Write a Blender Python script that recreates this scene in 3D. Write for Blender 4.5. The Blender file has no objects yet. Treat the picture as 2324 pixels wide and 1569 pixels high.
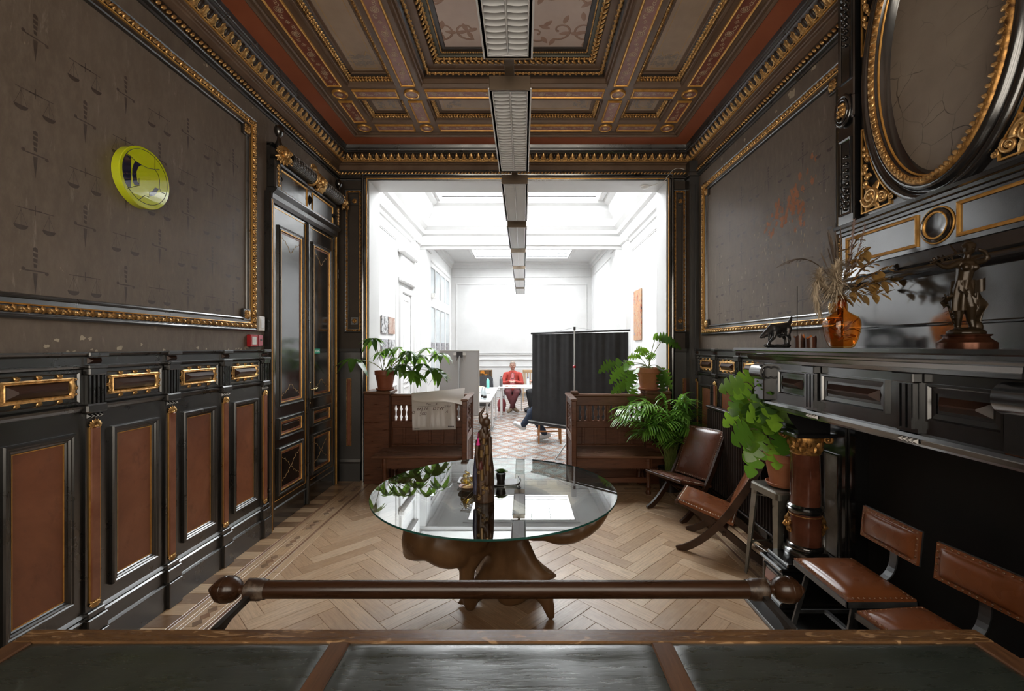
import bpy, bmesh, math, random
from mathutils import Matrix, Vector, Euler
PI = math.pi
rnd = random.Random(7)
S = bpy.context.scene
C = S.collection
# ------------------------------------------------------------------ camera, world, light, exposure
H = 1.70                      # eye height
XL, XR = -2.345, 2.18         # side walls of the panelled room
YB, YF = 5.68, -1.20          # wall with the opening, wall behind the camera
ZB = 4.22                     # underside of the ceiling beams
cam_d = bpy.data.cameras.new('camera'); cam = bpy.data.objects.new('camera', cam_d); C.objects.link(cam)
cam.location = (0, 0, H); cam.rotation_euler = (PI/2, 0, 0)
cam_d.sensor_width = 36.0; cam_d.lens = 1015/2324*36.0
cam_d.shift_x = -25/2324; cam_d.shift_y = 1.5/2324
cam_d.clip_start = 0.02; cam_d.clip_end = 100
S.camera = cam
S.view_settings.view_transform = 'Standard'; S.view_settings.look = 'None'
S.view_settings.gamma = 1.0; S.view_settings.use_curve_mapping = False
S.view_settings.exposure = 0.82
S.cycles.use_denoising = True
S.cycles.max_bounces = 10; S.cycles.diffuse_bounces = 5; S.cycles.glossy_bounces = 5
S.cycles.transmission_bounces = 8; S.cycles.transparent_max_bounces = 12
S.cycles.sample_clamp_indirect = 6.0
S.cycles.caustics_refractive = False; S.cycles.caustics_reflective = False
W = bpy.data.worlds.new('world'); S.world = W; W.use_nodes = True
W.node_tree.nodes['Background'].inputs[0].default_value = (0.80, 0.90, 1.0, 1)
W.node_tree.nodes['Background'].inputs[1].default_value = 1.0
SKYLIGHT = 11.2                # daylit opal panes of the two skylights
REAR_FILL = 4.0             # glow of the invented fill windows behind the camera

# ------------------------------------------------------------------ material helper
MATS = {}
def lin(c):
    if isinstance(c, str):
        c = c.lstrip('#'); c = [int(c[i:i+2], 16)/255 for i in (0, 2, 4)]
        c = [x/12.92 if x <= .04045 else ((x+.055)/1.055)**2.4 for x in c]
    return (c[0], c[1], c[2], 1)
class NT:
    def __init__(s, name):
        m = bpy.data.materials.new(name); m.use_nodes = True; s.m = m; s.t = m.node_tree; s.n = s.t.nodes
        s.bsdf = s.n['Principled BSDF']; MATS[name] = m
    def node(s, typ, **kw):
        n = s.n.new(typ)
        for k, v in kw.items():
            if k.startswith('i_'): n.inputs[int(k[2:]) if k[2:].isdigit() else k[2:].replace('_', ' ')].default_value = v
            else: setattr(n, k, v)
        return n
    def link(s, a, b): s.t.links.new(a, b)
    def coords(s, which='Object', scale=(1, 1, 1)):
        tc = s.node('ShaderNodeTexCoord'); mp = s.node('ShaderNodeMapping')
        mp.inputs['Scale'].default_value = scale
        s.link(tc.outputs[which], mp.inputs['Vector']); return mp.outputs[0]
    def noise(s, vec, scale, detail=5, rough=.6, dist=0):
        n = s.node('ShaderNodeTexNoise'); n.inputs['Scale'].default_value = scale; n.inputs['Detail'].default_value = detail
        n.inputs['Roughness'].default_value = rough; n.inputs['Distortion'].default_value = dist
        if vec is not None: s.link(vec, n.inputs['Vector'])
        return n.outputs['Fac']
    def ramp(s, fac, stops, interp='LINEAR'):
        r = s.node('ShaderNodeValToRGB'); cr = r.color_ramp; cr.interpolation = interp
        cr.elements.remove(cr.elements[1])
        for i, (p, c) in enumerate(stops):
            e = cr.elements[0] if i == 0 else cr.elements.new(p)
            e.position = p; e.color = lin(c) if not isinstance(c, (int, float)) else (c, c, c, 1)
        s.link(fac, r.inputs[0]); return r.outputs[0]
    def mix(s, fac, a, b, typ='MIX'):
        n = s.node('ShaderNodeMix', data_type='RGBA', blend_type=typ)
        for sock, v in ((n.inputs[0], fac), (n.inputs[6], a), (n.inputs[7], b)):
            if isinstance(v, bpy.types.NodeSocket): s.link(v, sock)
            elif isinstance(v, (int, float)): sock.default_value = v
            else: sock.default_value = lin(v)
        return n.outputs[2]
    def math(s, op, a, b=0.0, clamp=False):
        n = s.node('ShaderNodeMath', operation=op); n.use_clamp = clamp
        for sock, v in ((n.inputs[0], a), (n.inputs[1], b)):
            if isinstance(v, bpy.types.NodeSocket): s.link(v, sock)
            else: sock.default_value = v
        return n.outputs[0]
    def bump(s, fac, strength=.3, dist=.01):
        b = s.node('ShaderNodeBump'); b.inputs['Strength'].default_value = strength; b.inputs['Distance'].default_value = dist
        s.link(fac, b.inputs['Height']); s.link(b.outputs[0], s.bsdf.inputs['Normal'])
    def set(s, **kw):
        for k, v in kw.items():
            sock = s.bsdf.inputs[k.replace('_', ' ')]
            if isinstance(v, bpy.types.NodeSocket): s.link(v, sock)
            elif isinstance(v, (int, float)): sock.default_value = v
            else: sock.default_value = lin(v)
        return s.m
def mat(name, c1, c2=None, ns=6, rough=.5, rough2=None, metal=0, bump=0, bs=40, bd=.004, spec=.5, stretch=(1, 1, 1), coat=0, lo=.3, hi=.7, detail=6, coords='Object', **kw):
    t = NT(name); v = t.coords(coords, stretch)
    if c2 is not None or rough2 is not None:
        f = t.noise(v, ns, detail)
    t.set(Base_Color=t.ramp(f, [(lo, c1), (hi, c2)]) if c2 is not None else c1, Metallic=metal, Specular_IOR_Level=spec, Coat_Weight=coat, **kw)
    if rough2 is not None: t.set(Roughness=t.ramp(f, [(lo, float(rough)), (hi, float(rough2))]))
    else: t.set(Roughness=rough)
    if bump: t.bump(t.noise(v, bs, 4), bump, bd)
    return t.m

# ------------------------------------------------------------------ mesh builder
class MB:
    def __init__(s, M=None): s.v = []; s.f = []; s.m = []; s.s = []; s.M = M; s.lathed = False
    def add(s, vs, fs, mi=0, smooth=False, M=None):
        o = len(s.v); T = s.M
        if M is not None: T = M if T is None else T @ M
        flip = False
        if T is not None:
            vs = [T @ Vector(p) for p in vs]; flip = T.to_3x3().determinant() < 0
        s.v.extend([tuple(p) for p in vs])
        for f in fs:
            f = [o+i for i in f]
            s.f.append(f[::-1] if flip else f); s.m.append(mi); s.s.append(smooth)
        return s
    def box(s, a, b, mi=0, M=None, ch=0):
        x0, y0, z0 = [min(p, q) for p, q in zip(a, b)]; x1, y1, z1 = [max(p, q) for p, q in zip(a, b)]
        if ch <= 0:
            return s.add([(x0,y0,z0),(x1,y0,z0),(x1,y1,z0),(x0,y1,z0),(x0,y0,z1),(x1,y0,z1),(x1,y1,z1),(x0,y1,z1)],
                  [(0,3,2,1),(4,5,6,7),(0,1,5,4),(1,2,6,5),(2,3,7,6),(3,0,4,7)], mi, False, M)
        vs = []
        c = min(ch, (x1-x0)*.45, (y1-y0)*.45, (z1-z0)*.45)
        idx = {}
        for i, x in ((0, x0), (1, x1)):
            for j, y in ((0, y0), (1, y1)):
                for k, z in ((0, z0), (1, z1)):
                    dx, dy, dz = (c if i == 0 else -c), (c if j == 0 else -c), (c if k == 0 else -c)
                    for ax, p in enumerate(((x, y+dy, z+dz), (x+dx, y, z+dz), (x+dx, y+dy, z))):
                        idx[(i, j, k, ax)] = len(vs); vs.append(p)
        F = []
        g = lambda i, j, k, a: idx[(i, j, k, a)]
        for i in (0, 1):
            q = [g(i,0,0,0), g(i,1,0,0), g(i,1,1,0), g(i,0,1,0)]; F.append(q if i else q[::-1])
            q = [g(0,i,0,1), g(0,i,1,1), g(1,i,1,1), g(1,i,0,1)]; F.append(q if i else q[::-1])
            q = [g(0,0,i,2), g(1,0,i,2), g(1,1,i,2), g(0,1,i,2)]; F.append(q if i else q[::-1])
        for j in (0, 1):
            for k in (0, 1):
                for (a, b2, mk) in ((1, 2, lambda t, a: g(t, j, k, a)), (0, 2, lambda t, a: g(j, t, k, a)), (0, 1, lambda t, a: g(j, k, t, a))):
                    F.append([mk(0, a), mk(1, a), mk(1, b2), mk(0, b2)])
        for i in (0, 1):
            for j in (0, 1):
                for k in (0, 1): F.append([g(i,j,k,0), g(i,j,k,1), g(i,j,k,2)])
        # orient outward
        cx, cy, cz = (x0+x1)/2, (y0+y1)/2, (z0+z1)/2
        F2 = []
        for f in F:
            p = [Vector(vs[i]) for i in f]; n = (p[1]-p[0]).cross(p[2]-p[0]); m = sum(p, Vector())/len(p) - Vector((cx, cy, cz))
            F2.append(f if n.dot(m) >= 0 else f[::-1])
        return s.add(vs, F2, mi, False, M)
    def prism(s, poly, h0, h1, mi=0, M=None, smooth=False):      # polygon in xy, extruded in z
        n = len(poly); a = sum(poly[i][0]*poly[(i+1) % n][1]-poly[(i+1) % n][0]*poly[i][1] for i in range(n))
        if a < 0: poly = poly[::-1]
        vs = [(x, y, h0) for x, y in poly]+[(x, y, h1) for x, y in poly]
        s.add(vs, [tuple(range(n-1, -1, -1)), tuple(range(n, 2*n))], mi, False, M)
        return s.add(vs, [(i, (i+1) % n, n+(i+1) % n, n+i) for i in range(n)], mi, smooth, M)
    def pyramid(s, a, b, top, h, mi=0, M=None):                  # base rect a..b in xy at z=0, top shrunk by top=(tx,ty) at z=h
        (x0, y0), (x1, y1) = a, b; tx, ty = top
        vs = [(x0,y0,0),(x1,y0,0),(x1,y1,0),(x0,y1,0),(x0+tx,y0+ty,h),(x1-tx,y0+ty,h),(x1-tx,y1-ty,h),(x0+tx,y1-ty,h)]
        return s.add(vs, [(0,1,5,4),(1,2,6,5),(2,3,7,6),(3,0,4,7),(4,5,6,7),(3,2,1,0)], mi, False, M)
    def lathe(s, prof, n=16, mi=0, M=None, smooth=True, cap=True, a0=0, a1=2*PI):
        full = abs(a1-a0-2*PI) < 1e-6; k = n if full else n+1; vs = []; fs = []; s.lathed = True
        for r, z in prof:
            for i in range(k):
                a = a0+(a1-a0)*i/n; vs.append((r*math.cos(a), r*math.sin(a), z))
        for j in range(len(prof)-1):
            for i in range(n):
                i2 = (i+1) % k; fs.append((j*k+i, j*k+i2, (j+1)*k+i2, (j+1)*k+i))
        s.add(vs, fs, mi, smooth, M)
        if cap and full:
            if prof[0][0] > 1e-5: s.add(vs[:k], [tuple(range(k-1, -1, -1))], mi, False, M)
            if prof[-1][0] > 1e-5: s.add(vs[-k:], [tuple(range(k))], mi, False, M)
        return s
    def tube(s, pts, r, n=8, mi=0, M=None, smooth=True, cap=True, flat=1.0, up=None, closed=False):
        pts = [Vector(p) for p in pts]; N = len(pts)
        if not hasattr(r, '__len__'): r = [r]*N
        vs = []; fs = []; prev = None
        for i, p in enumerate(pts):
            if closed: d = pts[(i+1) % N]-pts[i-1]
            else: d = pts[min(i+1, N-1)]-pts[max(i-1, 0)]
            if d.length < 1e-9: d = Vector((0, 0, 1))
            d.normalize()
            if prev is None:
                u = Vector(up) if up is not None else (Vector((0, 0, 1)) if abs(d.z) < .9 else Vector((1, 0, 0)))
            else: u = prev
            u = (u-d*u.dot(d))
            if u.length < 1e-6: u = d.orthogonal()
            u.normalize(); w = d.cross(u); prev = u
            for k in range(n):
                a = 2*PI*k/n+PI/n; vs.append(p+u*(math.cos(a)*r[i]*flat)+w*(math.sin(a)*r[i]))
        for i in range(N if closed else N-1):
            j = (i+1) % N
            for k in range(n):
                k2 = (k+1) % n; fs.append((i*n+k, i*n+k2, j*n+k2, j*n+k))
        s.add(vs, fs, mi, smooth, M)
        if cap and not closed:
            s.add(vs[:n], [tuple(range(n-1, -1, -1))], mi, False, M); s.add(vs[-n:], [tuple(range(n))], mi, False, M)
        return s
    def ball(s, c, r, n=10, m=7, mi=0, M=None):
        rx, ry, rz = (r, r, r) if not hasattr(r, '__len__') else r
        vs = [(c[0], c[1], c[2]-rz)]; fs = []
        for j in range(1, m):
            t = PI*j/m
            for i in range(n):
                a = 2*PI*i/n; vs.append((c[0]+rx*math.sin(t)*math.cos(a), c[1]+ry*math.sin(t)*math.sin(a), c[2]-rz*math.cos(t)))
        vs.append((c[0], c[1], c[2]+rz))
        for i in range(n): fs.append((0, 1+(i+1) % n, 1+i))
        for j in range(m-2):
            for i in range(n):
                a = 1+j*n; fs.append((a+i, a+(i+1) % n, a+n+(i+1) % n, a+n+i))
        a = 1+(m-2)*n
        for i in range(n): fs.append((a+i, a+(i+1) % n, len(vs)-1))
        return s.add(vs, fs, mi, True, M)
    def torus(s, R, r, n=16, k=6, mi=0, M=None, a0=0, a1=2*PI):
        full = abs(a1-a0-2*PI) < 1e-6
        pts = [(R*math.cos(a0+(a1-a0)*i/n), R*math.sin(a0+(a1-a0)*i/n), 0) for i in range(n if full else n+1)]
        return s.tube(pts, r, k, mi, M, closed=full, up=(0, 0, 1))
    def sweep(s, prof, path, mi=0, M=None, closed=True, smooth=False, up=(0, 0, 1)):
        """profile points (offset sideways-left, height along up) swept along a polyline lying in a plane with mitred corners"""
        up = Vector(up); P = [Vector(p) for p in path]; N = len(P); vs = []; fs = []; k = len(prof)
        for i in range(N):
            if closed or 0 < i < N-1:
                d0 = (P[i]-P[i-1]).normalized(); d1 = (P[(i+1) % N]-P[i]).normalized()
            elif i == 0: d0 = d1 = (P[1]-P[0]).normalized()
            else: d0 = d1 = (P[i]-P[i-1]).normalized()
            n0 = up.cross(d0); n1 = up.cross(d1); b = (n0+n1)
            b = b/max(.2, (1+n0.dot(n1)))
            for (o, h) in prof: vs.append(P[i]+b*o+up*h)
        for i in range(N if closed else N-1):
            j = (i+1) % N
            for q in range(k-1): fs.append((i*k+q+1, i*k+q, j*k+q, j*k+q+1))
        return s.add(vs, fs, mi, smooth, M)
    def grid(s, fn, nu, nv, mi=0, M=None, smooth=True, thick=0):
        vs = [fn(i/nu, j/nv) for j in range(nv+1) for i in range(nu+1)]
        fs = [(j*(nu+1)+i, j*(nu+1)+i+1, (j+1)*(nu+1)+i+1, (j+1)*(nu+1)+i) for j in range(nv) for i in range(nu)]
        return s.add(vs, fs, mi, smooth, M)
    def mesh(s, name):
        me = bpy.data.meshes.new(name); me.from_pydata(s.v, [], s.f)
        me.polygons.foreach_set('material_index', s.m); me.polygons.foreach_set('use_smooth', s.s); me.update(); return me
def T(x=0, y=0, z=0, rx=0, ry=0, rz=0, s=1):
    m = Matrix.Translation((x, y, z)) @ Euler((rx, ry, rz)).to_matrix().to_4x4()
    return m if s == 1 else m @ Matrix.Diagonal((s, s, s, 1) if not hasattr(s, '__len__') else (*s, 1))
def tag(o, label=None, cat=None, group=None, kind=None):
    if label: o['label'] = label
    if cat: o['category'] = cat
    if group: o['group'] = group
    if kind: o['kind'] = kind
    return o
def obj(name, mb, mats, parent=None, loc=None, rot=None, label=None, kind=None):
    me = mb if isinstance(mb, bpy.types.Mesh) else mb.mesh(name)
    if not me.materials:
        for m in (mats if isinstance(mats, (list, tuple)) else [mats]): me.materials.append(MATS[m] if isinstance(m, str) else m)
    if not isinstance(mb, bpy.types.Mesh) and mb.lathed: me.set_sharp_from_angle(angle=.72)
    o = bpy.data.objects.new(name, me); C.objects.link(o)
    if parent is not None: o.parent = parent
    if loc is not None: o.location = loc
    if rot is not None: o.rotation_euler = rot
    if label: o['label'] = label
    if kind: o['kind'] = kind
    return o
def thing(name, label, cat, loc=(0, 0, 0), rz=0, group=None):
    o = bpy.data.objects.new(name, None); C.objects.link(o); o.empty_display_size = .1
    o.location = loc; o.rotation_euler = (0, 0, rz); return tag(o, label, cat, group)
def struct(name, mb, mats, label, cat='wall'):
    return tag(obj(name, mb, mats), label, cat, kind='structure')
def copy_tree(o, parent=None):
    c = o.copy(); C.objects.link(c); c.parent = parent
    for ch in list(o.children): copy_tree(ch, c)
    return c
def baked(name, mb, mats, mods, parent=None, loc=None, rot=None, label=None):
    """mesh with modifiers applied"""
    o = obj(name, mb, mats)
    for typ, kw in mods:
        m = o.modifiers.new(typ.lower(), typ)
        for k, v in kw.items(): setattr(m, k, v)
    dg = bpy.context.evaluated_depsgraph_get(); dg.update()
    me = bpy.data.meshes.new_from_object(o.evaluated_get(dg)); old = o.data
    bpy.data.objects.remove(o); bpy.data.meshes.remove(old)
    for p in me.polygons: p.use_smooth = True
    return obj(name, me, mats, parent, loc, rot, label)
def blob(name, mb, mats, vox, parent=None, loc=None, rot=None, smooth=4, label=None, fac=.5):
    return baked(name, mb, mats, [('REMESH', dict(mode='VOXEL', voxel_size=vox, use_smooth_shade=True)), ('SMOOTH', dict(factor=fac, iterations=smooth))], parent, loc, rot, label)
def limb(mb, pts, rs, n=10):                                     # tapered capsule chain for blob()
    mb.tube(pts, rs, n); 
    for p, r in ((pts[0], rs[0]), (pts[-1], rs[-1])): mb.ball(p, r*.99, n, 6)
def text_mesh(txt, size, depth=.0006):
    cu = bpy.data.curves.new('lettering', 'FONT'); cu.body = txt; cu.size = size; cu.extrude = depth; cu.resolution_u = 2
    cu.align_x = 'CENTER'; cu.align_y = 'CENTER'
    o = bpy.data.objects.new('lettering', cu); C.objects.link(o)
    dg = bpy.context.evaluated_depsgraph_get(); dg.update()
    me = bpy.data.meshes.new_from_object(o.evaluated_get(dg)); bpy.data.objects.remove(o); bpy.data.curves.remove(cu); return me
def bez(p0, p1, p2, p3, n=8):
    r = []
    for i in range(n+1):
        t = i/n; a, b, c, d = (1-t)**3, 3*t*(1-t)**2, 3*t*t*(1-t), t**3
        r.append(tuple(a*p0[k]+b*p1[k]+c*p2[k]+d*p3[k] for k in range(len(p0))))
    return r
# wall frames: local (u along wall, v up, w out of the wall)
WL = Matrix(((0, 0, 1, XL), (1, 0, 0, 0), (0, 1, 0, 0), (0, 0, 0, 1)))
WR = Matrix(((0, 0, -1, XR), (1, 0, 0, 0), (0, 1, 0, 0), (0, 0, 0, 1)))
WB = Matrix(((1, 0, 0, 0), (0, 0, -1, YB), (0, 1, 0, 0), (0, 0, 0, 1)))
WF = Matrix(((1, 0, 0, 0), (0, 0, 1, YF), (0, 1, 0, 0), (0, 0, 0, 1)))
def rect(u0, v0, u1, v1, w=0): return [(u0, v0, w), (u1, v0, w), (u1, v1, w), (u0, v1, w)]   # ccw: sweep offset + goes inwards
def scroll(mb, c, R, turns=1.3, r=.006, n=18, mi=0, M=None, a0=0, sgn=1, z=0):
    pts = []; rs = []
    for i in range(n+1):
        t = i/n; a = a0+sgn*turns*2*PI*t; q = R*(1-.82*t)
        pts.append((c[0]+q*math.cos(a), c[1]+q*math.sin(a), z)); rs.append(r*(1-.35*t))
    mb.tube(pts, rs, 6, mi, M, up=(0, 0, 1)); mb.ball((pts[-1][0], pts[-1][1], z), r*1.3, 6, 5, mi, M)
def leaf_bump(mb, c, d, L, wd, h, mi=0, M=None, z=0):           # a raised carved leaf in the plane, pointing along angle d
    ca, sa = math.cos(d), math.sin(d); vs = []; fs = []; N = 5
    for i in range(N+1):
        t = i/N; ww = wd*math.sin(PI*min(1, t*.9+.08))**.8; hh = z+h*math.sin(PI*(t*.85+.12)); x = L*t
        for o, q in ((-ww, z), (-ww*.45, hh*1.0), (0, z+(hh-z)*.65), (ww*.45, hh*1.0), (ww, z)):
            vs.append((c[0]+x*ca-o*sa, c[1]+x*sa+o*ca, q))
    for i in range(N):
        for j in range(4): fs.append((i*5+j, (i+1)*5+j, (i+1)*5+j+1, i*5+j+1))
    mb.add(vs, fs, mi, True, M)
def rosette(mb, c, R, h, n=8, mi=0, M=None, z=0):
    for i in range(n): leaf_bump(mb, c, 2*PI*i/n, R, R*.3, h, mi, M, z)
    mb.ball((c[0], c[1], z+h*.6), (R*.25, R*.25, h*.6), 8, 5, mi, M)
# ------------------------------------------------------------------ materials
def m_wall():
    t = NT('wall_brown'); v = t.coords('Object'); v2 = t.coords('Object', (1, 3.2, .55)); v3 = t.coords('Object', (3, 3, 1.2))
    big = t.noise(v, 1.3, 6, .6); fine = t.noise(v3, 9, 8, .7); streak = t.noise(v2, 7, 9, .75, .4)
    base = t.ramp(big, [(.25, (.120, .090, .067)), (.75, (.185, .146, .114))])
    base = t.mix(t.ramp(fine, [(.42, 0.0), (.72, .6)]), base, (.235, .19, .152))
    sc = t.ramp(streak, [(.60, 0.0), (.68, .7), (.74, .25)])
    base = t.mix(sc, base, (.30, .255, .215))
    flake = t.ramp(t.noise(v, 16, 3, .5), [(.745, 0.0), (.752, 1.0)])
    base = t.mix(t.math('MULTIPLY', flake, .5), base, (.33, .28, .21))
    t.set(Base_Color=base, Roughness=t.ramp(fine, [(.3, .52), (.7, .70)]), Specular_IOR_Level=.35)
    t.bump(t.math('ADD', fine, t.math('MULTIPLY', flake, -.5)), .25, .006)
m_wall()
def m_black(name, c1, c2, rough, rough2, wear):
    t = NT(name); v = t.coords('Object', (1, 1, 1)); g = t.coords('Object', (14, 1.6, 14))
    f = t.noise(v, 5, 7, .65); gr = t.noise(g, 6, 6, .6)
    base = t.ramp(gr, [(.3, c1), (.75, c2)])
    w = t.ramp(t.noise(v, 7, 8, .7), [(.58, 0.0), (.85, wear)])
    t.set(Base_Color=t.mix(w, base, (.045, .045, .047)), Roughness=t.ramp(f, [(.3, float(rough)), (.7, float(rough2))]), Specular_IOR_Level=1.0, IOR=1.6, Coat_Weight=.5 if rough < .2 else .15, Coat_Roughness=.1)
m_black('black_wood', (.006, .0058, .0055), (.014, .013, .012), .24, .38, .18)
m_black('black_gloss', (.005, .005, .005), (.010, .010, .010), .10, .24, .12)
m_black('black_mantel', (.006, .006, .0065), (.012, .012, .013), .16, .24, .10)
m_black('black_back', (.006, .0055, .005), (.013, .012, .011), .35, .55, .12)  # black wood a little darker in colour for the shaded back wall
mat('soot_board', (.003, .003, .003), (.010, .0085, .008), 3, rough=.5, rough2=.75, spec=.25)
def m_gold(name, c1, c2, r1, r2):
    t = NT(name); v = t.coords('Object'); f = t.noise(v, 38, 4, .6); b = t.noise(v, 8, 4)
    c = t.ramp(f, [(.30, c1), (.62, c2)]); c = t.mix(t.ramp(b, [(.5, 0.0), (.8, .5)]), c, (.16, .07, .022))
    t.set(Base_Color=c, Metallic=.75, Roughness=t.ramp(f, [(.3, float(r1)), (.7, float(r2))])); t.bump(f, .25, .003)
m_gold('gold', (.36, .19, .06), (.95, .60, .25), .45, .26)
m_gold('gold_dark', (.10, .045, .014), (.52, .27, .08), .55, .32)
mat('gold_line', (.55, .27, .06), (.75, .42, .12), 20, rough=.35, metal=.6)
def m_panel():
    t = NT('brown_panel'); v = t.coords('Object', (1, 1, .7)); f = t.noise(v, 2.2, 7, .65, .6); g = t.noise(v, 14, 7, .7)
    c = t.ramp(f, [(.28, (.13, .040, .018)), (.55, (.22, .078, .036)), (.78, (.29, .13, .072))])
    c = t.mix(t.ramp(g, [(.55, 0.0), (.8, .5)]), c, (.05, .02, .012))
    t.set(Base_Color=c, Roughness=t.ramp(g, [(.3, .30), (.7, .5)]), Specular_IOR_Level=.5); t.bump(g, .1, .003)
m_panel()
mat('brown_strip', (.16, .05, .024), (.27, .11, .06), 7, rough=.28, rough2=.5)
mat('brown_gloss', (.028, .011, .006), (.055, .022, .012), 6, rough=.34, rough2=.42, spec=.3)
mat('ceiling_brown', (.12, .070, .042), (.19, .122, .078), 4, rough=.38, rough2=.6, bump=.1)
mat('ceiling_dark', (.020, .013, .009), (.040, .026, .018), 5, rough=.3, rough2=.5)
mat('ceiling_panel', (.36, .265, .19), (.52, .40, .31), 2.5, rough=.45, rough2=.7, bump=.08)
mat('ceiling_panel_pale', (.58, .45, .40), (.70, .58, .52), 2.2, rough=.5, rough2=.7, bump=.08)
mat('ceiling_green', (.10, .10, .075), (.15, .15, .115), 6, rough=.5)
mat('ceiling_red', (.26, .068, .025), (.35, .10, .042), 3, rough=.42, rough2=.6)
mat('stripe_red', (.19, .052, .032), (.26, .085, .055), 8, rough=.45)
mat('stripe_rose', (.26, .11, .092), (.34, .16, .135), 8, rough=.45)
mat('paint_cream', (.52, .38, .24), (.68, .54, .38), 20, rough=.5)
mat('paint_gold', (.55, .34, .13), rough=.4)
mat('paint_scroll', (.36, .21, .15), (.44, .28, .21), 12, rough=.55)
mat('paint_grey', (.26, .22, .19), (.36, .31, .27), 12, rough=.55)
mat('stencil_dark', (.048, .033, .026), (.075, .054, .042), 20, rough=.55)
mat('plaster_bare', (.42, .35, .25), (.55, .48, .36), 20, rough=.8)
mat('brick_dust', (.30, .11, .045), (.44, .19, .09), 25, rough=.8)
mat('wall_dark', (.035, .025, .018), (.06, .045, .033), 3, rough=.6)  # wall brown darkened in colour for the shade on the back wall
mat('white_paint', (.56, .56, .555), (.62, .62, .615), 2, rough=.45, rough2=.6)
mat('white_plastic', (.78, .77, .74), rough=.35)
mat('red_plastic', (.42, .02, .025), rough=.25)
mat('pink_plastic', (.50, .12, .16), rough=.3)
def m_oak(name, src, ramp, rough=(.26, .46), spec=.5):
    t = NT(name)
    if src == 'object': n = t.node('ShaderNodeObjectInfo'); r = n.outputs['Random']
    elif src == 'island': n = t.node('ShaderNodeNewGeometry'); r = n.outputs['Random Per Island']
    uv = t.node('ShaderNodeUVMap'); add = t.node('ShaderNodeVectorMath', operation='ADD'); t.link(uv.outputs[0], add.inputs[0])
    cmb = t.node('ShaderNodeCombineXYZ'); t.link(t.math('MULTIPLY', r, 37.0), cmb.inputs[0]); t.link(t.math('MULTIPLY', r, 91.0), cmb.inputs[1]); t.link(cmb.outputs[0], add.inputs[1])
    mp = t.node('ShaderNodeMapping'); mp.inputs['Scale'].default_value = (2.2, 26, 1); t.link(add.outputs[0], mp.inputs[0])
    g = t.noise(mp.outputs[0], 3.0, 7, .65, .25); big = t.noise(add.outputs[0], 9, 5)
    base = t.ramp(r, ramp)
    c = t.mix(t.ramp(g, [(.32, .60), (.62, 0.0)]), base, (.26, .15, .078)); c = t.mix(t.ramp(big, [(.5, 0.0), (.8, .45)]), c, (.62, .48, .33))
    t.set(Base_Color=c, Roughness=t.ramp(g, [(.3, float(rough[1])), (.7, float(rough[0]))]), Specular_IOR_Level=.7, Coat_Weight=.45, Coat_Roughness=.28); t.bump(g, .10, .002)
OAK = [(0, (.42, .265, .145)), (.35, (.54, .355, .21)), (.7, (.63, .44, .275)), (1, (.70, .52, .345))]
m_oak('oak_plank', 'object', OAK)
m_oak('oak_far', 'island', OAK)
m_oak('oak_light', 'object', [(0, (.56, .37, .21)), (1, (.66, .48, .30))])
m_oak('oak_dark', 'object', [(0, (.17, .092, .044)), (1, (.27, .16, .085))])
m_oak('oak_red', 'object', [(0, (.20, .09, .04)), (1, (.27, .13, .06))])
mat('floor_base', (.035, .02, .011), rough=.8)

# ------------------------------------------------------------------ shell of the panelled room
floor = struct('floor', MB().box((XL-.1, YF-.1, -.12), (XR+.1, YB+.02, -.014)), 'floor_base', 'herringbone oak parquet floor with inlaid border in the dark panelled room', 'floor')
wall_left = struct('wall_left', MB().box((XL-.12, YF-.1, 0), (XL, YB, 4.75)), 'wall_brown', 'brown painted wall with scales and daggers stencilled, left side', 'wall')
wall_right = struct('wall_right', MB().box((XR, YF-.1, 0), (XR+.12, YB, 4.75)), 'wall_brown', 'brown peeling wall behind the fireplace and radiator', 'wall')
OL, OR, OT, YW = -1.97, 1.835, 3.815, 6.11      # the wide opening and the far face of its wall
wb = MB()
wb.box((XL-.12, YB, 0), (OL, YW-.02, 4.95)); wb.box((OR, YB, 0), (XR+.12, YW-.02, 4.95)); wb.box((OL, YB, OT), (OR, YW-.02, 4.95))
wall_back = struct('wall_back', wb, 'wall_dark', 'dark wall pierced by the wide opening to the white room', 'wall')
rv = MB()                                        # white reveal lining
rv.box((OL, YB+.012, 0), (OL+.012, YW, OT)); rv.box((OR-.012, YB+.012, 0), (OR, YW, OT)); rv.box((OL, YB+.012, OT-.012), (OR, YW, OT))
obj('reveal_lining', rv, 'white_paint', wall_back)
# wall behind the camera; its three glowing windows are added as fill light
fw = MB(); fill_wins = [(-1.75, -.75), (-.55, .45), (.65, 1.65)]; wz0, wz1 = .95, 3.55
edges = [XL-.12]+[e for w_ in fill_wins for e in w_]+[XR+.12]
for i in range(0, len(edges), 2): fw.box((edges[i], YF-.12, 0), (edges[i+1], YF, 4.75))
for a, b in fill_wins: fw.box((a, YF-.12, 0), (b, YF, wz0)); fw.box((a, YF-.12, wz1), (b, YF, 4.75))
wall_front = struct('wall_front', fw, 'wall_brown', 'brown wall with tall windows behind the desk', 'wall')
t = NT('window_daylight'); t.set(Base_Color=(.8, .8, .8), Roughness=.4, Emission_Color=(1.0, .90, .76), Emission_Strength=REAR_FILL)
t = NT('skylight_opal'); t.set(Base_Color=(.9, .9, .9), Roughness=.4, Emission_Color=(.95, .98, 1.0), Emission_Strength=SKYLIGHT)
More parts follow.
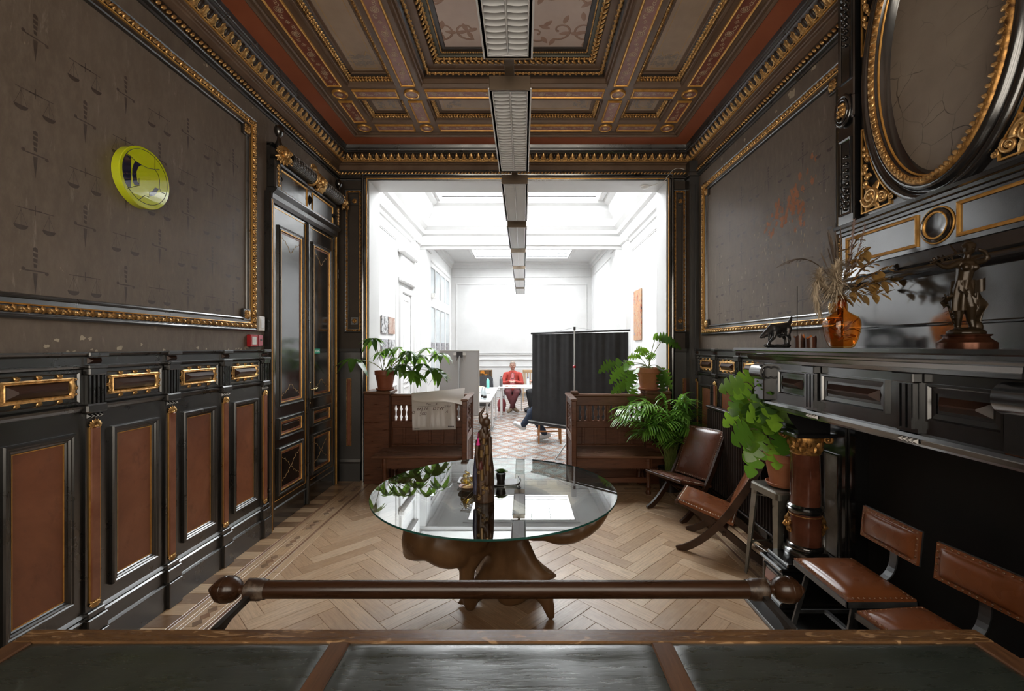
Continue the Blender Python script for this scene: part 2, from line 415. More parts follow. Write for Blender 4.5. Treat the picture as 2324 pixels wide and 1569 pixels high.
for i, (a, b) in enumerate(fill_wins):
    fr = MB()
    fr.sweep([(0, 0), (0, .03), (.06, .03), (.06, 0)], rect(a, wz0, b, wz1, -.08), M=WF)
    for k in (1, 2, 3): fr.box((a+.05, wz0+(wz1-wz0)*k/4-.015, -.085), (b-.05, wz0+(wz1-wz0)*k/4+.015, -.05), M=WF)
    fr.box(((a+b)/2-.02, wz0, -.085), ((a+b)/2+.02, wz1, -.045), M=WF)
    wn = struct('window_%d' % (i+1), fr, 'black_wood', ['tall window behind the desk, on the door side', 'tall window behind the desk, in the middle', 'tall window behind the desk, on the fireplace side'][i], 'window')
    for k in range(4):
        for q in (0, 1):
            x0, x1 = (a, (a+b)/2) if q == 0 else ((a+b)/2, b)
            obj('pane', MB().box((x0+.04, wz0+(wz1-wz0)*k/4+.01, -.10), (x1-.02, wz0+(wz1-wz0)*(k+1)/4-.01, -.09), M=WF), 'window_daylight', wn)

# ------------------------------------------------------------------ parquet
def uv_from_local(me):
    uv = me.uv_layers.new(name='UVMap').data
    co = me.vertices
    for lp in me.loops: p = co[lp.vertex_index].co; uv[lp.index].uv = (p.x, p.y)
def plank_mb(poly, mb=None, ch=.0018, top=0.0, bot=-.014, inset=.0006):
    mb = mb or MB(); n = len(poly)
    def ins(d):
        out = []
        for i in range(n):
            p0, p, p1 = Vector(poly[i-1]), Vector(poly[i]), Vector(poly[(i+1) % n])
            a = (p-p0).normalized(); b = (p1-p).normalized(); na = Vector((-a.y, a.x)); nb = Vector((-b.y, b.x))
            q = (na+nb); q = q/max(.25, 1+na.dot(nb)); out.append(p+q*d)
        return out
    P0, P1 = ins(inset), ins(inset+ch)
    vs = [(p.x, p.y, bot) for p in P0]+[(p.x, p.y, top-ch*.7) for p in P0]+[(p.x, p.y, top) for p in P1]
    fs = [tuple(range(2*n, 3*n))]
    for i in range(n):
        j = (i+1) % n; fs += [(i, j, n+j, n+i), (n+i, n+j, 2*n+j, 2*n+i)]
    return mb.add(vs, fs)
def clip(poly, x0, y0, x1, y1):
    for ax, lim, sg in ((0, x0, 1), (0, x1, -1), (1, y0, 1), (1, y1, -1)):
        out = []
        for i in range(len(poly)):
            p, q = poly[i-1], poly[i]; dp, dq = sg*(p[ax]-lim), sg*(q[ax]-lim)
            if dp*dq < 0: t_ = dp/(dp-dq); out.append((p[0]+t_*(q[0]-p[0]), p[1]+t_*(q[1]-p[1])))
            if dq >= 0: out.append(q)
        poly = out
        if len(poly) < 3: return []
    r = []
    for p in poly:
        if not r or math.dist(p, r[-1]) > .004: r.append(p)
    if len(r) > 2 and math.dist(r[0], r[-1]) <= .004: r.pop()
    return r if len(r) > 2 else []
BX0, BX1, BY1 = XL+.52, XR-.50, YB-.50           # the herringbone field inside its border
PW, PN = .118, 5; PLn = PW*PN
full = plank_mb([(-PLn/2, -PW/2), (PLn/2, -PW/2), (PLn/2, PW/2), (-PLn/2, PW/2)]).mesh('parquet_plank'); uv_from_local(full); full.materials.append(MATS['oak_plank'])
far = MB(); far_uv = []
def put_plank(cx, cy, ang):
    ca, sa = math.cos(ang), math.sin(ang)
    w = [(cx+x*ca-y*sa, cy+x*sa+y*ca) for x, y in ((-PLn/2, -PW/2), (PLn/2, -PW/2), (PLn/2, PW/2), (-PLn/2, PW/2))]
    c = clip(w, BX0, YF+.05, BX1, BY1)
    if not c: return
    whole = len(c) == 4 and all(math.dist(p, q) < 1e-4 or any(math.dist(p, z) < 1e-4 for z in w) for p, q in zip(c, w))
    loc = [((x-cx)*ca+(y-cy)*sa, -(x-cx)*sa+(y-cy)*ca) for x, y in c]
    if cy > 2.45:
        if whole: me = full
        else:
            me = plank_mb(loc).mesh('parquet_plank'); uv_from_local(me); me.materials.append(MATS['oak_plank'])
        o = obj('plank', me, None, floor, (cx, cy, rnd.uniform(-.0008, .0006)), (0, 0, ang))
    else:
        n0 = len(far.v); far.M = Matrix.Translation((cx, cy, 0)) @ Matrix.Rotation(ang, 4, 'Z'); plank_mb(loc, far); far.M = None
        inv = (Matrix.Translation((cx, cy, 0)) @ Matrix.Rotation(ang, 4, 'Z')).inverted()
        far_uv.extend([tuple((inv @ Vector(p))[:2]) for p in far.v[n0:]])
a45 = PI/4; cc = math.cos(a45)
for r in range(-70, 90):
    for m_ in range(-9, 10):
        for kind in (0, 1):
            if kind == 0: p = (r+2*PN*m_+PN/2, r+.5)
            else: p = (r+PN+2*PN*m_+.5, r-PN/2+1)
            x, y = p[0]*PW, p[1]*PW
            X, Y = (x-y)*cc+.03, (x+y)*cc+2.0
            if X < BX0-.3 or X > BX1+.3 or Y < YF-.3 or Y > BY1+.3: continue
            put_plank(X, Y, a45 if kind == 0 else a45+PI/2)
fme = far.mesh('parquet_hidden'); l = fme.uv_layers.new(name='UVMap').data
for lp in fme.loops: l[lp.index].uv = far_uv[lp.vertex_index]
obj('parquet_under_desk', fme, 'oak_far', floor, kind='stuff')
def piece(x0, y0, x1, y1, material, name='border_block', along_y=False):
    cx, cy = (x0+x1)/2, (y0+y1)/2; hx, hy = (x1-x0)/2, (y1-y0)/2
    if along_y: hx, hy = hy, hx
    me = plank_mb([(-hx, -hy), (hx, -hy), (hx, hy), (-hx, hy)]).mesh(name); uv_from_local(me)
    return obj(name, me, material, floor, (cx, cy, rnd.uniform(-.0006, .0004)), (0, 0, PI/2 if along_y else 0))
def border(side):
    y0 = 2.2 if side != 'b' else 0
    def P(a0, b0, a1, b1, m, n='border_block', al=False):   # a: distance from wall, b: along wall
        if side == 'l': return piece(XL+a0, b0, XL+a1, b1, m, n, al)
        if side == 'r': return piece(XR-a1, b0, XR-a0, b1, m, n, al)
        return piece(b0, YB-a1, b1, YB-a0, m, n, not al)
    lo, hi = (y0, YB-.0) if side != 'b' else (XL+.52, XR-.5)
    W_ = .52 if side == 'l' else .50
    if side == 'l': tot = hi
    b = lo; i = 0
    while b < hi-.01:
        e = min(b+.125, hi); P(.0, b, .20, e, 'oak_light' if i % 2 else 'oak_dark'); b = e; i += 1
    for a0, a1, m in ((.20, .222, 'oak_red'), (.222, .262, 'oak_light'), (.262, .29, 'oak_light'), (.40, .43, 'oak_light'), (.43, .455, 'oak_red'), (.455, W_, 'oak_light')):
        b = lo
        while b < hi-.01: e = min(b+rnd.uniform(.8, 1.2), hi); P(a0, b, a1, e, m, 'border_strip', True); b = e
    b = lo; i = 0
    while b < hi-.01:                                        # chain band
        e = min(b+.36, hi); P(.29, b, .40, min(b+.15, hi), 'oak_light', 'border_strip', True)
        if b+.15 < hi:
            q0, q1 = b+.15, e
            P(.29, q0, .40, q1, 'oak_plank', 'border_strip', True)
            for k in range(3):
                cq = q0+(q1-q0)*(k+.5)/3; ca_ = .345; s_ = .043
                pos = (XL+ca_, cq) if side == 'l' else (XR-ca_, cq) if side == 'r' else (cq, YB-ca_)
                me = plank_mb([(-s_, 0), (0, -s_*.75), (s_, 0), (0, s_*.75)], top=.0012).mesh('border_rhomb'); uv_from_local(me)
                obj('border_rhomb', me, 'oak_red' if k % 2 else 'oak_dark', floor, (pos[0], pos[1], 0), (0, 0, PI/2 if side != 'b' else 0))
        b = e
for s_ in 'lrb': border(s_)

# ------------------------------------------------------------------ cornice round the room
CR = [(XL, YF, 0), (XR, YF, 0), (XR, YB, 0), (XL, YB, 0)]        # ccw from above: + offset goes into the room
ceiling = struct('ceiling', MB().box((XL-.1, YF-.1, 4.62), (XR+.1, YB, 4.74)), 'ceiling_dark', 'coffered ceiling with gilded mouldings and red stripes', 'ceiling')
def corn(prof, m, name='cornice_moulding', smooth=False):
    return obj(name, MB().sweep(prof, CR, smooth=smooth), m, ceiling)
def arc(c, r, a0, a1, n=5): return [(c[0]+r*math.cos(math.radians(a0+(a1-a0)*i/n)), c[1]+r*math.sin(math.radians(a0+(a1-a0)*i/n))) for i in range(n+1)]
corn([(0, 3.80), (.012, 3.80), (.016, 3.815), (.03, 3.82)]+arc((.03, 3.832), .012, -90, 90, 4)+[(.018, 3.848), (.018, 3.93), (.0, 3.93)], 'black_wood')
corn([(0, 3.925), (.016, 3.93), (.02, 3.985), (.03, 3.992)], 'ceiling_brown', 'cornice_frieze')
corn([(.03, 3.992), (.045, 3.995), (.05, 4.003), (.075, 4.006), (.08, 4.014)], 'ceiling_brown')
corn([(.08, 4.012), (.092, 4.012), (.095, 4.02), (.088, 4.026)], 'gold_line', 'gold_fillet')
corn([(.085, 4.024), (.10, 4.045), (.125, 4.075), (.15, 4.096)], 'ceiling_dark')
corn([(.15, 4.094), (.158, 4.10), (.158, 4.115)]+arc((.158, 4.128), .013, -90, 90, 4)[1:]+[(.165, 4.155), (.175, 4.185)], 'black_wood')
corn([(.172, 4.185), (.33, 4.205)], 'ceiling_red', 'cornice_soffit')
corn([(.33, 4.203), (.34, 4.196), (.352, 4.20), (.356, 4.212), (.385, 4.206), (.395, 4.214), (.40, 4.235), (.42, 4.23), (.43, 4.26), (.43, 4.3)], 'ceiling_brown')
runs = {'left': (WL, 1.6, YB), 'right': (WR, 1.6, YB), 'back': (WB, XL, XR)}
for nm, (M, u0, u1) in runs.items():
    rope = MB(); eggs = MB(); darts = MB()
    n = int((u1-u0)/.042)
    for i in range(n):
        u = u0+.042*(i+.5)
        rope.ball((0, 0, 0), (.028, .0125, .0125), 6, 5, 0, M @ T(u, 3.884, .03, 0, 0, .75))
    obj('rope_moulding', rope, 'gold', ceiling)
    pit = .09; n = int((u1-u0-.16)/pit)
    for i in range(n):
        u = u0+.08+pit*(i+.5) if nm == 'back' else u1-.12-pit*(i+.5)
        Mt = M @ T(u, 4.058, .115, math.radians(38))
        eggs.ball((0, .004, 0), (.022, .042, .02), 8, 6, 0, Mt)
        darts.tube([(.030*math.sin(a), .012-.046*math.cos(a), .006) for a in (-1.9, -1.2, -.6, 0, .6, 1.2, 1.9)], .0065, 5, 0, Mt)
        leaf_bump(darts, (pit/2, -.048), PI/2, .095, .017, .022, 0, Mt)
        leaf_bump(darts, (pit/2-.012, -.05), PI/2+.35, .05, .010, .014, 0, Mt); leaf_bump(darts, (pit/2+.012, -.05), PI/2-.35, .05, .010, .014, 0, Mt)
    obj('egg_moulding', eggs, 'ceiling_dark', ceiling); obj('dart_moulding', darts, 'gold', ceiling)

# ------------------------------------------------------------------ coffered ceiling
def CE(z): return Matrix(((1, 0, 0, 0), (0, 1, 0, 0), (0, 0, -1, z), (0, 0, 0, 1)))
BXs = [-1.826, -1.11, .946, 1.66]; BYs = [5.15, 4.46, .02, -.67]; bw = .115
for bx in BXs:
    obj('ceiling_beam', MB().box((bx-bw, YF+.43, ZB), (bx+bw, YB-.43, 4.62)), 'ceiling_brown', ceiling)
for by in BYs:
    obj('ceiling_beam', MB().box((XL+.43, by-bw*.95, ZB+.001), (XR-.43, by+bw*.95, 4.62)), 'ceiling_brown', ceiling)
def stripe(x0, y0, x1, y1, mt):
    vis = max(y0, y1) > 2.6
    if not vis: return
    M = CE(ZB)
    st = obj('beam_stripe', MB().box((x0, y0, 0), (x1, y1, .006), M=M), mt, ceiling)
    e = MB().sweep([(-.016, 0), (-.014, .012), (-.006, .018), (0, .014), (.004, .006)], rect(x0, y0, x1, y1), M=M)
    obj('gold_edge', e, 'gold_line', st)
    p = MB(); L = max(x1-x0, y1-y0); alongx = (x1-x0) > (y1-y0); c = ((x0+x1)/2, (y0+y1)/2); n = max(1, round(L/.13)); k = 0
    wd = min(x1-x0, y1-y0)
    for i in range(n):
        q = -L/2+L*(i+.5)/n; px, py = (c[0]+q, c[1]) if alongx else (c[0], c[1]+q)
        Mx = M @ T(px, py, .0066, 0, 0, 0 if alongx else PI/2)
        if i % 2 == 0:
            p.torus(wd*.27, .0035, 14, 4, 0, Mx @ Matrix.Diagonal((1, 1, .12, 1))); p.torus(wd*.15, .006, 10, 4, 0, Mx @ Matrix.Diagonal((1, 1, .1, 1)))
            p.ball((0, 0, 0), (wd*.07, wd*.07, .0008), 8, 4, 0, Mx)
            for sg in (-1, 1): scroll(p, (sg*wd*.5, sg*wd*.1), wd*.19, 1.0, .0028, 12, 0, Mx @ Matrix.Diagonal((1, 1, .2, 1)), 0, sg)
        else:
            p.torus(wd*.16, .0035, 4, 4, 0, Mx @ Matrix.Diagonal((1, 1, .12, 1))); p.ball((0, 0, 0), (wd*.06, wd*.06, .0008), 6, 4, 0, Mx)
            for sg in (-1, 1): scroll(p, (sg*wd*.42, -sg*wd*.12), wd*.16, 1.0, .0026, 12, 0, Mx @ Matrix.Diagonal((1, 1, .2, 1)), PI, sg)
    obj('painted_tracery', p, 'paint_cream', st)
ysp = [YB-.43]+BYs
for i, bx in enumerate(BXs):
    mt = 'stripe_red' if i in (0, 3) else 'stripe_rose'
    for y1, y0 in ((BYs[0]-bw-.03, BYs[1]+bw+.03), (BYs[1]-bw-.035, BYs[2]+bw+.03)): stripe(bx-.058, y0, bx+.058, y1, mt)
for by in BYs[:2]:
    for a, b in zip(BXs[:-1], BXs[1:]): stripe(a+bw+.04, by-.055, b-bw-.04, by+.055, 'stripe_rose')
    for bx in BXs:
        r = MB().lathe([(.078, 0), (.078, .010), (.070, .020), (.060, .018), (.056, .010), (.0001, .010)], 28, 0, CE(ZB) @ T(bx, by))
        ro = obj('ceiling_rosette', r, 'gold_line', ceiling)
        d = MB().lathe([(.0555, .0), (.0555, .0125), (.0001, .0125)], 28, 0, CE(ZB) @ T(bx, by)); obj('rosette_disc', d, 'stripe_rose', ro)
        q = MB(); rosette(q, (0, 0), .030, .004, 8, 0, CE(ZB) @ T(bx, by, .0125)); obj('rosette_flower', q, 'paint_cream', ro)
def orn_run(mb, path_rect, w, inset, pitch, fn, M):
    (u0, v0), (u1, v1) = path_rect
    u0 += inset; v0 += inset; u1 -= inset; v1 -= inset
    for (a, b, ang) in (((u0, v0), (u1, v0), 0), ((u1, v0), (u1, v1), PI/2), ((u1, v1), (u0, v1), PI), ((u0, v1), (u0, v0), -PI/2)):
        L = math.dist(a, b); n = max(1, int(L/pitch)); d = ((b[0]-a[0])/L, (b[1]-a[1])/L)
        for i in range(n):
            q = L*(i+.5)/n; fn(mb, M @ T(a[0]+d[0]*q, a[1]+d[1]*q, w, 0, 0, ang), L/n)
def u_leaf(mb, M, p):
    leaf_bump(mb, (0, -.006), PI/2, .036, p*.28, .022, 0, M)
    leaf_bump(mb, (-p*.28, 0), PI/2+.5, .024, p*.16, .010, 0, M); leaf_bump(mb, (p*.28, 0), PI/2-.5, .024, p*.16, .010, 0, M)
def u_bead(mb, M, p): mb.ball((0, 0, 0), p*.48, 6, 5, 0, M)
def u_twist(mb, M, p): mb.ball((0, .012, .006), (p*.62, .011, .012), 6, 5, 0, M @ T(0, 0, 0, 0, 0, .6))
def coffer(x0, y0, x1, y1, kind):
    vis = y1 > 2.7
    M = CE(ZB); z = {'side': .10, 'end': .085, 'mid': .20}[kind]; z = -z
    R0 = rect(x0, y0, x1, y1)
    def S_(prof, m, n): return obj(n, MB().sweep(prof, R0, M=M), m, ceiling)
    if kind == 'mid':
        S_([(0, 0), (.012, .004), (.02, -.02), (.03, -.022), (.035, -.06), (.05, -.065)], 'ceiling_brown', 'coffer_step')
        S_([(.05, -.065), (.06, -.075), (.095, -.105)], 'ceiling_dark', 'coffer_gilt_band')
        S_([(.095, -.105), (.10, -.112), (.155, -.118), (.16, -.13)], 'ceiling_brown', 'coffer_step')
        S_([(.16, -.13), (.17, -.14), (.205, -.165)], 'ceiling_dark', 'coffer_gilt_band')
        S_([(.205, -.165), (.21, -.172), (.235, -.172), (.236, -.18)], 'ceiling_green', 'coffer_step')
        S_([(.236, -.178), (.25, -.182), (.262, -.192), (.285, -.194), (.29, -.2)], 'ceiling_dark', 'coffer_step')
        pm, ins = 'ceiling_panel_pale', .29
        if vis:
            g = MB(); orn_run(g, ((x0, y0), (x1, y1)), -.085, .076, .055, u_leaf, M); orn_run(g, ((x0, y0), (x1, y1)), -.152, .186, .05, u_leaf, M)
            orn_run(g, ((x0, y0), (x1, y1)), -.178, .246, .016, u_bead, M); orn_run(g, ((x0, y0), (x1, y1)), -.135, .168, .055, u_twist, M)
            obj('gilt_leaf_moulding', g, 'gold', ceiling)
    else:
        S_([(0, 0), (.010, .003), (.016, -.02), (.022, -.022), (.026, -.05)], 'ceiling_brown', 'coffer_step')
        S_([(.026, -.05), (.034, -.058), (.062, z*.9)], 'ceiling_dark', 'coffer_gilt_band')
        S_([(.062, z*.9), (.07, z*.92), (.074, z*.98), (.10, z*.98), (.104, z)], 'ceiling_brown', 'coffer_step')
        pm, ins = 'ceiling_panel', .104
        if vis:
            g = MB(); orn_run(g, ((x0, y0), (x1, y1)), -.066, .040, .034, u_leaf, M); orn_run(g, ((x0, y0), (x1, y1)), -.052, .03, .03, u_twist, M)
            obj('gilt_leaf_moulding', g, 'gold', ceiling)
    pn = obj('coffer_panel', MB().box((x0+ins-.01, y0+ins-.01, z-.02), (x1-ins+.01, y1-ins+.01, z), M=M), pm, ceiling)
    if not vis: return
    a0, b0, a1, b1 = x0+ins, y0+ins, x1-ins, y1-ins; Mz = M @ T(0, 0, z+.0008); fl = Matrix.Diagonal((1, 1, .08, 1))
    p = MB()
    if kind == 'mid':
        for side in (-1, 1):
            for k in range(7):
                yy = b1-.20-k*.46; cx = (a0+a1)/2
                for (ox, rr, aa, sg) in ((.62, .16, 0, 1), (.40, .12, 2, -1), (.20, .10, 1, 1), (.70, .08, 3, -1)):
                    scroll(p, (cx+side*ox, yy+.03*math.sin(k*2+ox*9)), rr, .9, .011, 20, 0, Mz @ fl, aa if side > 0 else PI-aa, sg*side)
                    for q in range(4):
                        an = aa+q*1.5; leaf_bump(p, (cx+side*(ox+rr*.8*math.cos(an)), yy+rr*.8*math.sin(an)), an*side+k, .10, .022, .02, 0, Mz @ fl)
        obj('painted_scrollwork', p, 'paint_scroll', pn)
    else:
        e = .035; p.sweep([(0, 0), (0, .0012), (.004, .0012), (.004, 0)], rect(a0+e, b0+e, a1-e, b1-e), M=Mz)
        w_, h_ = (a1-a0)/2-e, (b1-b0)/2-e; cx, cy = (a0+a1)/2, (b0+b1)/2
        if kind == 'end':
            pts = [(cx+w_*.62*math.cos(a)*(1+.10*math.cos(8*a)), cy+h_*.70*math.sin(a)*(1+.10*math.cos(8*a)), .0006) for a in [2*PI*i/48 for i in range(48)]] if (a1-a0) < 1 else \
                  [(cx+.55+.14*math.cos(a)*(1+.12*math.cos(6*a)), cy+h_*.75*math.sin(a), .0006) for a in [-PI/2+PI*i/20 for i in range(21)]]
            p.tube(pts, .0035, 4, 0, Mz @ fl, closed=(a1-a0) < 1)
            if (a1-a0) >= 1: p.tube([(2*cx-x_, y_, z_) for x_, y_, z_ in pts], .0035, 4, 0, Mz @ fl)
        else:
            pts = [(cx+w_*q, b1-e-.26+.05*abs(math.sin(q*PI*1.5))+.05*(1-abs(q)), .0006) for q in [-1+2*i/30 for i in range(31)]]
            p.tube(pts, .0035, 4, 0, Mz @ fl)
        obj('painted_gold_line', p, 'paint_gold', pn)
        g = MB()
        for k in range(10 if kind == 'side' else 8):
            if kind == 'side': c_ = (cx+w_*(-.8+1.6*(k % 5)/4), b1-e-.06-.09*(k//5)-.03*rnd.random())
            else: c_ = (cx+(w_*.80)*(-1 if k < 4 else 1)+rnd.uniform(-.03, .03), cy+h_*(-.7+1.4*(k % 4)/3)) if (a1-a0) < 1 else (cx+(.66+.05*(k % 2))*(-1 if k < 4 else 1)+rnd.uniform(-.02, .04), cy+h_*(-.6+1.2*(k % 4)/3))
            scroll(g, c_, .035, 1.1, .004, 14, 0, Mz @ fl, rnd.random()*6, rnd.choice((-1, 1)))
            for q in range(3): leaf_bump(g, c_, rnd.random()*6.3, .05, .010, .01, 0, Mz @ fl)
        obj('painted_scrollwork', g, 'paint_grey', pn)
for (y1, y0, k) in ((BYs[0]-bw*.95, BYs[1]+bw*.95, 'end'), (BYs[1]-bw*.95, BYs[2]+bw*.95, 'main'), (BYs[2]-bw*.95, BYs[3]+bw*.95, 'end')):
    for i in range(3):
        coffer(BXs[i]+bw, y0, BXs[i+1]-bw, y1, 'end' if k == 'end' else ('mid' if i == 1 else 'side'))
# strips between outer beams and the cornice
for bx0, bx1, by0, by1 in ((XL+.40, BXs[0]-bw, YF+.4, YB-.4), (BXs[3]+bw, XR-.40, YF+.4, YB-.4), (XL+.4, XR-.4, BYs[0]+bw*.95, YB-.40), (XL+.4, XR-.4, YF+.4, BYs[3]-bw*.95)):
    if bx1 > bx0 and by1 > by0: obj('ceiling_fill', MB().box((bx0, by0, ZB+.03), (bx1, by1, ZB+.08)), 'ceiling_dark', ceiling)
# ------------------------------------------------------------------ panelling helpers
def ext(mb, prof, u0, u1, mi=0, M=None, caps=True, smooth=False):   # profile of (v, w) extruded along u
    k = len(prof); vs = [(u0, v, w) for v, w in prof]+[(u1, v, w) for v, w in prof]
    mb.add(vs, [(i, k+i, k+i+1, i+1) for i in range(k-1)], mi, smooth, M)
    if caps:
        mb.add(vs[:k]+[(u0, prof[-1][0], 0), (u0, prof[0][0], 0)], [tuple(range(k+2))], mi, False, M)
        mb.add(vs[k:]+[(u1, prof[-1][0], 0), (u1, prof[0][0], 0)], [tuple(range(k+1, -1, -1))], mi, False, M)
    return mb
FRAME = [(-.045, 0), (-.045, .018), (-.040, .026), (-.030, .026), (-.024, .020), (-.018, .020), (-.012, .012), (-.006, .010), (0, .004)]
def panel(M, parent, u0, v0, u1, v1, w, mt, name='panel', gold=.006, prof=FRAME, fm='black_wood', lift=.002):
    p = obj(name, MB(M).box((u0, v0, w), (u1, v1, w+lift)), mt, parent)
    obj('panel_moulding', MB(M).sweep([(a, w+b) for a, b in prof], rect(u0, v0, u1, v1)), fm, p)
    if gold: obj('gold_fillet', MB(M).sweep([(0, w+lift), (0, w+.005), (gold, w+.005), (gold, w+lift)], rect(u0, v0, u1, v1)), 'gold_line', p)
    return p
def shell(mb, M, s=1, flip=1):
    for i in range(7):
        a = PI/2+flip*0+(i-3)*.42; a = a if flip > 0 else -a
        leaf_bump(mb, (0, 0), a, .036*s, .0075*s, .012*s, 0, M)
    mb.ball((0, 0, .004), (.010*s, .008*s, .010*s), 8, 6, 0, M)
    for q in (-1, 1): scroll(mb, (q*.022*s, -.004*s*flip), .008*s, 1, .003*s, 10, 0, M, 0, q)
def wainscot(M, parent, pil, u_a, u_b, vis=None):
    B = MB(M); B.box((u_a, 0, 0), (u_b, 1.64, .02))
    ext(B, [(0, .045), (.155, .045), (.165, .038), (.168, .030), (.235, .030), (.243, .040), (.250, .040), (.258, .030), (.268, .034), (.278, .026), (.285, .02)], u_a, u_b)
    ext(B, [(1.352, .02), (1.358, .030), (1.372, .040), (1.384, .042), (1.388, .03), (1.392, .02)], u_a, u_b)
    ext(B, [(1.575, .02), (1.582, .034), (1.592, .040), (1.598, .040), (1.600, .026)], u_a, u_b)
    ext(B, [(1.642, .026), (1.646, .045), (1.652, .055), (1.662, .060), (1.668, .060), (1.668, 0)], u_a, u_b)
    ext(B, [(1.600, .026), (1.642, .026)], u_a, u_b, caps=False)
    obj('wainscot_board', B, 'black_wood', parent)
    pil = sorted(pil)
    for u in pil:
        h = .055
        P = MB(M)
        P.box((u-h, .0, .02), (u+h, .165, .068), ch=.004); P.box((u-h-.004, .165, .02), (u+h+.004, .250, .060), ch=.006); P.box((u-h+.004, .25, .02), (u+h-.004, .285, .05), ch=.005)
        P.box((u-h+.006, .285, .02), (u+h-.006, 1.34, .034))
        P.box((u-h-.006, 1.345, .02), (u+h+.006, 1.392, .058), ch=.008)
        P.box((u-h+.004, 1.545, .02), (u+h-.004, 1.585, .06), ch=.006); P.box((u-h, 1.58, .02), (u+h, 1.60, .062), ch=.004)
        P.box((u-h+.006, 1.392, .02), (u+h-.006, 1.545, .030))
        for k in range(4): P.box((u-.040+k*.0235, 1.392, .03), (u-.040+k*.0235+.010, 1.545, .048))
        P.box((u-h, 1.60, .02), (u+h, 1.642, .034)); P.box((u-h-.002, 1.642, .02), (u+h+.002, 1.670, .066), ch=.005)
        o = obj('pilaster', P, 'black_wood', parent)
        q = MB(M)
        for k in range(4): q.pyramid((u-.044+k*.0235, 1.316), (u-.044+k*.0235+.018, 1.338), (.009, .011), .016, 0, T(0, 0, .036))
        obj('pyramid_stud', q, 'black_mantel', o)
        obj('cap_lozenge', MB(M).pyramid((u-.040, 1.606), (u+.040, 1.638), (.016, .016), .020, 0, T(0, 0, .034)), 'brown_gloss', o)
        obj('pilaster_strip', MB(M).box((u-.026, .335, .034), (u+.026, 1.262, .046), ch=.004), 'brown_strip', o)
        g = MB(M); g.sweep([(-.003, .034), (-.003, .041), (0, .041)], rect(u-.027, .334, u+.027, 1.263)); obj('gold_fillet', g, 'gold_line', o)
        g = MB(M); shell(g, T(u, 1.270, .040), 1.1); shell(g, T(u, .326, .040), 1.0, -1); obj('gilt_shell', g, 'gold', o)
    for a, b in zip(pil[:-1], pil[1:]):
        c, d = a+.055+.045, b-.055-.045
        panel(M, parent, c+.048, .405, d-.048, 1.205, .02, 'brown_panel', 'wainscot_panel', gold=.0045)
        e, f = a+.055+.012, b-.055-.012
        bx = obj('frieze_panel', MB(M).sweep([(0, .02), (0, .030), (.008, .030), (.014, .022)], rect(e, 1.398, f, 1.568)), 'black_wood', parent)
        l0, l1 = e+.055, f-.055; lo = MB(M)
        lo.pyramid((l0, 1.452), (l1, 1.518), (.033, .028), .030, 0, T(0, 0, .022)); obj('frieze_lozenge', lo, 'brown_gloss', bx)
        g = MB(M); g.sweep([(-.020, .02), (-.020, .030), (-.014, .033), (-.008, .028), (-.004, .032), (0, .024)], rect(l0, 1.452, l1, 1.518))
        for k in range(3):
            uu = l0+(l1-l0)*(k+.5)/3
            for vv, dr in ((1.538, 1), (1.432, -1)):
                for q in (-.5, .5): leaf_bump(g, (uu, vv), dr*PI/2+q, .022, .006, .012, 0, T(0, 0, .022))
                leaf_bump(g, (uu, vv-dr*.004), dr*PI/2, .026, .006, .016, 0, T(0, 0, .022))
        for uu, sg in ((l0-.022, -1), (l1+.022, 1)):
            for vv in (1.447, 1.523): scroll(g, (uu, vv), .012, 1, .0035, 10, 0, None, PI if sg < 0 else 0, sg, z=.028)
            rosette(g, (uu+sg*.008, 1.485), .015, .010, 5, 0, T(0, 0, .022))
            g.tube([(uu, 1.455, .026), (uu+sg*.004, 1.485, .026), (uu, 1.515, .026)], .004, 5)
        obj('gilt_fret', g, 'gold', bx)
# left wall panelling
PIT = .53; pl = [4.00-PIT*i for i in range(9)]
wainscot(WL, wall_left, pl[:8], YF, 4.05)
wainscot(WR, wall_right, [5.52, 4.99, 4.46, 3.93, 3.40], 3.02, YB-.02)
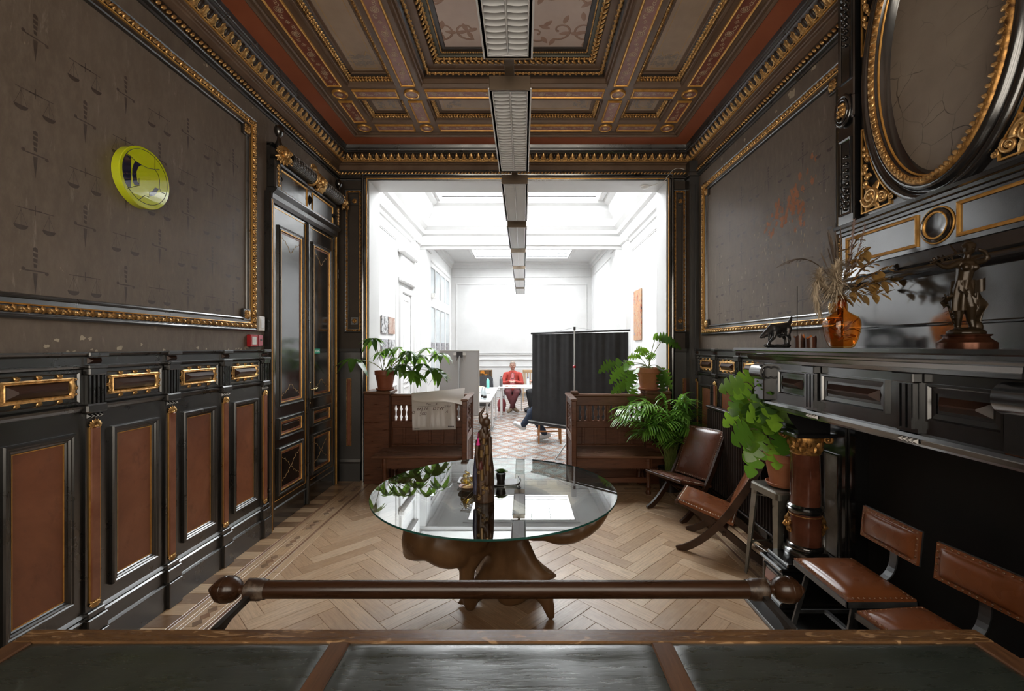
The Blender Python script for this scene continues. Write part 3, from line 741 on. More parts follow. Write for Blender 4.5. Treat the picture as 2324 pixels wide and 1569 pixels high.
# ------------------------------------------------------------------ framed fields on the walls
def u_acanth(mb, M, p):
    for q in (-1, 1): leaf_bump(mb, (q*p*.1, .0), PI/2-q*.75, p*.56, p*.13, .020, 0, M)
    leaf_bump(mb, (0, -.004), PI/2, p*.6, p*.10, .022, 0, M); mb.ball((p*.5, .004, .004), (p*.14, .008, .010), 6, 4, 0, M)
def wall_frame(M, parent, u0, v0, u1, v1, pitch, lo=-9):
    f = obj('wall_frame', MB(M).sweep([(0, 0), (0, .020), (.010, .030), (.020, .026), (.026, .026), (.060, .022), (.066, .016), (.092, .014), (.096, .022), (.104, .024), (.112, .020), (.115, .008), (.118, 0)], rect(u0, v0, u1, v1)), 'black_wood', parent)
    obj('gilt_fillet', MB(M).sweep([(.062, .020), (.062, .028), (.065, .030), (.069, .027), (.070, .016)], rect(u0, v0, u1, v1)), 'gold_line', f)
    obj('gilt_band', MB(M).sweep([(.024, .024), (.024, .0285), (.060, .0265), (.060, .024)], rect(u0, v0, u1, v1)), 'ceiling_dark', f)
    g = MB(); Mi = M
    def fn(mb, Mx, p):
        if (Mx.translation.y > lo) or M is WB: u_acanth(mb, Mx, p)
    orn_run(g, ((u0, v0), (u1, v1)), .027, .030, pitch, fn, Mi)
    obj('gilt_leaf_moulding', g, 'gold', f)
    for cu, cv, su, sv in ((u0, v0, 1, 1), (u1, v0, -1, 1), (u1, v1, -1, -1), (u0, v1, 1, -1)):
        a, b = cu+su*.085, cv+sv*.085; s_ = .10
        k = obj('corner_block', MB(M).box((min(a, a+su*s_), min(b, b+sv*s_), 0), (max(a, a+su*s_), max(b, b+sv*s_), .024), ch=.004), 'black_wood', f)
        if M is WB or cu > lo:
            q = MB(M); c_ = (a+su*s_*.5, b+sv*s_*.5)
            rosette(q, c_, .040, .020, 8, 0, T(0, 0, .022))
            for i in range(4): scroll(q, (c_[0]+.03*math.cos(PI/4+i*PI/2), c_[1]+.03*math.sin(PI/4+i*PI/2)), .013, 1.2, .004, 10, 0, None, i, 1, z=.026)
            obj('corner_ornament', q, 'gold', k)
    return f
wall_frame(WL, wall_left, .35, 1.83, 3.90, 3.663, .062, 1.9)
wall_frame(WR, wall_right, 2.98, 1.83, 5.40, 3.65, .062, 2.9)
# stencils of scales and daggers
def m_scale():
    b = MB(); h = .0004
    def st(p, q, w): 
        d = Vector(q)-Vector(p); n = Vector((-d.y, d.x)).normalized()*w/2
        b.add([(p[0]-n.x, p[1]-n.y, h), (q[0]-n.x, q[1]-n.y, h), (q[0]+n.x, q[1]+n.y, h), (p[0]+n.x, p[1]+n.y, h)], [(0, 1, 2, 3)])
    st((-.085, .0), (.085, .0), .0035); st((-.03, -.001), (.03, .001), .006); st((0, -.022), (0, .026), .004)
    for s_ in (-1, 1):
        x = s_*.062
        for dx in (-.028, 0, .028): st((x, -.012), (x+dx, -.085), .0014)
        st((x, .0), (x, -.014), .002)
        pts = [(x+.030*math.cos(a), -.085+.020*math.sin(a)) for a in [PI+PI*i/8 for i in range(9)]]
        b.add([(px, py, h) for px, py in pts], [tuple(range(9))]); st((x-.031, -.084), (x+.031, -.084), .004)
    me = b.mesh('painted_scale'); me.materials.append(MATS['stencil_dark']); return me
def m_dagger():
    b = MB(); h = .0004
    def pg(pts): b.add([(x, y, h) for x, y in pts], [tuple(range(len(pts)))])
    pg([(-.010, -.02), (.010, -.02), (.007, -.06), (0, -.125), (-.007, -.06)])
    for i in range(3): y = .004+i*.026; pg([(-.007-.0015*i, y+.004), (.007+.0015*i, y), (.008+.0015*i, y+.018), (-.008-.0015*i, y+.022)])
    pg([(-.011, .086), (.011, .082), (.010, .098), (0, .106), (-.010, .100)])
    pg([(-.05, -.008), (-.045, -.013), (.045, -.013), (.05, -.008), (0, -.006)])
    for s_ in (-1, 1): pg([(s_*.052+.009*math.cos(a)*s_, -.010-s_*.006+.009*math.sin(a)*s_) for a in [2*PI*i/10 for i in range(10)]])
    me = b.mesh('painted_dagger'); me.materials.append(MATS['stencil_dark']); return me
SC, DG = m_scale(), m_dagger()
def stencils(M, parent, us, v0, v1, alt):
    for i, u in enumerate(us):
        v = v0 if (i+alt) % 2 else v0-.28; k = 0
        while v < v1:
            if v > v0-.12 and v+.10 < v1+.05:
                me = SC if k % 2 == 0 else DG
                o = obj('painted_scale' if k % 2 == 0 else 'painted_dagger', me, None, parent); o.matrix_world = M @ T(u, v, .0004)
                o.matrix_parent_inverse = Matrix()
            v += .28; k += 1
stencils(WL, wall_left, [3.62-.245*i for i in range(8)], 2.07, 3.48, 0)
stencils(WR, wall_right, [3.24+.245*i for i in range(8)], 2.07, 3.46, 1)
# places where the paint has come off
def flakes(M, parent, spots, name, mt, ct=None):
    for (u, v, r) in spots:
        b = MB(M); n = 11; pts = []
        for i in range(n): a = 2*PI*i/n; q = r*rnd.uniform(.45, 1.1); pts.append((u+q*math.cos(a)*1.2, v+q*math.sin(a), .0009))
        b.add(pts, [tuple(range(n))]); obj(name, b, mt, parent)
R_ = random.Random(4)
flakes(WL, wall_left, [(R_.uniform(2.0, 3.95), 1.672+R_.random()**2*.03, R_.uniform(.006, .016)) for i in range(14)]+[(2.25, 1.73, .014), (2.38, 1.745, .018), (2.42, 1.74, .012), (2.6, 1.69, .02), (2.75, 1.71, .01), (2.2, 1.70, .012)]+
       [(3.2+R_.random()*1.9, 3.79-R_.random()*.03, R_.uniform(.006, .014)) for i in range(9)], 'flaked_patch', 'plaster_bare')
flakes(WR, wall_right, [(3.62, 3.74, .04), (3.66, 3.76, .025), (3.85, 3.72, .018), (4.4, 3.73, .02), (4.9, 3.75, .018), (3.35, 3.79, .03)], 'flaked_patch', 'plaster_bare')
for cu, cv, n_, sd in ((3.80, 2.83, 34, 1), (3.60, 2.90, 40, 2), (3.52, 2.76, 22, 3), (3.42, 3.02, 10, 4), (3.95, 2.76, 12, 5)):
    b = MB(WR); q = random.Random(sd)
    for i in range(n_):
        u, v, r = cu+q.gauss(0, .045), cv+q.gauss(0, .062), q.uniform(.006, .028); m_ = 9
        b.add([(u+r*q.uniform(.5, 1.1)*math.cos(2*PI*k/m_), v+1.4*r*q.uniform(.5, 1.1)*math.sin(2*PI*k/m_), .0006+i*.00001) for k in range(m_)], [tuple(range(m_))])
    obj('bare_brick_patch', b, 'brick_dust', wall_right)
b = MB(WR); q = random.Random(8)
for i in range(190):
    u, v, r = 3.9+q.gauss(0, .5), 2.45+q.gauss(0, .28), q.uniform(.002, .010); m_ = 7
    if not 3.12 < u < 5.25: continue
    b.add([(u+r*.6*q.uniform(.5, 1.1)*math.cos(2*PI*k/m_), v+2.2*r*q.uniform(.5, 1.1)*math.sin(2*PI*k/m_), .0006+i*.00001) for k in range(m_)], [tuple(range(m_))])
obj('scuff_marks', b, 'plaster_bare', wall_right, kind='stuff')
# ------------------------------------------------------------------ the opening's casing and the narrow fields beside it
cs = MB(WB); pth = [(OL, 0, 0), (OL, OT, 0), (OR, OT, 0), (OR, 0, 0)]
cs.sweep([(.075, 0), (.075, .03), (.062, .04), (.045, .036), (.040, .022), (.018, .020), (.012, .030), (.0, .030), (0, -.01)], pth, closed=False)
trim = struct('trim_1', cs, 'black_gloss', 'black and gilt casing round the wide opening', 'trim')
obj('gold_fillet', MB(WB).sweep([(.014, .026), (.014, .034), (.006, .036), (0, .034), (0, .026)], pth, closed=False), 'gold_line', trim)
for (u0, u1) in ((-2.235, -2.06), (1.925, 2.045)):
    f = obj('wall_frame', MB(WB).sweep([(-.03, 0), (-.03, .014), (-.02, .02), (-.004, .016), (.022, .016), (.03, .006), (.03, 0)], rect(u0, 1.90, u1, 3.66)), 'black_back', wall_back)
    obj('gilt_band', MB(WB).sweep([(-.003, .016), (0, .021), (.012, .021), (.016, .015)], rect(u0, 1.90, u1, 3.66)), 'gold_dark', f)
    g = MB(); orn_run(g, ((u0, 1.90), (u1, 3.66)), .018, -.002, .05, lambda mb, Mx, p: u_bead(mb, Mx @ Matrix.Diagonal((1, .35, .4, 1)), p), WB); obj('gilt_leaf_moulding', g, 'gold_dark', f)
    for v in (2.02, 3.54):
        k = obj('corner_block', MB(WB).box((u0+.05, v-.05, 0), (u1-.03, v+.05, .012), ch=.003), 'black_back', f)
        q = MB(WB); rosette(q, ((u0+u1)/2+.01, v), .036, .014, 8, 0, T(0, 0, .010)); obj('corner_ornament', q, 'gold_dark', k)
for (u0, u1) in ((XL, OL-.08), (OR+.08, XR)):
    B = MB(WB); B.box((u0, 0, 0), (u1, 1.66, .03)); ext(B, [(1.62, .03), (1.63, .05), (1.668, .055), (1.668, 0)], u0, u1)
    ext(B, [(0, .055), (.22, .055), (.24, .04), (.27, .03)], u0, u1)
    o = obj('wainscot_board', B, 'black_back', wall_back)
    c = (u0+u1)/2
    obj('pilaster_strip', MB(WB).box((c-.02, .45, .03), (c+.02, 1.28, .04), ch=.003), 'brown_strip', o)
    g = MB(WB); g.sweep([(-.008, .03), (-.008, .040), (0, .040), (0, .03)], rect(c-.022, .448, c+.022, 1.282)); obj('gold_fillet', g, 'gold_dark', o)
pc = MB(); pc.box((2.06, YB-.15, 0), (XR, YB, 4.0)); pc.box((2.03, YB-.18, 0), (XR, YB, .25), ch=.01); pc.box((2.04, YB-.17, 3.80), (XR, YB, 3.86), ch=.01)
for k in range(2): pc.box((2.08+k*.05, YB-.16, .35), (2.105+k*.05, YB-.14, 3.7))
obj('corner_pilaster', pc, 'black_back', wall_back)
# ------------------------------------------------------------------ double door on the left
door = bpy.data.objects.new('door_1', None); C.objects.link(door); tag(door, 'tall black double door with gilt lines and carved fasces overdoor', 'door', kind='structure')
DU0, DU1, DT = 4.14, 5.47, 3.03
cas = MB(WL); pth = [(DU0, 0, 0), (DU0, DT, 0), (DU1, DT, 0), (DU1, 0, 0)]
cas.sweep([(.085, 0), (.085, .045), (.07, .055), (.05, .05), (.045, .035), (.02, .03), (.012, .04), (0, .04), (0, 0)], pth, closed=False)
obj('door_casing', cas, 'black_wood', door)
obj('gold_fillet', MB(WL).sweep([(.048, .036), (.046, .052), (.040, .052), (.038, .03)], pth, closed=False), 'gold_line', door)
DP = [(-.05, 0), (-.05, .014), (-.042, .020), (-.034, .016), (-.030, .010), (-.018, .010), (-.016, .016), (-.008, .014), (0, .002)]
um = (DU0+DU1)/2
for (a, b) in ((DU0+.005, um-.012), (um+.012, DU1-.005)):
    lf = obj('door_leaf', MB(WL).box((a, .004, .0), (b, DT-.004, .022)), 'black_gloss', door)
    c0, c1 = a+.135, b-.135
    for (v0, v1) in ((1.17, 2.80), (.86, .965), (.33, .68)):
        p = panel(WL, door, c0, v0, c1, v1, .022, 'black_gloss', 'door_panel', 0, DP, 'black_wood')
        obj('gold_fillet', MB(WL).sweep([(-.012, .03), (-.012, .038), (-.006, .038), (-.004, .03)], rect(c0, v0, c1, v1)), 'gold_line', p)
        obj('red_fillet', MB(WL).sweep([(.0, .024), (.0, .027), (.016, .027), (.016, .024)], rect(c0, v0, c1, v1)), 'brown_strip', p)
        if v1-v0 < .2: obj('raised_field', MB(WL).pyramid((c0+.03, v0+.025), (c1-.03, v1-.025), (.008, .008), .010, 0, T(0, 0, .024)), 'black_gloss', p)
        q = MB(WL); cx = (c0+c1)/2; hw = (c1-c0)/2-.03
        def ogee(v, sg, dip):
            pts = [(cx+hw*x, v+sg*(dip*(1-abs(x))**1.6+.018*abs(math.sin(3*PI*x))), .0252) for x in [-1+2*i/24 for i in range(25)]]
            q.tube(pts, .0016, 4)
        if v1-v0 > .3:
            ogee(v0+(.05 if v1 > 1 else .07), 1, .10); ogee(v1-.05, -1, .12)
            obj('painted_gold_line', q, 'paint_gold', p)
    e = MB(WL); ext(e, [(.16, .022), (.165, .032), (.178, .034), (.186, .022)], a, b); obj('kick_moulding', e, 'black_wood', door)
    obj('gold_fillet', MB(WL).sweep([(.020, .022), (.020, .0255), (.026, .0255), (.026, .022)], rect(a, .22, b, DT-.01)), 'gold_line', door)
obj('astragal', MB(WL).box((um-.022, .0, .02), (um+.022, DT-.01, .05), ch=.008), 'black_wood', door)
h = MB(WL); hu, hv = um+.055, 1.20
h.prism([(-.014, -.11), (.014, -.11), (.018, -.06), (.012, 0), (.018, .06), (.014, .10), (-.014, .10), (-.018, .06), (-.012, 0), (-.018, -.06)], .022, .027, 0, T(hu, hv, 0))
h.tube([(hu, hv+.03, .027), (hu, hv+.03, .06), (hu+.02, hv+.03, .068), (hu+.06, hv+.025, .07), (hu+.085, hv+.04, .07)], [.008, .008, .009, .008, .010], 8)
h.ball((hu, hv+.10, .027), .012); h.ball((hu, hv-.12, .027), .012)
h.tube([(hu, hv-.06, .028), (hu, hv-.06, .036)], .010, 10)
t_ = mat('brass_old', (.30, .22, .11), (.50, .38, .20), 20, rough=.25, metal=.9)
obj('door_handle', h, 'brass_old', door)
mat('sign_green', (.005, .25, .15), rough=.4); mat('sign_white', (.85, .87, .85), rough=.4)
sg = MB(WL); su, sv = 5.02, 1.645
sg.prism([(-.08, 0), (-.055, .034), (-.055, .026), (.075, .026), (.075, -.026), (-.055, -.026), (-.055, -.034)], .030, .0315, 0, T(su, sv, 0))
so = tag(obj('exit_sign', sg, 'sign_green'), 'small green arrow exit sign stuck on the right door leaf', 'sign')
tm = text_mesh('UITGANG', .032); tm.transform(WL @ T(su+.012, sv-.001, .0318) @ Matrix.Diagonal((.78, 1.25, 1, 1))); obj('lettering', tm, 'sign_white', so)
# overdoor with a bundle of rods
OV = MB(WL)
ext(OV, [(3.03, .04), (3.06, .06), (3.10, .064), (3.12, .085), (3.135, .10), (3.15, .10), (3.15, 0)], DU0-.06, DU1+.05)
OV.box((DU0-.05, 3.15, 0), (DU1+.04, 3.40, .05))
ext(OV, [(3.385, .05), (3.39, .075), (3.405, .085), (3.42, .08), (3.42, 0)], DU0-.05, DU1+.04)
OV.box((DU0-.05, 3.42, 0), (DU1+.04, 3.56, .03)); ext(OV, [(3.545, .03), (3.55, .05), (3.57, .055), (3.575, 0)], DU0-.05, DU1+.04)
for (a, b) in ((DU0-.055, DU0+.045), (DU1-.055, DU1+.045)): OV.box((a, 3.15, 0), (b, 3.42, .085), ch=.012)
ov = obj('overdoor', OV, 'black_wood', door)
for (a, b) in ((DU0+.10, um-.07), (um+.07, DU1-.10)):
    obj('overdoor_field', MB(WL).sweep([(-.012, .05), (-.010, .062), (0, .058), (.004, .0505)], rect(a, 3.18, b, 3.36)), 'gold_line', ov)
for u in (DU0+.072, um, DU1-.085):
    obj('lozenge', MB(WL).add([(u-.028, 3.27, .052), (u, 3.21, .052), (u+.028, 3.27, .052), (u, 3.33, .052), (u, 3.27, .085)], [(0, 1, 4), (1, 2, 4), (2, 3, 4), (3, 0, 4)]), 'black_mantel', ov)
fr = MB(WL); v_, w_ = 3.475, .115
for (a, b) in ((DU0+.10, um-.09), (um+.09, DU1-.06)):
    n = int((b-a)/.013)
    fr.tube([(a, v_, w_), (b, v_, w_)], .060, 16)
    k = int((b-a)/.026)
    for i in range(k): fr.torus(.060, .011, 18, 6, 0, T(a+(b-a)*(i+.5)/k, v_, w_, 0, PI/2+.16, 0))
obj('fasces_roll', fr, 'black_wood', ov)
bd = MB(WL)
for (a, b) in ((DU0+.10, um-.09), (um+.09, DU1-.06)):
    k = int((b-a)/.052)
    for i in range(k):
        u = a+(b-a)*(i+.5)/k
        for q in range(9):
            an = -.5+q*.22; bd.ball((u+.010*math.sin(an), v_+.072*math.sin(an), w_+.072*math.cos(an)), .0055, 6, 4)
mat('bead_grey', (.35, .34, .33), rough=.3, metal=.4)
obj('bead_string', bd, 'bead_grey', ov)
def mask(mb, M, s=1):
    for i in range(9): leaf_bump(mb, (0, .01), PI/2+(i-4)*.36, .085*s, .020*s, .035*s, 0, M)
    for i in range(7): leaf_bump(mb, (0, -.01), -PI/2+(i-3)*.42, .095*s, .020*s, .040*s, 0, M)
    mb.ball((0, 0, .035*s), (.032*s, .042*s, .035*s), 10, 8, 0, M); mb.ball((0, -.008*s, .068*s), (.010*s, .014*s, .012*s), 8, 6, 0, M)
    for q in (-1, 1):
        mb.ball((q*.014*s, .012*s, .062*s), .008*s, 8, 6, 0, M); scroll(mb, (q*.055*s, .02*s), .028*s, 1.4, .010*s, 16, 0, M, 0, q, z=.02*s); scroll(mb, (q*.05*s, -.05*s), .024*s, 1.4, .009*s, 16, 0, M, PI, -q, z=.02*s)
g = MB(WL); mask(g, T(um, 3.46, .155, -.1), 1.15)
for q in (-1, 1): g.torus(.072, .018, 18, 6, 0, T(um+q*.085, v_, w_, 0, PI/2+q*.12, 0))
for i in range(7): leaf_bump(g, (um, 3.56), PI/2+(i-3)*.40, .10, .020, .03, 0, T(0, 0, .10))
obj('gilt_cartouche', g, 'gold', ov)
for u, sg_ in ((DU0+.0, -1), (DU1+.02, 1)):
    g = MB(WL); mask(g, T(u, 3.47, .13, 0, sg_*.5, 0), .92); g.torus(.024, .006, 16, 6, 0, T(u+.06, 3.42, .17)); obj('gilt_mask', g, 'gold', ov)
    f = MB(WL); f.lathe([(.03, 3.50), (.035, 3.56), (.02, 3.60), (.015, 3.635), (.030, 3.65), (.042, 3.68), (.044, 3.70), (.036, 3.73), (.015, 3.745), (.0, 3.75)], 14, 0, T(u, 0, .085) @ Matrix(((1, 0, 0, 0), (0, 0, 1, 0), (0, -1, 0, 0), (0, 0, 0, 1))))
    obj('finial', f, 'black_gloss', ov)
    g = MB(WL); ub = u+.0
    for i in range(6): q = 3.19+i*.036; g.ball((DU0-.005 if sg_ < 0 else DU1-.005, q, .088), (.016, .018, .010), 8, 6); leaf_bump(g, (DU0-.005 if sg_ < 0 else DU1-.005, q), i*2.2, .03, .008, .012, 0, T(0, 0, .085))
    obj('gilt_drop', g, 'gold', ov)
# ------------------------------------------------------------------ fireplace with overmantel
FY = 2.20                                         # its middle
fire = thing('fireplace', 'black carved fireplace with red columns and tall oval overmantel', 'fireplace', (XR, FY, 0))
FM = Matrix.Translation((-XR, -FY, 0)) @ WR       # wall frame expressed in the fireplace's own space
def fb(): return MB(FM)
mat('stone_gloss', (.09, .075, .06), (.22, .19, .16), 5, rough=.10, rough2=.22, spec=.6)
mat('red_marble', (.060, .018, .010), (.12, .040, .022), 9, rough=.10, rough2=.2, spec=.6)
def m_crack():
    t = NT('crackled_plaster'); v = t.coords('Object', (1, 1, 1)); n = t.node('ShaderNodeTexNoise'); n.inputs['Scale'].default_value = 5; t.link(v, n.inputs['Vector'])
    mx = t.mix(.10, v, n.outputs['Color'], 'ADD')
    vo = t.node('ShaderNodeTexVoronoi', feature='DISTANCE_TO_EDGE'); vo.inputs['Scale'].default_value = 6.5; t.link(mx, vo.inputs['Vector'])
    crack = t.ramp(vo.outputs['Distance'], [(.004, 1.0), (.018, 0.0)]); msk = t.ramp(t.noise(v, 3, 3), [(.42, 0.0), (.6, 1.0)])
    base = t.ramp(t.noise(v, 2.5, 6), [(.3, (.18, .142, .110)), (.7, (.27, .22, .175))])
    t.set(Base_Color=t.mix(t.math('MULTIPLY', crack, msk), base, (.055, .04, .03)), Roughness=.55)
m_crack()
uL, uR = FY-.655, FY+.655                         # near and far edge of the chimney breast
b = fb(); b.box((uL, 1.66, 0), (uR, 4.0, .11)); obj('chimney_breast', b, 'black_mantel', fire)
# lower field with bead, bullnose, medallion band, cornice
b = fb(); b.box((uL, 1.69, .10), (uR, 2.06, .135)); ext(b, [(1.80, .135), (1.804, .143), (1.812, .145), (1.818, .135)], uL, uR)
obj('overmantel_field', b, 'black_gloss', fire)
b = fb(); ext(b, [(2.05, .11), (2.055, .15), (2.065, .17)]+[(2.085+.022*math.sin(a), .165+.028*math.cos(a)) for a in (-.9, -.4, 0, .5, 1.0, 1.5)]+[(2.112, .15), (2.12, .16), (2.125, .15), (2.19, .135), (2.20, .142)], uL-.02, uR+.0)
obj('bullnose_rail', b, 'black_mantel', fire)
b = fb(); b.box((uL, 2.19, .1), (uR, 2.40, .142)); band = obj('medallion_band', b, 'black_mantel', fire)
for (a, c) in ((uL+.05, FY-.115), (FY+.115, uR-.05)):
    obj('gold_fillet', fb().sweep([(-.012, .142), (-.012, .150), (-.004, .154), (.004, .150), (.004, .143)], rect(a, 2.225, c, 2.365)), 'gold_line', band)
fl2 = lambda u, v, w, **k: T(u, v, w, **k)
b = fb(); b.lathe([(.082, .142), (.080, .156), (.072, .160), (.066, .152), (.058, .148), (.0001, .148)], 32, 0, T(FY, 2.295, 0)); obj('medallion', b, 'black_mantel', band)
b = fb(); b.torus(.064, .0065, 32, 6, 0, T(FY, 2.295, .152)); b.torus(.088, .005, 32, 6, 0, T(FY, 2.295, .144)); obj('gold_ring', b, 'gold_line', band)
b = fb(); ext(b, [(2.39, .14), (2.395, .155), (2.41, .158), (2.415, .172), (2.43, .176), (2.436, .190), (2.452, .196), (2.458, .18), (2.465, .165), (2.48, .12)], uL-.02, uR+.01); obj('overmantel_cornice', b, 'black_mantel', fire)
# oval
OC = (FY, 3.22); oa, ob = .385, .71
def oval(a, c, w, n=56): return [(OC[0]+a*math.cos(2*PI*i/n), OC[1]+c*math.sin(2*PI*i/n), w) for i in range(n)]
b = fb(); n = 56; o_ = oval(oa+.04, ob+.04, .135); x0, x1, y0, y1 = uL+.155, uR-.155, 2.47, 4.0
sq = []
for p in o_:
    dx, dy = p[0]-OC[0], p[1]-OC[1]; s_ = min((x1-OC[0])/abs(dx) if dx else 9, ((y1-OC[1]) if dy > 0 else (OC[1]-y0))/abs(dy) if dy else 9); sq.append((OC[0]+dx*s_, OC[1]+dy*s_, .135))
b.add(o_+sq, [(i, n+i, n+(i+1) % n, (i+1) % n) for i in range(n)])
b.add([(p[0], p[1], .10) for p in sq]+sq, [(i, (i+1) % n, n+(i+1) % n, n+i) for i in range(n)]); obj('oval_surround', b, 'black_mantel', fire)
b = fb(); b.sweep([(-.085, .135), (-.085, .16), (-.07, .172), (-.05, .165), (-.045, .15), (-.034, .15), (-.03, .17), (-.012, .185), (-.004, .18)], oval(oa, ob, 0), smooth=True); ofr = obj('oval_frame', b, 'black_mantel', fire)
b = fb(); b.sweep([(-.006, .178), (0, .19), (.012, .194), (.026, .188), (.032, .176)], oval(oa, ob, 0), smooth=True); obj('gilt_oval', b, 'gold_dark', ofr)
b = fb(); b.sweep([(.032, .176), (.038, .160), (.044, .158), (.066, .112)], oval(oa, ob, 0), smooth=True); obj('oval_cove', b, 'black_mantel', ofr)  # inner slope coloured black for the shadow inside the oval frame
b = fb(); b.sweep([(.038, .159), (.040, .166), (.046, .165), (.048, .157)], oval(oa, ob, 0), smooth=True); obj('gilt_oval_line', b, 'gold_line', ofr)
g = fb(); N_ = 96
for i in range(N_):
    t_ = 2*PI*(i+.5)/N_; p = (OC[0]+(oa-.022)*math.cos(t_), OC[1]+(ob-.022)*math.sin(t_)); an = math.atan2((oa)*math.cos(t_), -(ob)*math.sin(t_))
    Mx = T(p[0], p[1], .186, 0, 0, an); leaf_bump(g, (0, -.016), PI/2-.5, .040, .011, .014, 0, Mx); leaf_bump(g, (0, -.016), PI/2+.6, .026, .008, .010, 0, Mx)
obj('gilt_oval_leaf', g, 'gold', ofr)
b = fb(); b.add(oval(oa-.05, ob-.05, .112), [tuple(range(n))]); obj('oval_plaster', b, 'crackled_plaster', fire)
# corner spandrels with gilt scrolls
for su in (-1, 1):
    for sv in (-1, 1):
        cu, cv = (x1-.015 if su > 0 else x0+.015), (y1-.02 if sv > 0 else y0+.03)
        tri = [(cu, cv, .1365)]
        for k in range(9):
            a = PI/2*(k/8)*.86+.11; q = (OC[0]+su*(oa+.115)*math.cos(a), OC[1]+sv*(ob+.115)*math.sin(a))
            if abs(q[0]-OC[0]) < abs(cu-OC[0]) and abs(q[1]-OC[1]) < abs(cv-OC[1]): tri.append((q[0], q[1], .1365))
        if len(tri) < 3: continue
        tri = [tri[0], (cu, tri[1][1], .1365)]+tri[1:]+[(tri[-1][0], cv, .1365)]
        tri = tri if su*sv > 0 else tri[::-1]
        sp = obj('spandrel', fb().add(tri, [tuple(range(len(tri)))]), 'soot_board', fire)
        obj('gold_fillet', fb().sweep([(0, .136), (0, .146), (.008, .146), (.008, .136)], [(p[0], p[1], 0) for p in tri]), 'gold_line', sp)
        g = fb(); scroll(g, (cu-su*.075, cv-sv*.075), .062, 1.7, .015, 24, 0, None, 0, su*sv, z=.15); scroll(g, (cu-su*.155, cv-sv*.045), .034, 1.5, .010, 18, 0, None, 1, -su*sv, z=.148)
        scroll(g, (cu-su*.215, cv-sv*.028), .018, 1.3, .006, 14, 0, None, 2, su*sv, z=.146)
        for k in range(7): g.ball((cu-su*(.035+.012*math.sin(k*2)), cv-sv*(.16+k*.035), .15), (.016-.001*k, .018, .014), 8, 6); leaf_bump(g, (cu-su*.04, cv-sv*(.15+k*.035)), k*1.9, .04, .011, .016, 0, T(0, 0, .14))
        for k in range(6): leaf_bump(g, (cu-su*.075, cv-sv*.075), k*1.05, .10, .018, .02, 0, T(0, 0, .14))
        obj('gilt_scrollwork', g, 'gold', sp)
# side pilasters of the overmantel
for (a, c) in ((uL-.01, uL+.13), (uR-.13, uR+.01)):
    b = fb(); b.box((a, 2.46, .1), (c, 4.0, .165), ch=.006)
    for (v0, v1) in ((2.53, 2.98), (3.36, 3.93)): b.sweep([(-.012, .165), (-.010, .176), (0, .172), (.004, .166)], rect(a+.03, v0, c-.03, v1))
    m_ = (a+c)/2
    b.box((a-.012, 3.10, .12), (c+.012, 3.24, .175), ch=.008)
    b.torus(.078, .012, 24, 6, 0, T(m_, 3.17, .18) @ Matrix.Diagonal((.8, 1.15, 1, 1))); b.torus(.058, .010, 24, 6, 0, T(m_, 3.17, .186) @ Matrix.Diagonal((.8, 1.15, 1, 1)))
    pl_ = obj('overmantel_pilaster', b, 'black_mantel', fire)
    g = fb(); rosette(g, (m_, 3.17), .044, .030, 9, 0, T(0, 0, .172)); [g.ball((m_+.02*math.cos(k*1.3), 3.17+.035*math.sin(k*2.1), .195), .011, 8, 6) for k in range(9)]; obj('gilt_boss', g, 'gold', pl_)
    for (v0, dr) in ((2.56, 1), (3.90, -1)):
        g = fb()
        for k in range(8):
            v = v0+dr*k*.045; s_ = 1-.085*k
            for q in (-1, 1): leaf_bump(g, (m_, v), (PI/2*dr)-q*.7, .05*s_, .013*s_, .022, 0, T(0, 0, .163))
            g.ball((m_, v, .168), (.012*s_, .018*s_, .016), 8, 6)
        obj('carved_drop', g, 'black_gloss', pl_)
# mantel shelf and frieze
sh = fb(); u0, u1, w1 = FY-.90, FY+.90, .72
def loop(e): return [(u0+e, 0, 0), (u0+e, 0, w1-e), (u1-e, 0, w1-e), (u1-e, 0, 0)]
prof = [(0, 1.690), (0, 1.674), (.008, 1.668), (.012, 1.655), (.03, 1.648), (.034, 1.640), (.060, 1.634), (.072, 1.616), (.085, 1.612), (.090, 1.596), (.12, 1.590)]
vs = []; fs = []
for e, v in prof: vs += [(p[0], v, p[2]) for p in loop(e)]
for k in range(len(prof)-1):
    for i in range(3): fs.append((k*4+i, k*4+i+1, k*4+4+i+1, k*4+4+i))
sh.add(vs, fs); sh.add(vs[:4], [(3, 2, 1, 0)]); sh.add(vs[-4:], [(0, 1, 2, 3)])
obj('mantel_shelf', sh, 'black_mantel', fire)
f0, f1, fw_ = FY-.80, FY+.80, .56
b = fb(); b.box((f0, 1.325, 0), (f1, 1.592, fw_))
vs = []; fs = []
pr2 = [(-.0, 1.345), (-.022, 1.340), (-.026, 1.326), (-.010, 1.318), (-.006, 1.300), (.012, 1.296), (.02, 1.285)]
for e, v in pr2: vs += [(f0+e, v, 0), (f0+e, v, fw_-e), (f1-e, v, fw_-e), (f1-e, v, 0)]
for k in range(len(pr2)-1):
    for i in range(3): fs.append((k*4+i, k*4+i+1, k*4+4+i+1, k*4+4+i))
b.add(vs, fs); b.add(vs[-4:], [(0, 1, 2, 3)])
fz = obj('mantel_frieze', b, 'black_mantel', fire)
for (a, c) in ((FY-.66, FY-.46), (FY-.17, FY+.17), (FY+.38+.01, FY+.58)):
    p_ = obj('frieze_panel', fb().sweep([(-.035, fw_), (-.035, fw_+.014), (-.026, fw_+.014), (-.020, fw_+.004), (0, fw_+.003)], rect(a-.01, 1.435, c+.01, 1.515)), 'black_mantel', fire)
    obj('frieze_lozenge', fb().pyramid((a, 1.448), (c, 1.502), (.03, .024), .032, 0, T(0, 0, fw_)), 'brown_gloss', p_)
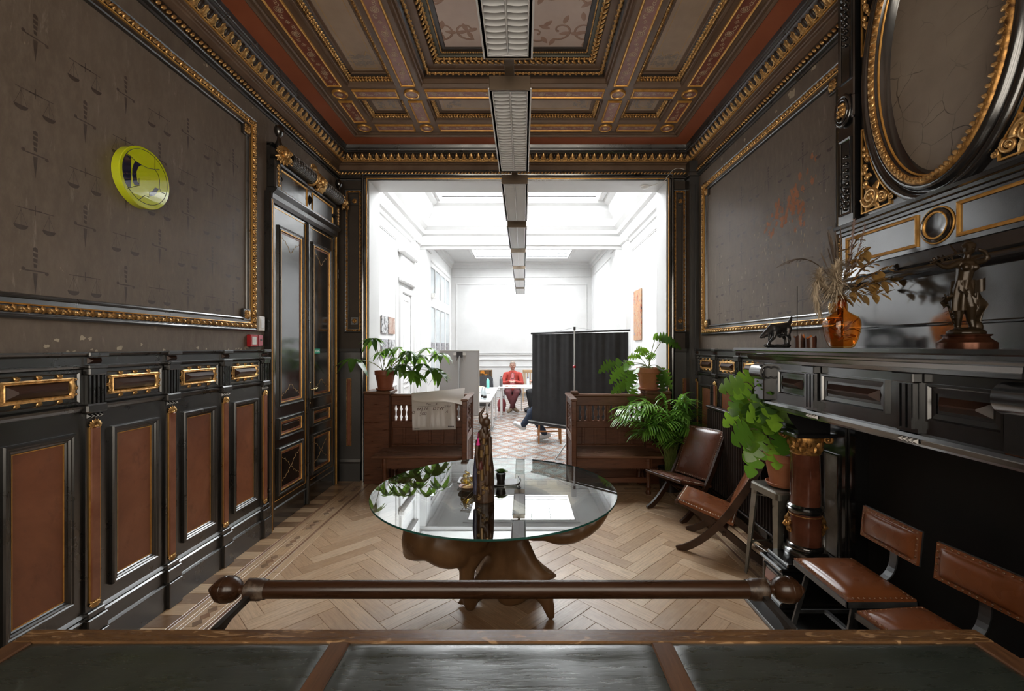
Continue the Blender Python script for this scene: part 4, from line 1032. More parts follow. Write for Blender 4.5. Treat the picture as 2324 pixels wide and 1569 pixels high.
for u in (FY-.335, FY+.285):
    b = fb(); b.box((u-.05, 1.345, fw_), (u+.05, 1.592, fw_+.018)); [b.box((u-.038+k*.029, 1.36, fw_+.018), (u-.038+k*.029+.017, 1.545, fw_+.034)) for k in range(3)]; b.box((u-.055, 1.55, fw_), (u+.055, 1.592, fw_+.042), ch=.005)
    ft = obj('fluted_block', b, 'black_mantel', fire)
    q = fb(); [q.pyramid((u-.046+k*.024, 1.300), (u-.046+k*.024+.019, 1.322), (.0095, .011), .016, 0, T(0, 0, fw_+.012)) for k in range(4)]; obj('pyramid_stud', q, 'bead_grey', ft)
for u in (f0+.01, f1-.01):
    b = fb(); b.tube([(u-.07, 1.528, fw_+.02), (u+.07, 1.528, fw_+.02)], .055, 22); b.box((u-.06, 1.345, fw_-.03), (u+.06, 1.50, fw_+.045), ch=.006)
    for q in (-1, 1): b.torus(.036, .006, 18, 5, 0, T(u+q*.071, 1.528, fw_+.02, 0, PI/2, 0))
    obj('volute_block', b, 'black_mantel', fire)
# columns, pedestals, brackets, jambs
for sg_, uc in ((-1, FY-.82), (1, FY+.725)):
    wc = .335; CM = T(uc, 0, wc) @ Matrix(((1, 0, 0, 0), (0, 0, 1, 0), (0, -1, 0, 0), (0, 0, 0, 1)))
    b = fb(); b.box((uc-.135, 0, .05), (uc+.135, .05, .58), ch=.008); b.box((uc-.115, .05, .05), (uc+.115, .285, .55)); b.box((uc-.13, .05, .05), (uc+.13, .085, .57), ch=.01)
    b.box((uc-.13, .275, .05), (uc+.13, .300, .57), ch=.01); b.box((uc-.12, .30, .05), (uc+.12, .325, .52), ch=.006)
    b.sweep([(0, .55), (.004, .56), (.014, .552)], rect(uc-.09, .11, uc+.09, .255))
    pd = obj('column_pedestal', b, 'black_mantel', fire)
    obj('pedestal_lozenge', fb().pyramid((uc-.07, .14), (uc+.07, .225), (.04, .04), .03, 0, T(0, 0, .552)), 'brown_strip', pd)
    b = fb(); b.lathe([(.125, .325), (.125, .345), (.132, .36), (.122, .378), (.104, .386), (.108, .40), (.104, .412), (.094, .418)], 24, 0, CM); obj('column_base', b, 'black_gloss', fire); b = fb(); b.lathe([(.098, .62), (.108, .632), (.108, .645), (.098, .652), (.104, .66), (.09, .672)], 24, 0, CM); obj('column_ring', b, 'black_gloss', fire)
    b = fb(); b.lathe([(.094, .415), (.094, .63), (.09, .64)], 24, 0, CM); b.lathe([(.089, .66), (.088, .80), (.083, 1.0)], 24, 0, CM); col = obj('column_shaft', b, 'red_marble', fire)
    g = fb(); [g.torus(.0945, .004, 24, 5, 0, CM @ T(0, 0, .605))]
    for k in (0, 1):
        a = -PI/2+.35*sg_-k*PI; Mx = CM @ T(.098*math.cos(a), .098*math.sin(a), .53, 0, 0, a) @ T(0, 0, 0, 0, PI/2, 0) @ T(0, 0, 0, 0, 0, PI)
        mask(g, Mx @ T(0, 0, -.01, 0, 0, -PI/2), .55); leaf_bump(g, (0, 0), 0, .07, .016, .02, 0, Mx)
    obj('gilt_mask', g, 'gold_dark', col)
    g = fb(); g.lathe([(.085, 1.0), (.09, 1.008), (.085, 1.016)], 24, 0, CM); g.lathe([(.083, 1.016), (.088, 1.05), (.105, 1.10), (.10, 1.115)], 20, 0, CM)
    for row, (rr, zz, L) in enumerate(((.088, 1.018, .06), (.094, 1.050, .065))):
        for k in range(8):
            a = 2*PI*(k+row*.5)/8; Mx = CM @ T(rr*math.cos(a), rr*math.sin(a), zz, 0, 0, a+PI/2) @ T(0, 0, 0, PI/2-.35, 0, 0); leaf_bump(g, (0, 0), PI/2, L, .028, .02, 0, Mx)
    for k in range(4):
        a = PI/2*k+PI/4; Mx = CM @ T(.125*math.cos(a), .125*math.sin(a), 1.105, 0, 0, a) @ T(0, 0, 0, PI/2, 0, 0); scroll(g, (0, 0), .028, 1.4, .010, 16, 0, Mx, PI/2, -1)
    obj('gilt_capital', g, 'gold_dark', col)
    b = fb(); b.box((uc-.125, 1.120, wc-.13), (uc+.125, 1.148, wc+.13), ch=.006)
    pts = [(1.148, wc-.1), (1.148, wc+.10), (1.17, wc+.105), (1.20, wc+.13), (1.24, wc+.16), (1.285, wc+.18), (1.30, wc+.18), (1.30, wc-.1)]
    b.prism([(w_, v_) for v_, w_ in pts], -.095, .095, 0, T(uc, 0, 0) @ Matrix(((0, 0, 1, 0), (0, 1, 0, 0), (1, 0, 0, 0), (0, 0, 0, 1)))); obj('bracket', b, 'stone_gloss' if False else 'black_mantel', fire)
    for q in (-.055, -.02, .02, .055): pass
    b = fb(); uj = uc+sg_*.02
    b.box((uj-.12, 0, 0), (uj+.12, 1.30, .145)); obj('jamb', b, 'black_gloss', fire)
    obj('jamb_pane', fb().box((uj-.06, .33, .145), (uj+.06, .985, .149)), 'stone_gloss', fire)
    obj('jamb_moulding', fb().sweep([(-.016, .145), (-.014, .158), (-.004, .158), (0, .149)], rect(uj-.06, .33, uj+.06, .985)), 'black_gloss', fire)
obj('fire_board', fb().box((FY-.58, 0, .0), (FY+.58, 1.30, .05)), 'soot_board', fire)
for q in (-.59, .59): obj('fire_surround', fb().box((FY+q-.03, 0, .05), (FY+q+.03, 1.29, .13)), 'black_gloss', fire)
obj('hearth', fb().box((FY-.90, 0.002, 0), (FY+.90, .030, .70), ch=.004), 'black_wood', fire)
# ------------------------------------------------------------------ ribbed radiator on the right wall
mat('radiator_black', (.028, .020, .017), (.042, .031, .027), 10, rough=.35)
ru0, ru1 = 3.34, 4.98
rad = thing('radiator', 'long dark ribbed panel radiator below the right wall panelling', 'radiator', (XR-.10, (ru0+ru1)/2, 0))
RM = Matrix.Translation((-(XR-.10), -(ru0+ru1)/2, 0)) @ WR
b = MB(RM); b.box((ru0, .14, .075), (ru1, 1.03, .115)); b.box((ru0-.005, 1.02, .070), (ru1+.005, 1.045, .145), ch=.006); b.box((ru0-.005, .13, .070), (ru1+.005, .15, .145), ch=.004)
for u in (ru0+.15, ru1-.15): b.box((u-.02, 0, .08), (u+.02, .14, .12))
obj('radiator_body', b, 'radiator_black', rad)
rib = None
nr = 34
for i in range(nr):
    u = ru0+.025+(ru1-ru0-.05)*i/(nr-1)
    if rib is None:
        q = MB(); q.prism([(-.013, 0), (.013, 0), (.008, .026), (-.008, .026)], -.42, .42); rib = q.mesh('rib'); rib.materials.append(MATS['radiator_black'])
    o = obj('rib', rib, None, rad); o.matrix_local = RM @ T(u, .585, .113) @ Matrix(((1, 0, 0, 0), (0, 0, 1, 0), (0, 1, 0, 0), (0, 0, 0, 1)))
for u in (ru0+.03, ru1-.03): obj('pipe', MB(RM).tube([(u, .14, .10), (u, .06, .10), (u, .0, .10)], .012, 8), 'radiator_black', rad)

# ------------------------------------------------------------------ the white room
WX0, WX1, WY1 = -2.40, 2.30, 15.0; BMY0, BMY1, BMZ = 10.30, 10.85, 4.17; Z1, Z2 = 4.92, 4.52
wl = MB(); wl.box((WX0-.15, YW-.02, 0), (WX0, WY1+.15, 5.2)); white_left = struct('wall_white_left', wl, 'white_paint', 'white wall with glazed doors and small pictures', 'wall')
wr = MB(); wr.box((WX1, YW-.02, 0), (WX1+.15, WY1+.15, 5.2)); white_right = struct('wall_white_right', wr, 'white_paint', 'white wall with a tall painting beyond the opening', 'wall')
white_back = struct('wall_white_back', MB().box((WX0, WY1, 0), (WX1, WY1+.15, 5.2)), 'white_paint', 'far white end wall with moulded panels', 'wall')
wn = MB(); wn.box((WX0-.15, YW-.02, OT), (WX1+.15, YW, 5.2)); wn.box((WX0-.15, YW-.02, 0), (OL, YW, OT)); wn.box((OR, YW-.02, 0), (WX1+.15, YW, OT)); obj('white_room_face', wn, 'white_paint', wall_back)
S1 = (-1.80, 6.95, 1.62, 9.95); S2 = (-1.48, 12.1, 1.40, 14.1)
cw = MB()
def hole(z, X0, Y0, X1, Y1, s, th=.12):
    cw.box((X0, Y0, z), (s[0], Y1, z+th)); cw.box((s[2], Y0, z), (X1, Y1, z+th)); cw.box((s[0], Y0, z), (s[2], s[1], z+th)); cw.box((s[0], s[3], z), (s[2], Y1, z+th))
hole(Z1, WX0, YW, WX1, BMY0, S1); hole(Z2, WX0, BMY1, WX1, WY1, S2)
cw.box((WX0, BMY0, BMZ), (WX1, BMY1, 5.2)); 
for e, z in ((.10, 4.30), (.05, 4.62), (.14, 4.78)): cw.box((WX0, BMY0-e, z), (WX1, BMY0, z+.10), ch=.02)
for i in range(60): cw.box((WX0+.3+i*.068, BMY0-.09, 4.72), (WX0+.3+i*.068+.034, BMY0-.05, 4.77))
for s, z in ((S1, Z1), (S2, Z2)):                                   # skylight shafts
    cw.box((s[0]-.06, s[1]-.06, z+.1), (s[0], s[3]+.06, z+.45)); cw.box((s[2], s[1]-.06, z+.1), (s[2]+.06, s[3]+.06, z+.45)); cw.box((s[0], s[1]-.06, z+.1), (s[2], s[1], z+.45)); cw.box((s[0], s[3], z+.1), (s[2], s[3]+.06, z+.45))
    cw.sweep([(-.13, 0), (-.13, .03), (-.08, .045), (-.04, .03), (-.02, .05), (0, .05), (0, -.02)], rect(*s), M=CE(z))
ceil_w = struct('ceiling_white', cw, 'white_paint', 'white ceiling with beam and two large skylights', 'ceiling')
cv = [(0, 3.92), (.03, 3.93), (.05, 3.99), (.09, 4.01), (.10, 4.22), (.16, 4.25), (.18, 4.33), (.26, 4.40), (.30, 4.55), (.40, 4.70), (.42, 4.80), (.52, 4.84), (.55, 4.92)]
obj('cornice', MB().sweep([(o, z) for o, z in cv], [(WX0, YW, 0), (WX1, YW, 0), (WX1, BMY0, 0), (WX0, BMY0, 0)]), 'white_paint', ceil_w)
obj('cornice', MB().sweep([(0, 4.30), (.03, 4.31), (.05, 4.42), (.10, 4.45), (.12, 4.52)], [(WX0, BMY1, 0), (WX1, BMY1, 0), (WX1, WY1, 0), (WX0, WY1, 0)]), 'white_paint', ceil_w)
mat('muntin_white', (.70, .72, .74), rough=.5)
for s, z, nx, ny, nm in ((S1, Z1+.40, 6, 4, 'large gridded skylight over the near part of the white room'), (S2, Z2+.40, 5, 2, 'smaller skylight before the far white wall')):
    fr = MB()
    for i in range(nx+1): x = s[0]+(s[2]-s[0])*i/nx; fr.box((x-.014, s[1], z-.03), (x+.014, s[3], z))
    for j in range(ny+1): y = s[1]+(s[3]-s[1])*j/ny; fr.box((s[0], y-.014, z-.03), (s[2], y+.014, z))
    sk = struct('window_%d' % (4 if s is S1 else 5), fr, 'muntin_white', nm, 'skylight')
    for i in range(nx):
        for j in range(ny):
            xa, xb = s[0]+(s[2]-s[0])*i/nx, s[0]+(s[2]-s[0])*(i+1)/nx; ya, yb = s[1]+(s[3]-s[1])*j/ny, s[1]+(s[3]-s[1])*(j+1)/ny
            obj('pane', MB().box((xa, ya, z), (xb, yb, z+.01)), 'skylight_opal', sk)
# pilasters, mouldings and doors of the white room
pm = MB()
for x, sx in ((WX0, 1), (WX1, -1)):
    for y0, y1, w_ in ((9.55, 9.95, .10), (BMY0-.02, BMY1+.02, .16)):
        pm.box((x, y0, 0), (x+sx*w_, y1, BMZ)); pm.box((x, y0-.03, 0), (x+sx*(w_+.03), y1+.03, .30), ch=.02); pm.box((x, y0-.02, 3.95), (x+sx*(w_+.04), y1+.02, 4.05), ch=.02)
        pm.box((x+sx*w_, y0+.08, .5), (x+sx*(w_+.015), y1-.08, 3.8))
obj('white_pilaster', pm, 'white_paint', ceil_w)
WWL = Matrix(((0, 0, 1, WX0), (1, 0, 0, 0), (0, 1, 0, 0), (0, 0, 0, 1))); WWR = Matrix(((0, 0, -1, WX1), (1, 0, 0, 0), (0, 1, 0, 0), (0, 0, 0, 1))); WWB = Matrix(((1, 0, 0, 0), (0, 0, -1, WY1), (0, 1, 0, 0), (0, 0, 0, 1)))
MP = [(-.05, 0), (-.045, .02), (-.02, .026), (-.012, .014), (0, .012), (0, 0)]
q = MB(WWL)
q.sweep([(-.12, 0), (-.12, .04), (-.02, .05), (0, .02)], [(8.75, 0, 0), (8.75, 2.75, 0), (9.5, 2.75, 0), (9.5, 0, 0)][::-1], closed=False)
q.box((8.75, 0, 0), (9.5, 2.75, .01)); q.box((8.60, 2.95, 0), (9.65, 3.05, .10), ch=.02); q.box((8.65, 3.05, 0), (9.6, 3.5, .05)); q.box((8.55, 3.5, 0), (9.7, 3.62, .14), ch=.03)
q.sweep(MP, rect(8.95, 1.0, 9.3, 2.6)); q.sweep(MP, rect(8.95, .2, 9.3, .85)); q.sweep(MP, rect(6.5, 1.25, 8.4, 3.7)); q.sweep(MP, rect(6.5, .25, 8.4, .95))
obj('door_surround', q, 'white_paint', white_left)
q = MB(WWR); q.sweep(MP, rect(6.5, 1.25, 9.4, 3.7)); q.sweep(MP, rect(6.5, .25, 9.4, .95)); q.sweep(MP, rect(11.2, 1.25, 14.7, 4.0)); q.sweep(MP, rect(11.2, .25, 14.7, .95)); obj('wall_moulding', q, 'white_paint', white_right)
q = MB(WWB); q.sweep(MP, rect(-2.2, 1.5, 2.1, 3.75)); q.sweep(MP, rect(-2.2, .25, -.35, 1.0))
for v in (1.03, 1.25, 1.42): ext(q, [(v-.025, 0), (v-.02, .025), (v+.015, .032), (v+.02, .012), (v+.03, 0)], WX0, WX1)
ext(q, [(4.0, 0), (4.01, .03), (4.03, .03), (4.05, 0)], WX0, WX1); ext(q, [(0, .025), (.18, .025), (.2, 0)], WX0, WX1); obj('wall_moulding', q, 'white_paint', white_back)
mat('glass_grey', (.42, .46, .48), (.52, .56, .58), 1.5, rough=.08, rough2=.15)
gd = bpy.data.objects.new('door_2', None); C.objects.link(gd); tag(gd, 'white glazed double doors with transom lights in the white room', 'door', kind='structure')
q = MB(WWL); us = [11.35, 12.12, 12.90, 13.68, 14.45]
q.sweep([(-.14, 0), (-.14, .05), (-.03, .06), (0, .03), (0, 0)], [(us[0], 0, 0), (us[0], 3.85, 0), (us[-1], 3.85, 0), (us[-1], 0, 0)][::-1], closed=False)
for u in us: q.box((u-.055, 0, 0), (u+.055, 3.85, .035))
for v0, v1 in ((0, .12), (.85, .97), (2.72, 3.0), (3.75, 3.85)): q.box((us[0], v0, 0), (us[-1], v1, .034))
q.box((us[0], .12, 0), (us[-1], .85, .012)); obj('door_frame', q, 'white_paint', gd)
for i in range(4):
    for v0, v1 in ((.97, 2.72), (3.0, 3.75)): obj('pane', MB(WWL).box((us[i]+.05, v0, .004), (us[i+1]-.05, v1, .010)), 'glass_grey', gd)
# patterned cement tiles
def m_tile(name):
    t = NT(name); tc = t.node('ShaderNodeNewGeometry'); sp = t.node('ShaderNodeSeparateXYZ'); t.link(tc.outputs['Position'], sp.inputs[0])
    def tri(a, ph):
        x = t.math('ADD', t.math('MULTIPLY', a, 1/.48), ph); fr = t.math('FRACT', x); return t.math('MULTIPLY', t.math('ABSOLUTE', t.math('SUBTRACT', fr, .5)), 2.0)
    a, b = tri(sp.outputs[0], .1), tri(sp.outputs[1], .3); d = t.math('ADD', a, b)                # 0..2, diamonds about 0 and 2
    e = t.math('ABSOLUTE', t.math('SUBTRACT', d, 1.0))                                              # 1 at centres, 0 on the lattice
    nz = t.noise(tc.outputs['Position'], 60, 4)
    base = t.ramp(e, [(.0, (.30, .15, .09)), (.13, (.36, .28, .23)), (.20, (.11, .125, .145)), (.28, (.42, .42, .41)), (.36, (.17, .19, .215)), (.42, (.44, .435, .42)), (.70, (.41, .40, .38)), (.78, (.29, .145, .085)), (.88, (.17, .175, .185)), (.95, (.40, .39, .37))], 'CONSTANT')
    c = t.mix(t.ramp(nz, [(.45, 0.0), (.7, .45)]), base, (.38, .34, .30))
    t.set(Base_Color=c, Roughness=t.ramp(nz, [(.3, .18), (.7, .34)]), Specular_IOR_Level=.55)
m_tile('cement_tile'); mat('grout', (.24, .23, .22), rough=.8)
floor_w = struct('floor_tiled', MB().box((WX0, YB+.02, -.12), (WX1, WY1, -.010)), 'grout', 'patterned cement tile floor of the white room', 'floor')
TS = .24; tm_ = plank_mb([(-TS/2, -TS/2), (TS/2, -TS/2), (TS/2, TS/2), (-TS/2, TS/2)], bot=-.012).mesh('tile'); tm_.materials.append(MATS['cement_tile'])
fart = MB(); cand = []
nx = int((WX1-WX0)/TS)+1; ny = int((WY1-YB)/TS)+1
for j in range(ny):
    for i in range(nx):
        x, y = WX0+TS*(i+.5), YB+.02+TS*(j+.5)
        if x+TS/2 > WX1+.001 or y+TS/2 > WY1: continue
        if y < YW+.02 and (x-TS/2 < OL+.012 or x+TS/2 > OR-.012): continue
        vis = abs(x+.04) < .62*(y/5.4) and y < 11.5
        cand.append((y if vis else 100+y, x, y))
cand.sort()
for k, (_, x, y) in enumerate(cand):
    if k < 290: obj('tile', tm_, None, floor_w, (x, y, rnd.uniform(-.0005, .0004)))
    else: fart.M = Matrix.Translation((x, y, 0)); plank_mb([(-TS/2, -TS/2), (TS/2, -TS/2), (TS/2, TS/2), (-TS/2, TS/2)], fart, bot=-.012); fart.M = None
obj('tiles_further_off', fart, 'cement_tile', floor_w, kind='stuff')
# ------------------------------------------------------------------ row of louvred lights
mat('light_bronze', (.12, .09, .06), (.16, .12, .085), 6, rough=.4, metal=.3)
mat('light_white', (.72, .73, .74), rough=.35)
mat('louvre_metal', (.95, .955, .96), rough=.32, metal=.2)
LZ, LX, LL, LP, LW = 3.34, -.085, 1.33, 1.65, .13
lrail = tag(obj('light_rail', MB().box((LX-.03, .3, LZ+.085), (LX+.03, 14.2, LZ+.115), ch=.004), 'light_bronze'), 'long bronze rail carrying the row of ceiling lights', 'rail')
wr_ = MB()
for y in (1.1, 2.71, 4.36, 6.02, 7.66, 9.3, 11.0, 12.6): wr_.tube([(LX, y, LZ+.11), (LX, y, 4.42 if y < 5.6 else 5.2 if y < 10.2 else 4.56)], .0012, 5)
obj('suspension_wire', wr_, 'louvre_metal', lrail, kind='stuff')
sl = MB(); sl.tube([(0, 0, .0), (0, .004, .012), (0, .006, .024), (0, .004, .036)], .0016, 4)
n_ = 9; sv_ = []
q = MB()                                           # one curved louvre blade across the fitting
for sx in (-1, 1): q.grid(lambda a, b: (sx*(.006+a*(LW-.026)), .004*math.sin(PI*b)+(.006*b if sx else 0), .004+.034*b-.010*math.sin(PI*a)*(1-b)*.6), 6, 3)
blade = q.mesh('louvre_blade'); blade.materials.append(MATS['louvre_metal'])
ords = ['nearest', 'second', 'third', 'fourth', 'fifth', 'sixth', 'seventh', 'farthest']
for i in range(8):
    y0 = 1.215+LP*i
    lt = thing('ceiling_light', ('%s louvred fluorescent light of the row, %s' % (ords[i], ['above the desk side', 'over the glass table', 'passing under the opening', 'just inside the white room', 'under the large skylight', 'near the white beam', 'beyond the white beam', 'by the far white wall'][i])), 'light', (LX, y0, LZ), 0, 'louvred lights on the rail')
    h = MB(); h.box((-LW, 0, .040), (LW, LL, .085), ch=.006); obj('housing', h, 'light_bronze', lt)
    obj('end_cap', MB().box((-LW-.002, -.012, -.004), (LW+.002, .0, .088), ch=.003), 'light_bronze', lt); obj('end_cap', MB().box((-LW-.002, LL, -.004), (LW+.002, LL+.012, .088), ch=.003), 'light_bronze', lt)
    f = MB().sweep([(0, .0), (0, .038)], rect(-LW, 0, LW, LL)); f.sweep([(-.010, .010), (-.010, .0), (.020, 0), (.022, .036)], rect(-LW, 0, LW, LL)); f.sweep([(.014, 0), (0, 0), (0, .04)], rect(-LW, 0, LW, LL))
    f.box((-.003, .01, .002), (.003, LL-.01, .036)); obj('louvre_frame', f, 'light_white', lt)
    n = 29
    if i < 4:
        for k in range(n): obj('louvre_blade', blade, None, lt, (0, .03+(LL-.06)*k/(n-1), 0))
    else:
        q = MB()
        for k in range(n): q.box((-LW+.016, .03+(LL-.06)*k/(n-1)-.001, .004), (LW-.016, .03+(LL-.06)*k/(n-1)+.001, .036))
        obj('louvre_blades', q, 'louvre_metal', lt, kind='stuff')
    tb = MB()
    for sx in (-1, 1): tb.tube([(sx*.06, .03, .052), (sx*.06, LL-.03, .052)], .008, 8)
    obj('reflector', MB().box((-LW+.01, .01, .0385), (LW-.01, LL-.01, .040)), 'light_white', lt)

# ------------------------------------------------------------------ desk with green leather top
def m_desk():
    t = NT('desk_oak'); v = t.coords('Object', (3, 30, 30)); g = t.noise(v, 2.2, 7, .65, .4); f = t.coords('Object', (9, 34, 34)); fl = t.noise(f, 1.6, 2, .4, 1.5)
    c = t.ramp(g, [(.3, (.055, .026, .010)), (.7, (.155, .078, .030))]); c = t.mix(t.ramp(fl, [(.60, 0.0), (.66, .75)]), c, (.33, .20, .10))
    t.set(Base_Color=c, Roughness=t.ramp(g, [(.3, .32), (.7, .22)]), Specular_IOR_Level=.5); t.bump(g, .08, .001)
    t = NT('desk_oak_cross'); v = t.coords('Object', (30, 3, 30)); g = t.noise(v, 2.2, 7, .65, .4)
    t.set(Base_Color=t.ramp(g, [(.3, (.050, .022, .010)), (.7, (.13, .062, .028))]), Roughness=.3); t.bump(g, .08, .001)
    t = NT('desk_leather'); v = t.coords('Object'); v2 = t.coords('Object', (2, 16, 1)); a = t.noise(v, 6, 7, .7); b = t.noise(v2, 3, 6, .7); d = t.noise(v, 2.2, 4, .5)
    c = t.ramp(a, [(.3, (.009, .014, .011)), (.75, (.028, .036, .029))]); sc = t.ramp(t.noise(v, 26, 9, .85), [(.66, 0.0), (.72, .5)])
    vo = t.node('ShaderNodeTexVoronoi', feature='F1'); vo.inputs['Scale'].default_value = 3.2; t.link(v, vo.inputs['Vector'])
    ring = t.ramp(vo.outputs['Distance'], [(.20, 0.0), (.215, .5), (.235, 0.0)]); ring = t.math('MULTIPLY', ring, t.ramp(d, [(.52, 0.0), (.56, 1.0)]))
    c = t.mix(sc, c, (.07, .08, .07)); c = t.mix(ring, c, (.07, .085, .075))
    t.set(Base_Color=c, Roughness=t.ramp(b, [(.3, .22), (.7, .38)]), Specular_IOR_Level=1.0, Coat_Weight=.5, Coat_Roughness=.22); t.bump(t.math('ADD', t.math('MULTIPLY', d, 2.5), t.math('ADD', t.math('MULTIPLY', b, .25), t.math('MULTIPLY', a, .2))), .30, .012)
m_desk()
DZ, DY1, DX0, DX1 = 1.0, 1.107, -1.213, 1.118
desk = thing('desk', 'wide oak desk with green leather top in front of the camera', 'desk', (0, .6, 0))
def dobj(n, mb, m): mb.M = None; return obj(n, mb, m, desk)
o_ = Vector((0, -.6, 0)); DM = Matrix.Translation(o_)
def dbox(n, a, c, m, ch=.003): return obj(n, MB(DM).box(a, c, ch=ch), m, desk)
dbox('front_rail', (DX0, DY1-.048, DZ-.035), (DX1, DY1, DZ), 'desk_oak')
dbox('back_rail', (DX0, .10, DZ-.035), (DX1, .15, DZ), 'desk_oak')
for x0, x1 in ((DX0, DX0+.052), (DX1-.052, DX1)): dbox('side_rail', (x0, .15, DZ-.035), (x1, DY1-.048, DZ), 'desk_oak_cross')
for x0, x1 in ((-.457, -.409), (.303, .353)): dbox('divider', (x0, .15, DZ-.035), (x1, DY1-.048, DZ-.0005), 'desk_oak_cross')
for k, (x0, x1) in enumerate(((DX0+.052, -.457), (-.409, .303), (.353, DX1-.052))):
    q = random.Random(k); ph = q.random()*9
    def lf(a, b):
        e = min(a, 1-a, b, 1-b); z = DZ-.004+.0018*math.sin(a*5+ph)*math.sin(b*4+ph*2)+.0012*math.sin(a*17+b*9+ph)
        if e < .03: z = DZ-.003-.002*math.cos(e/.03*PI)
        return (x0+(x1-x0)*a, .15-.6+(DY1-.048-.15)*b, z)
    p = MB(); p.grid(lf, 40, 40); obj('leather_panel', p, 'desk_leather', desk)
dbox('top_board', (DX0+.01, .11, DZ-.05), (DX1-.01, DY1-.01, DZ-.03), 'desk_oak', 0)
for x0, x1 in ((DX1+.002, DX1+.30), (DX0-.30, DX0-.002)): dbox('side_leaf', (x0, .10, DZ-.055), (x1, DY1-.075, DZ-.018), 'desk_oak_cross')
dbox('front_panel', (DX0+.02, DY1-.06, .0), (DX1-.02, DY1-.025, DZ-.05), 'desk_oak')
for x0 in (DX0+.02, DX1-.06): dbox('end_panel', (x0, .12, 0), (x0+.04, DY1-.06, DZ-.05), 'desk_oak_cross')
# turned rail on iron brackets
mat('rail_wood', (.022, .009, .004), (.055, .023, .010), 7, rough=.22, rough2=.36, stretch=(.4, 5, 5))
mat('wrought_iron', (.045, .042, .040), (.10, .095, .09), 20, rough=.35, rough2=.55, metal=.7, bump=.2, bs=60)
mat('collar_worn', (.035, .018, .010), (.15, .11, .08), 22, rough=.35, rough2=.5, lo=.52, hi=.72)
rail = thing('turned_rail', 'turned brown wooden rail with ball ends on iron brackets before the desk', 'rail', (-.055, 1.47, .90))
RX0, RX1 = -.852, .855
b = MB(); b.tube([(RX0, 0, 0), (RX1, 0, 0)], .0275, 24); obj('rail_bar', b, 'rail_wood', rail)
for sx, x in ((-1, RX0), (1, RX1)):
    RL = T(x, 0, 0, 0, sx*PI/2, 0)
    obj('collar', MB().lathe([(.029, -.065), (.031, -.06), (.031, -.052), (.034, -.048), (.034, -.004), (.030, 0), (.020, .006)], 20, 0, RL), 'collar_worn', rail)
    obj('knob', MB().lathe([(.018, 0), (.013, .012), (.014, .020), (.028, .028), (.039, .045), (.042, .062), (.0405, .070), (.0418, .072), (.038, .088), (.027, .102), (.017, .108), (.017, .112), (.008, .122), (0, .124)], 24, 0, RL), 'rail_wood', rail)
    pts = []; xx = x-sx*.02
    tb = MB(); N_ = 26
    for i in range(N_+1):
        t_ = i/N_; y = -.015-t_*.40; tw = max(0, min(1, (t_-.42)/.4))*2.2*PI; w_ = .0085
        pts.append((xx, y, -.012-.015*t_))
        for k in range(4):
            a = tw+PI/4+k*PI/2; tb.v.append((xx+w_*1.4*math.cos(a), y, -.012-.015*t_+w_*1.4*math.sin(a)))
    for i in range(N_):
        for k in range(4): tb.f.append([i*4+k, i*4+(k+1) % 4, i*4+4+(k+1) % 4, i*4+4+k]); tb.m.append(0); tb.s.append(False)
    obj('bracket_bar', tb, 'wrought_iron', rail)
    s2 = MB(); s2.tube(bez((xx, -.10, -.018), (xx, -.18, -.03), (xx+sx*.01, -.24, -.12), (xx+sx*.01, -.40, -.16), 10), .008, 4, smooth=False); obj('bracket_brace', s2, 'wrought_iron', rail)

# ------------------------------------------------------------------ round glass table on a carved root
TX, TY, TR, TZ = -.188, 3.03, .81, .74
def m_glass():
    t = NT('table_glass'); n = t.n; g = t.node('ShaderNodeBsdfGlossy'); g.inputs['Roughness'].default_value = 0.0; g.inputs['Color'].default_value = (.95, .97, .97, 1)
    tr = t.node('ShaderNodeBsdfTransparent'); tr.inputs['Color'].default_value = (.86, .93, .92, 1); fr = t.node('ShaderNodeFresnel'); fr.inputs['IOR'].default_value = 4.6
    mx = t.node('ShaderNodeMixShader'); t.link(fr.outputs[0], mx.inputs[0]); t.link(tr.outputs[0], mx.inputs[1]); t.link(g.outputs[0], mx.inputs[2]); t.link(mx.outputs[0], n['Material Output'].inputs['Surface'])
m_glass()
mat('glass_edge', (.015, .075, .065), (.03, .12, .10), 9, rough=.12, spec=.7)
mat('root_wood', (.09, .042, .016), (.25, .135, .060), 5, rough=.24, rough2=.45, stretch=(1, 1, .5), bump=.1, bs=30)
table = thing('glass_table', 'round glass table on a carved brown tree root base', 'table', (TX, TY, 0))
N_ = 96; ci = lambda r, z: [(r*math.cos(2*PI*i/N_), r*math.sin(2*PI*i/N_), z) for i in range(N_)]
b = MB(); b.add(ci(TR-.002, TZ), [tuple(range(N_))]); b.add(ci(TR-.002, TZ-.012), [tuple(range(N_))]); tp = obj('glass_top', b, 'table_glass', table)
obj('glass_rim', MB().lathe([(TR-.002, TZ-.012), (TR, TZ-.010), (TR, TZ-.002), (TR-.002, TZ)], N_, 0, None, cap=False), 'glass_edge', tp)
rt = MB()
trunk = [(.12, -.02, .0), (.11, -.02, .12), (.09, -.03, .28), (.05, -.03, .42), (.02, -.02, .52)]
rt.tube(trunk, [.10, .14, .15, .145, .15], 16); rt.ball((.02, -.02, .53), (.17, .16, .07), 16, 8)
def root(pts, rs): limb(rt, pts, rs, 12)
root([(.14, -.06, .26), (.25, -.14, .20), (.34, -.22, .10), (.362, -.245, .018)], [.12, .075, .048, .026])      # front right foot
root([(.05, -.05, .24), (-.06, -.08, .14), (-.16, -.10, .05), (-.235, -.10, .014)], [.13, .08, .05, .014])
root([(.15, .05, .2), (.30, .16, .08), (.42, .24, .02)], [.12, .07, .02]); root([(.02, .06, .2), (-.10, .25, .08), (-.16, .36, .02)], [.12, .07, .02])
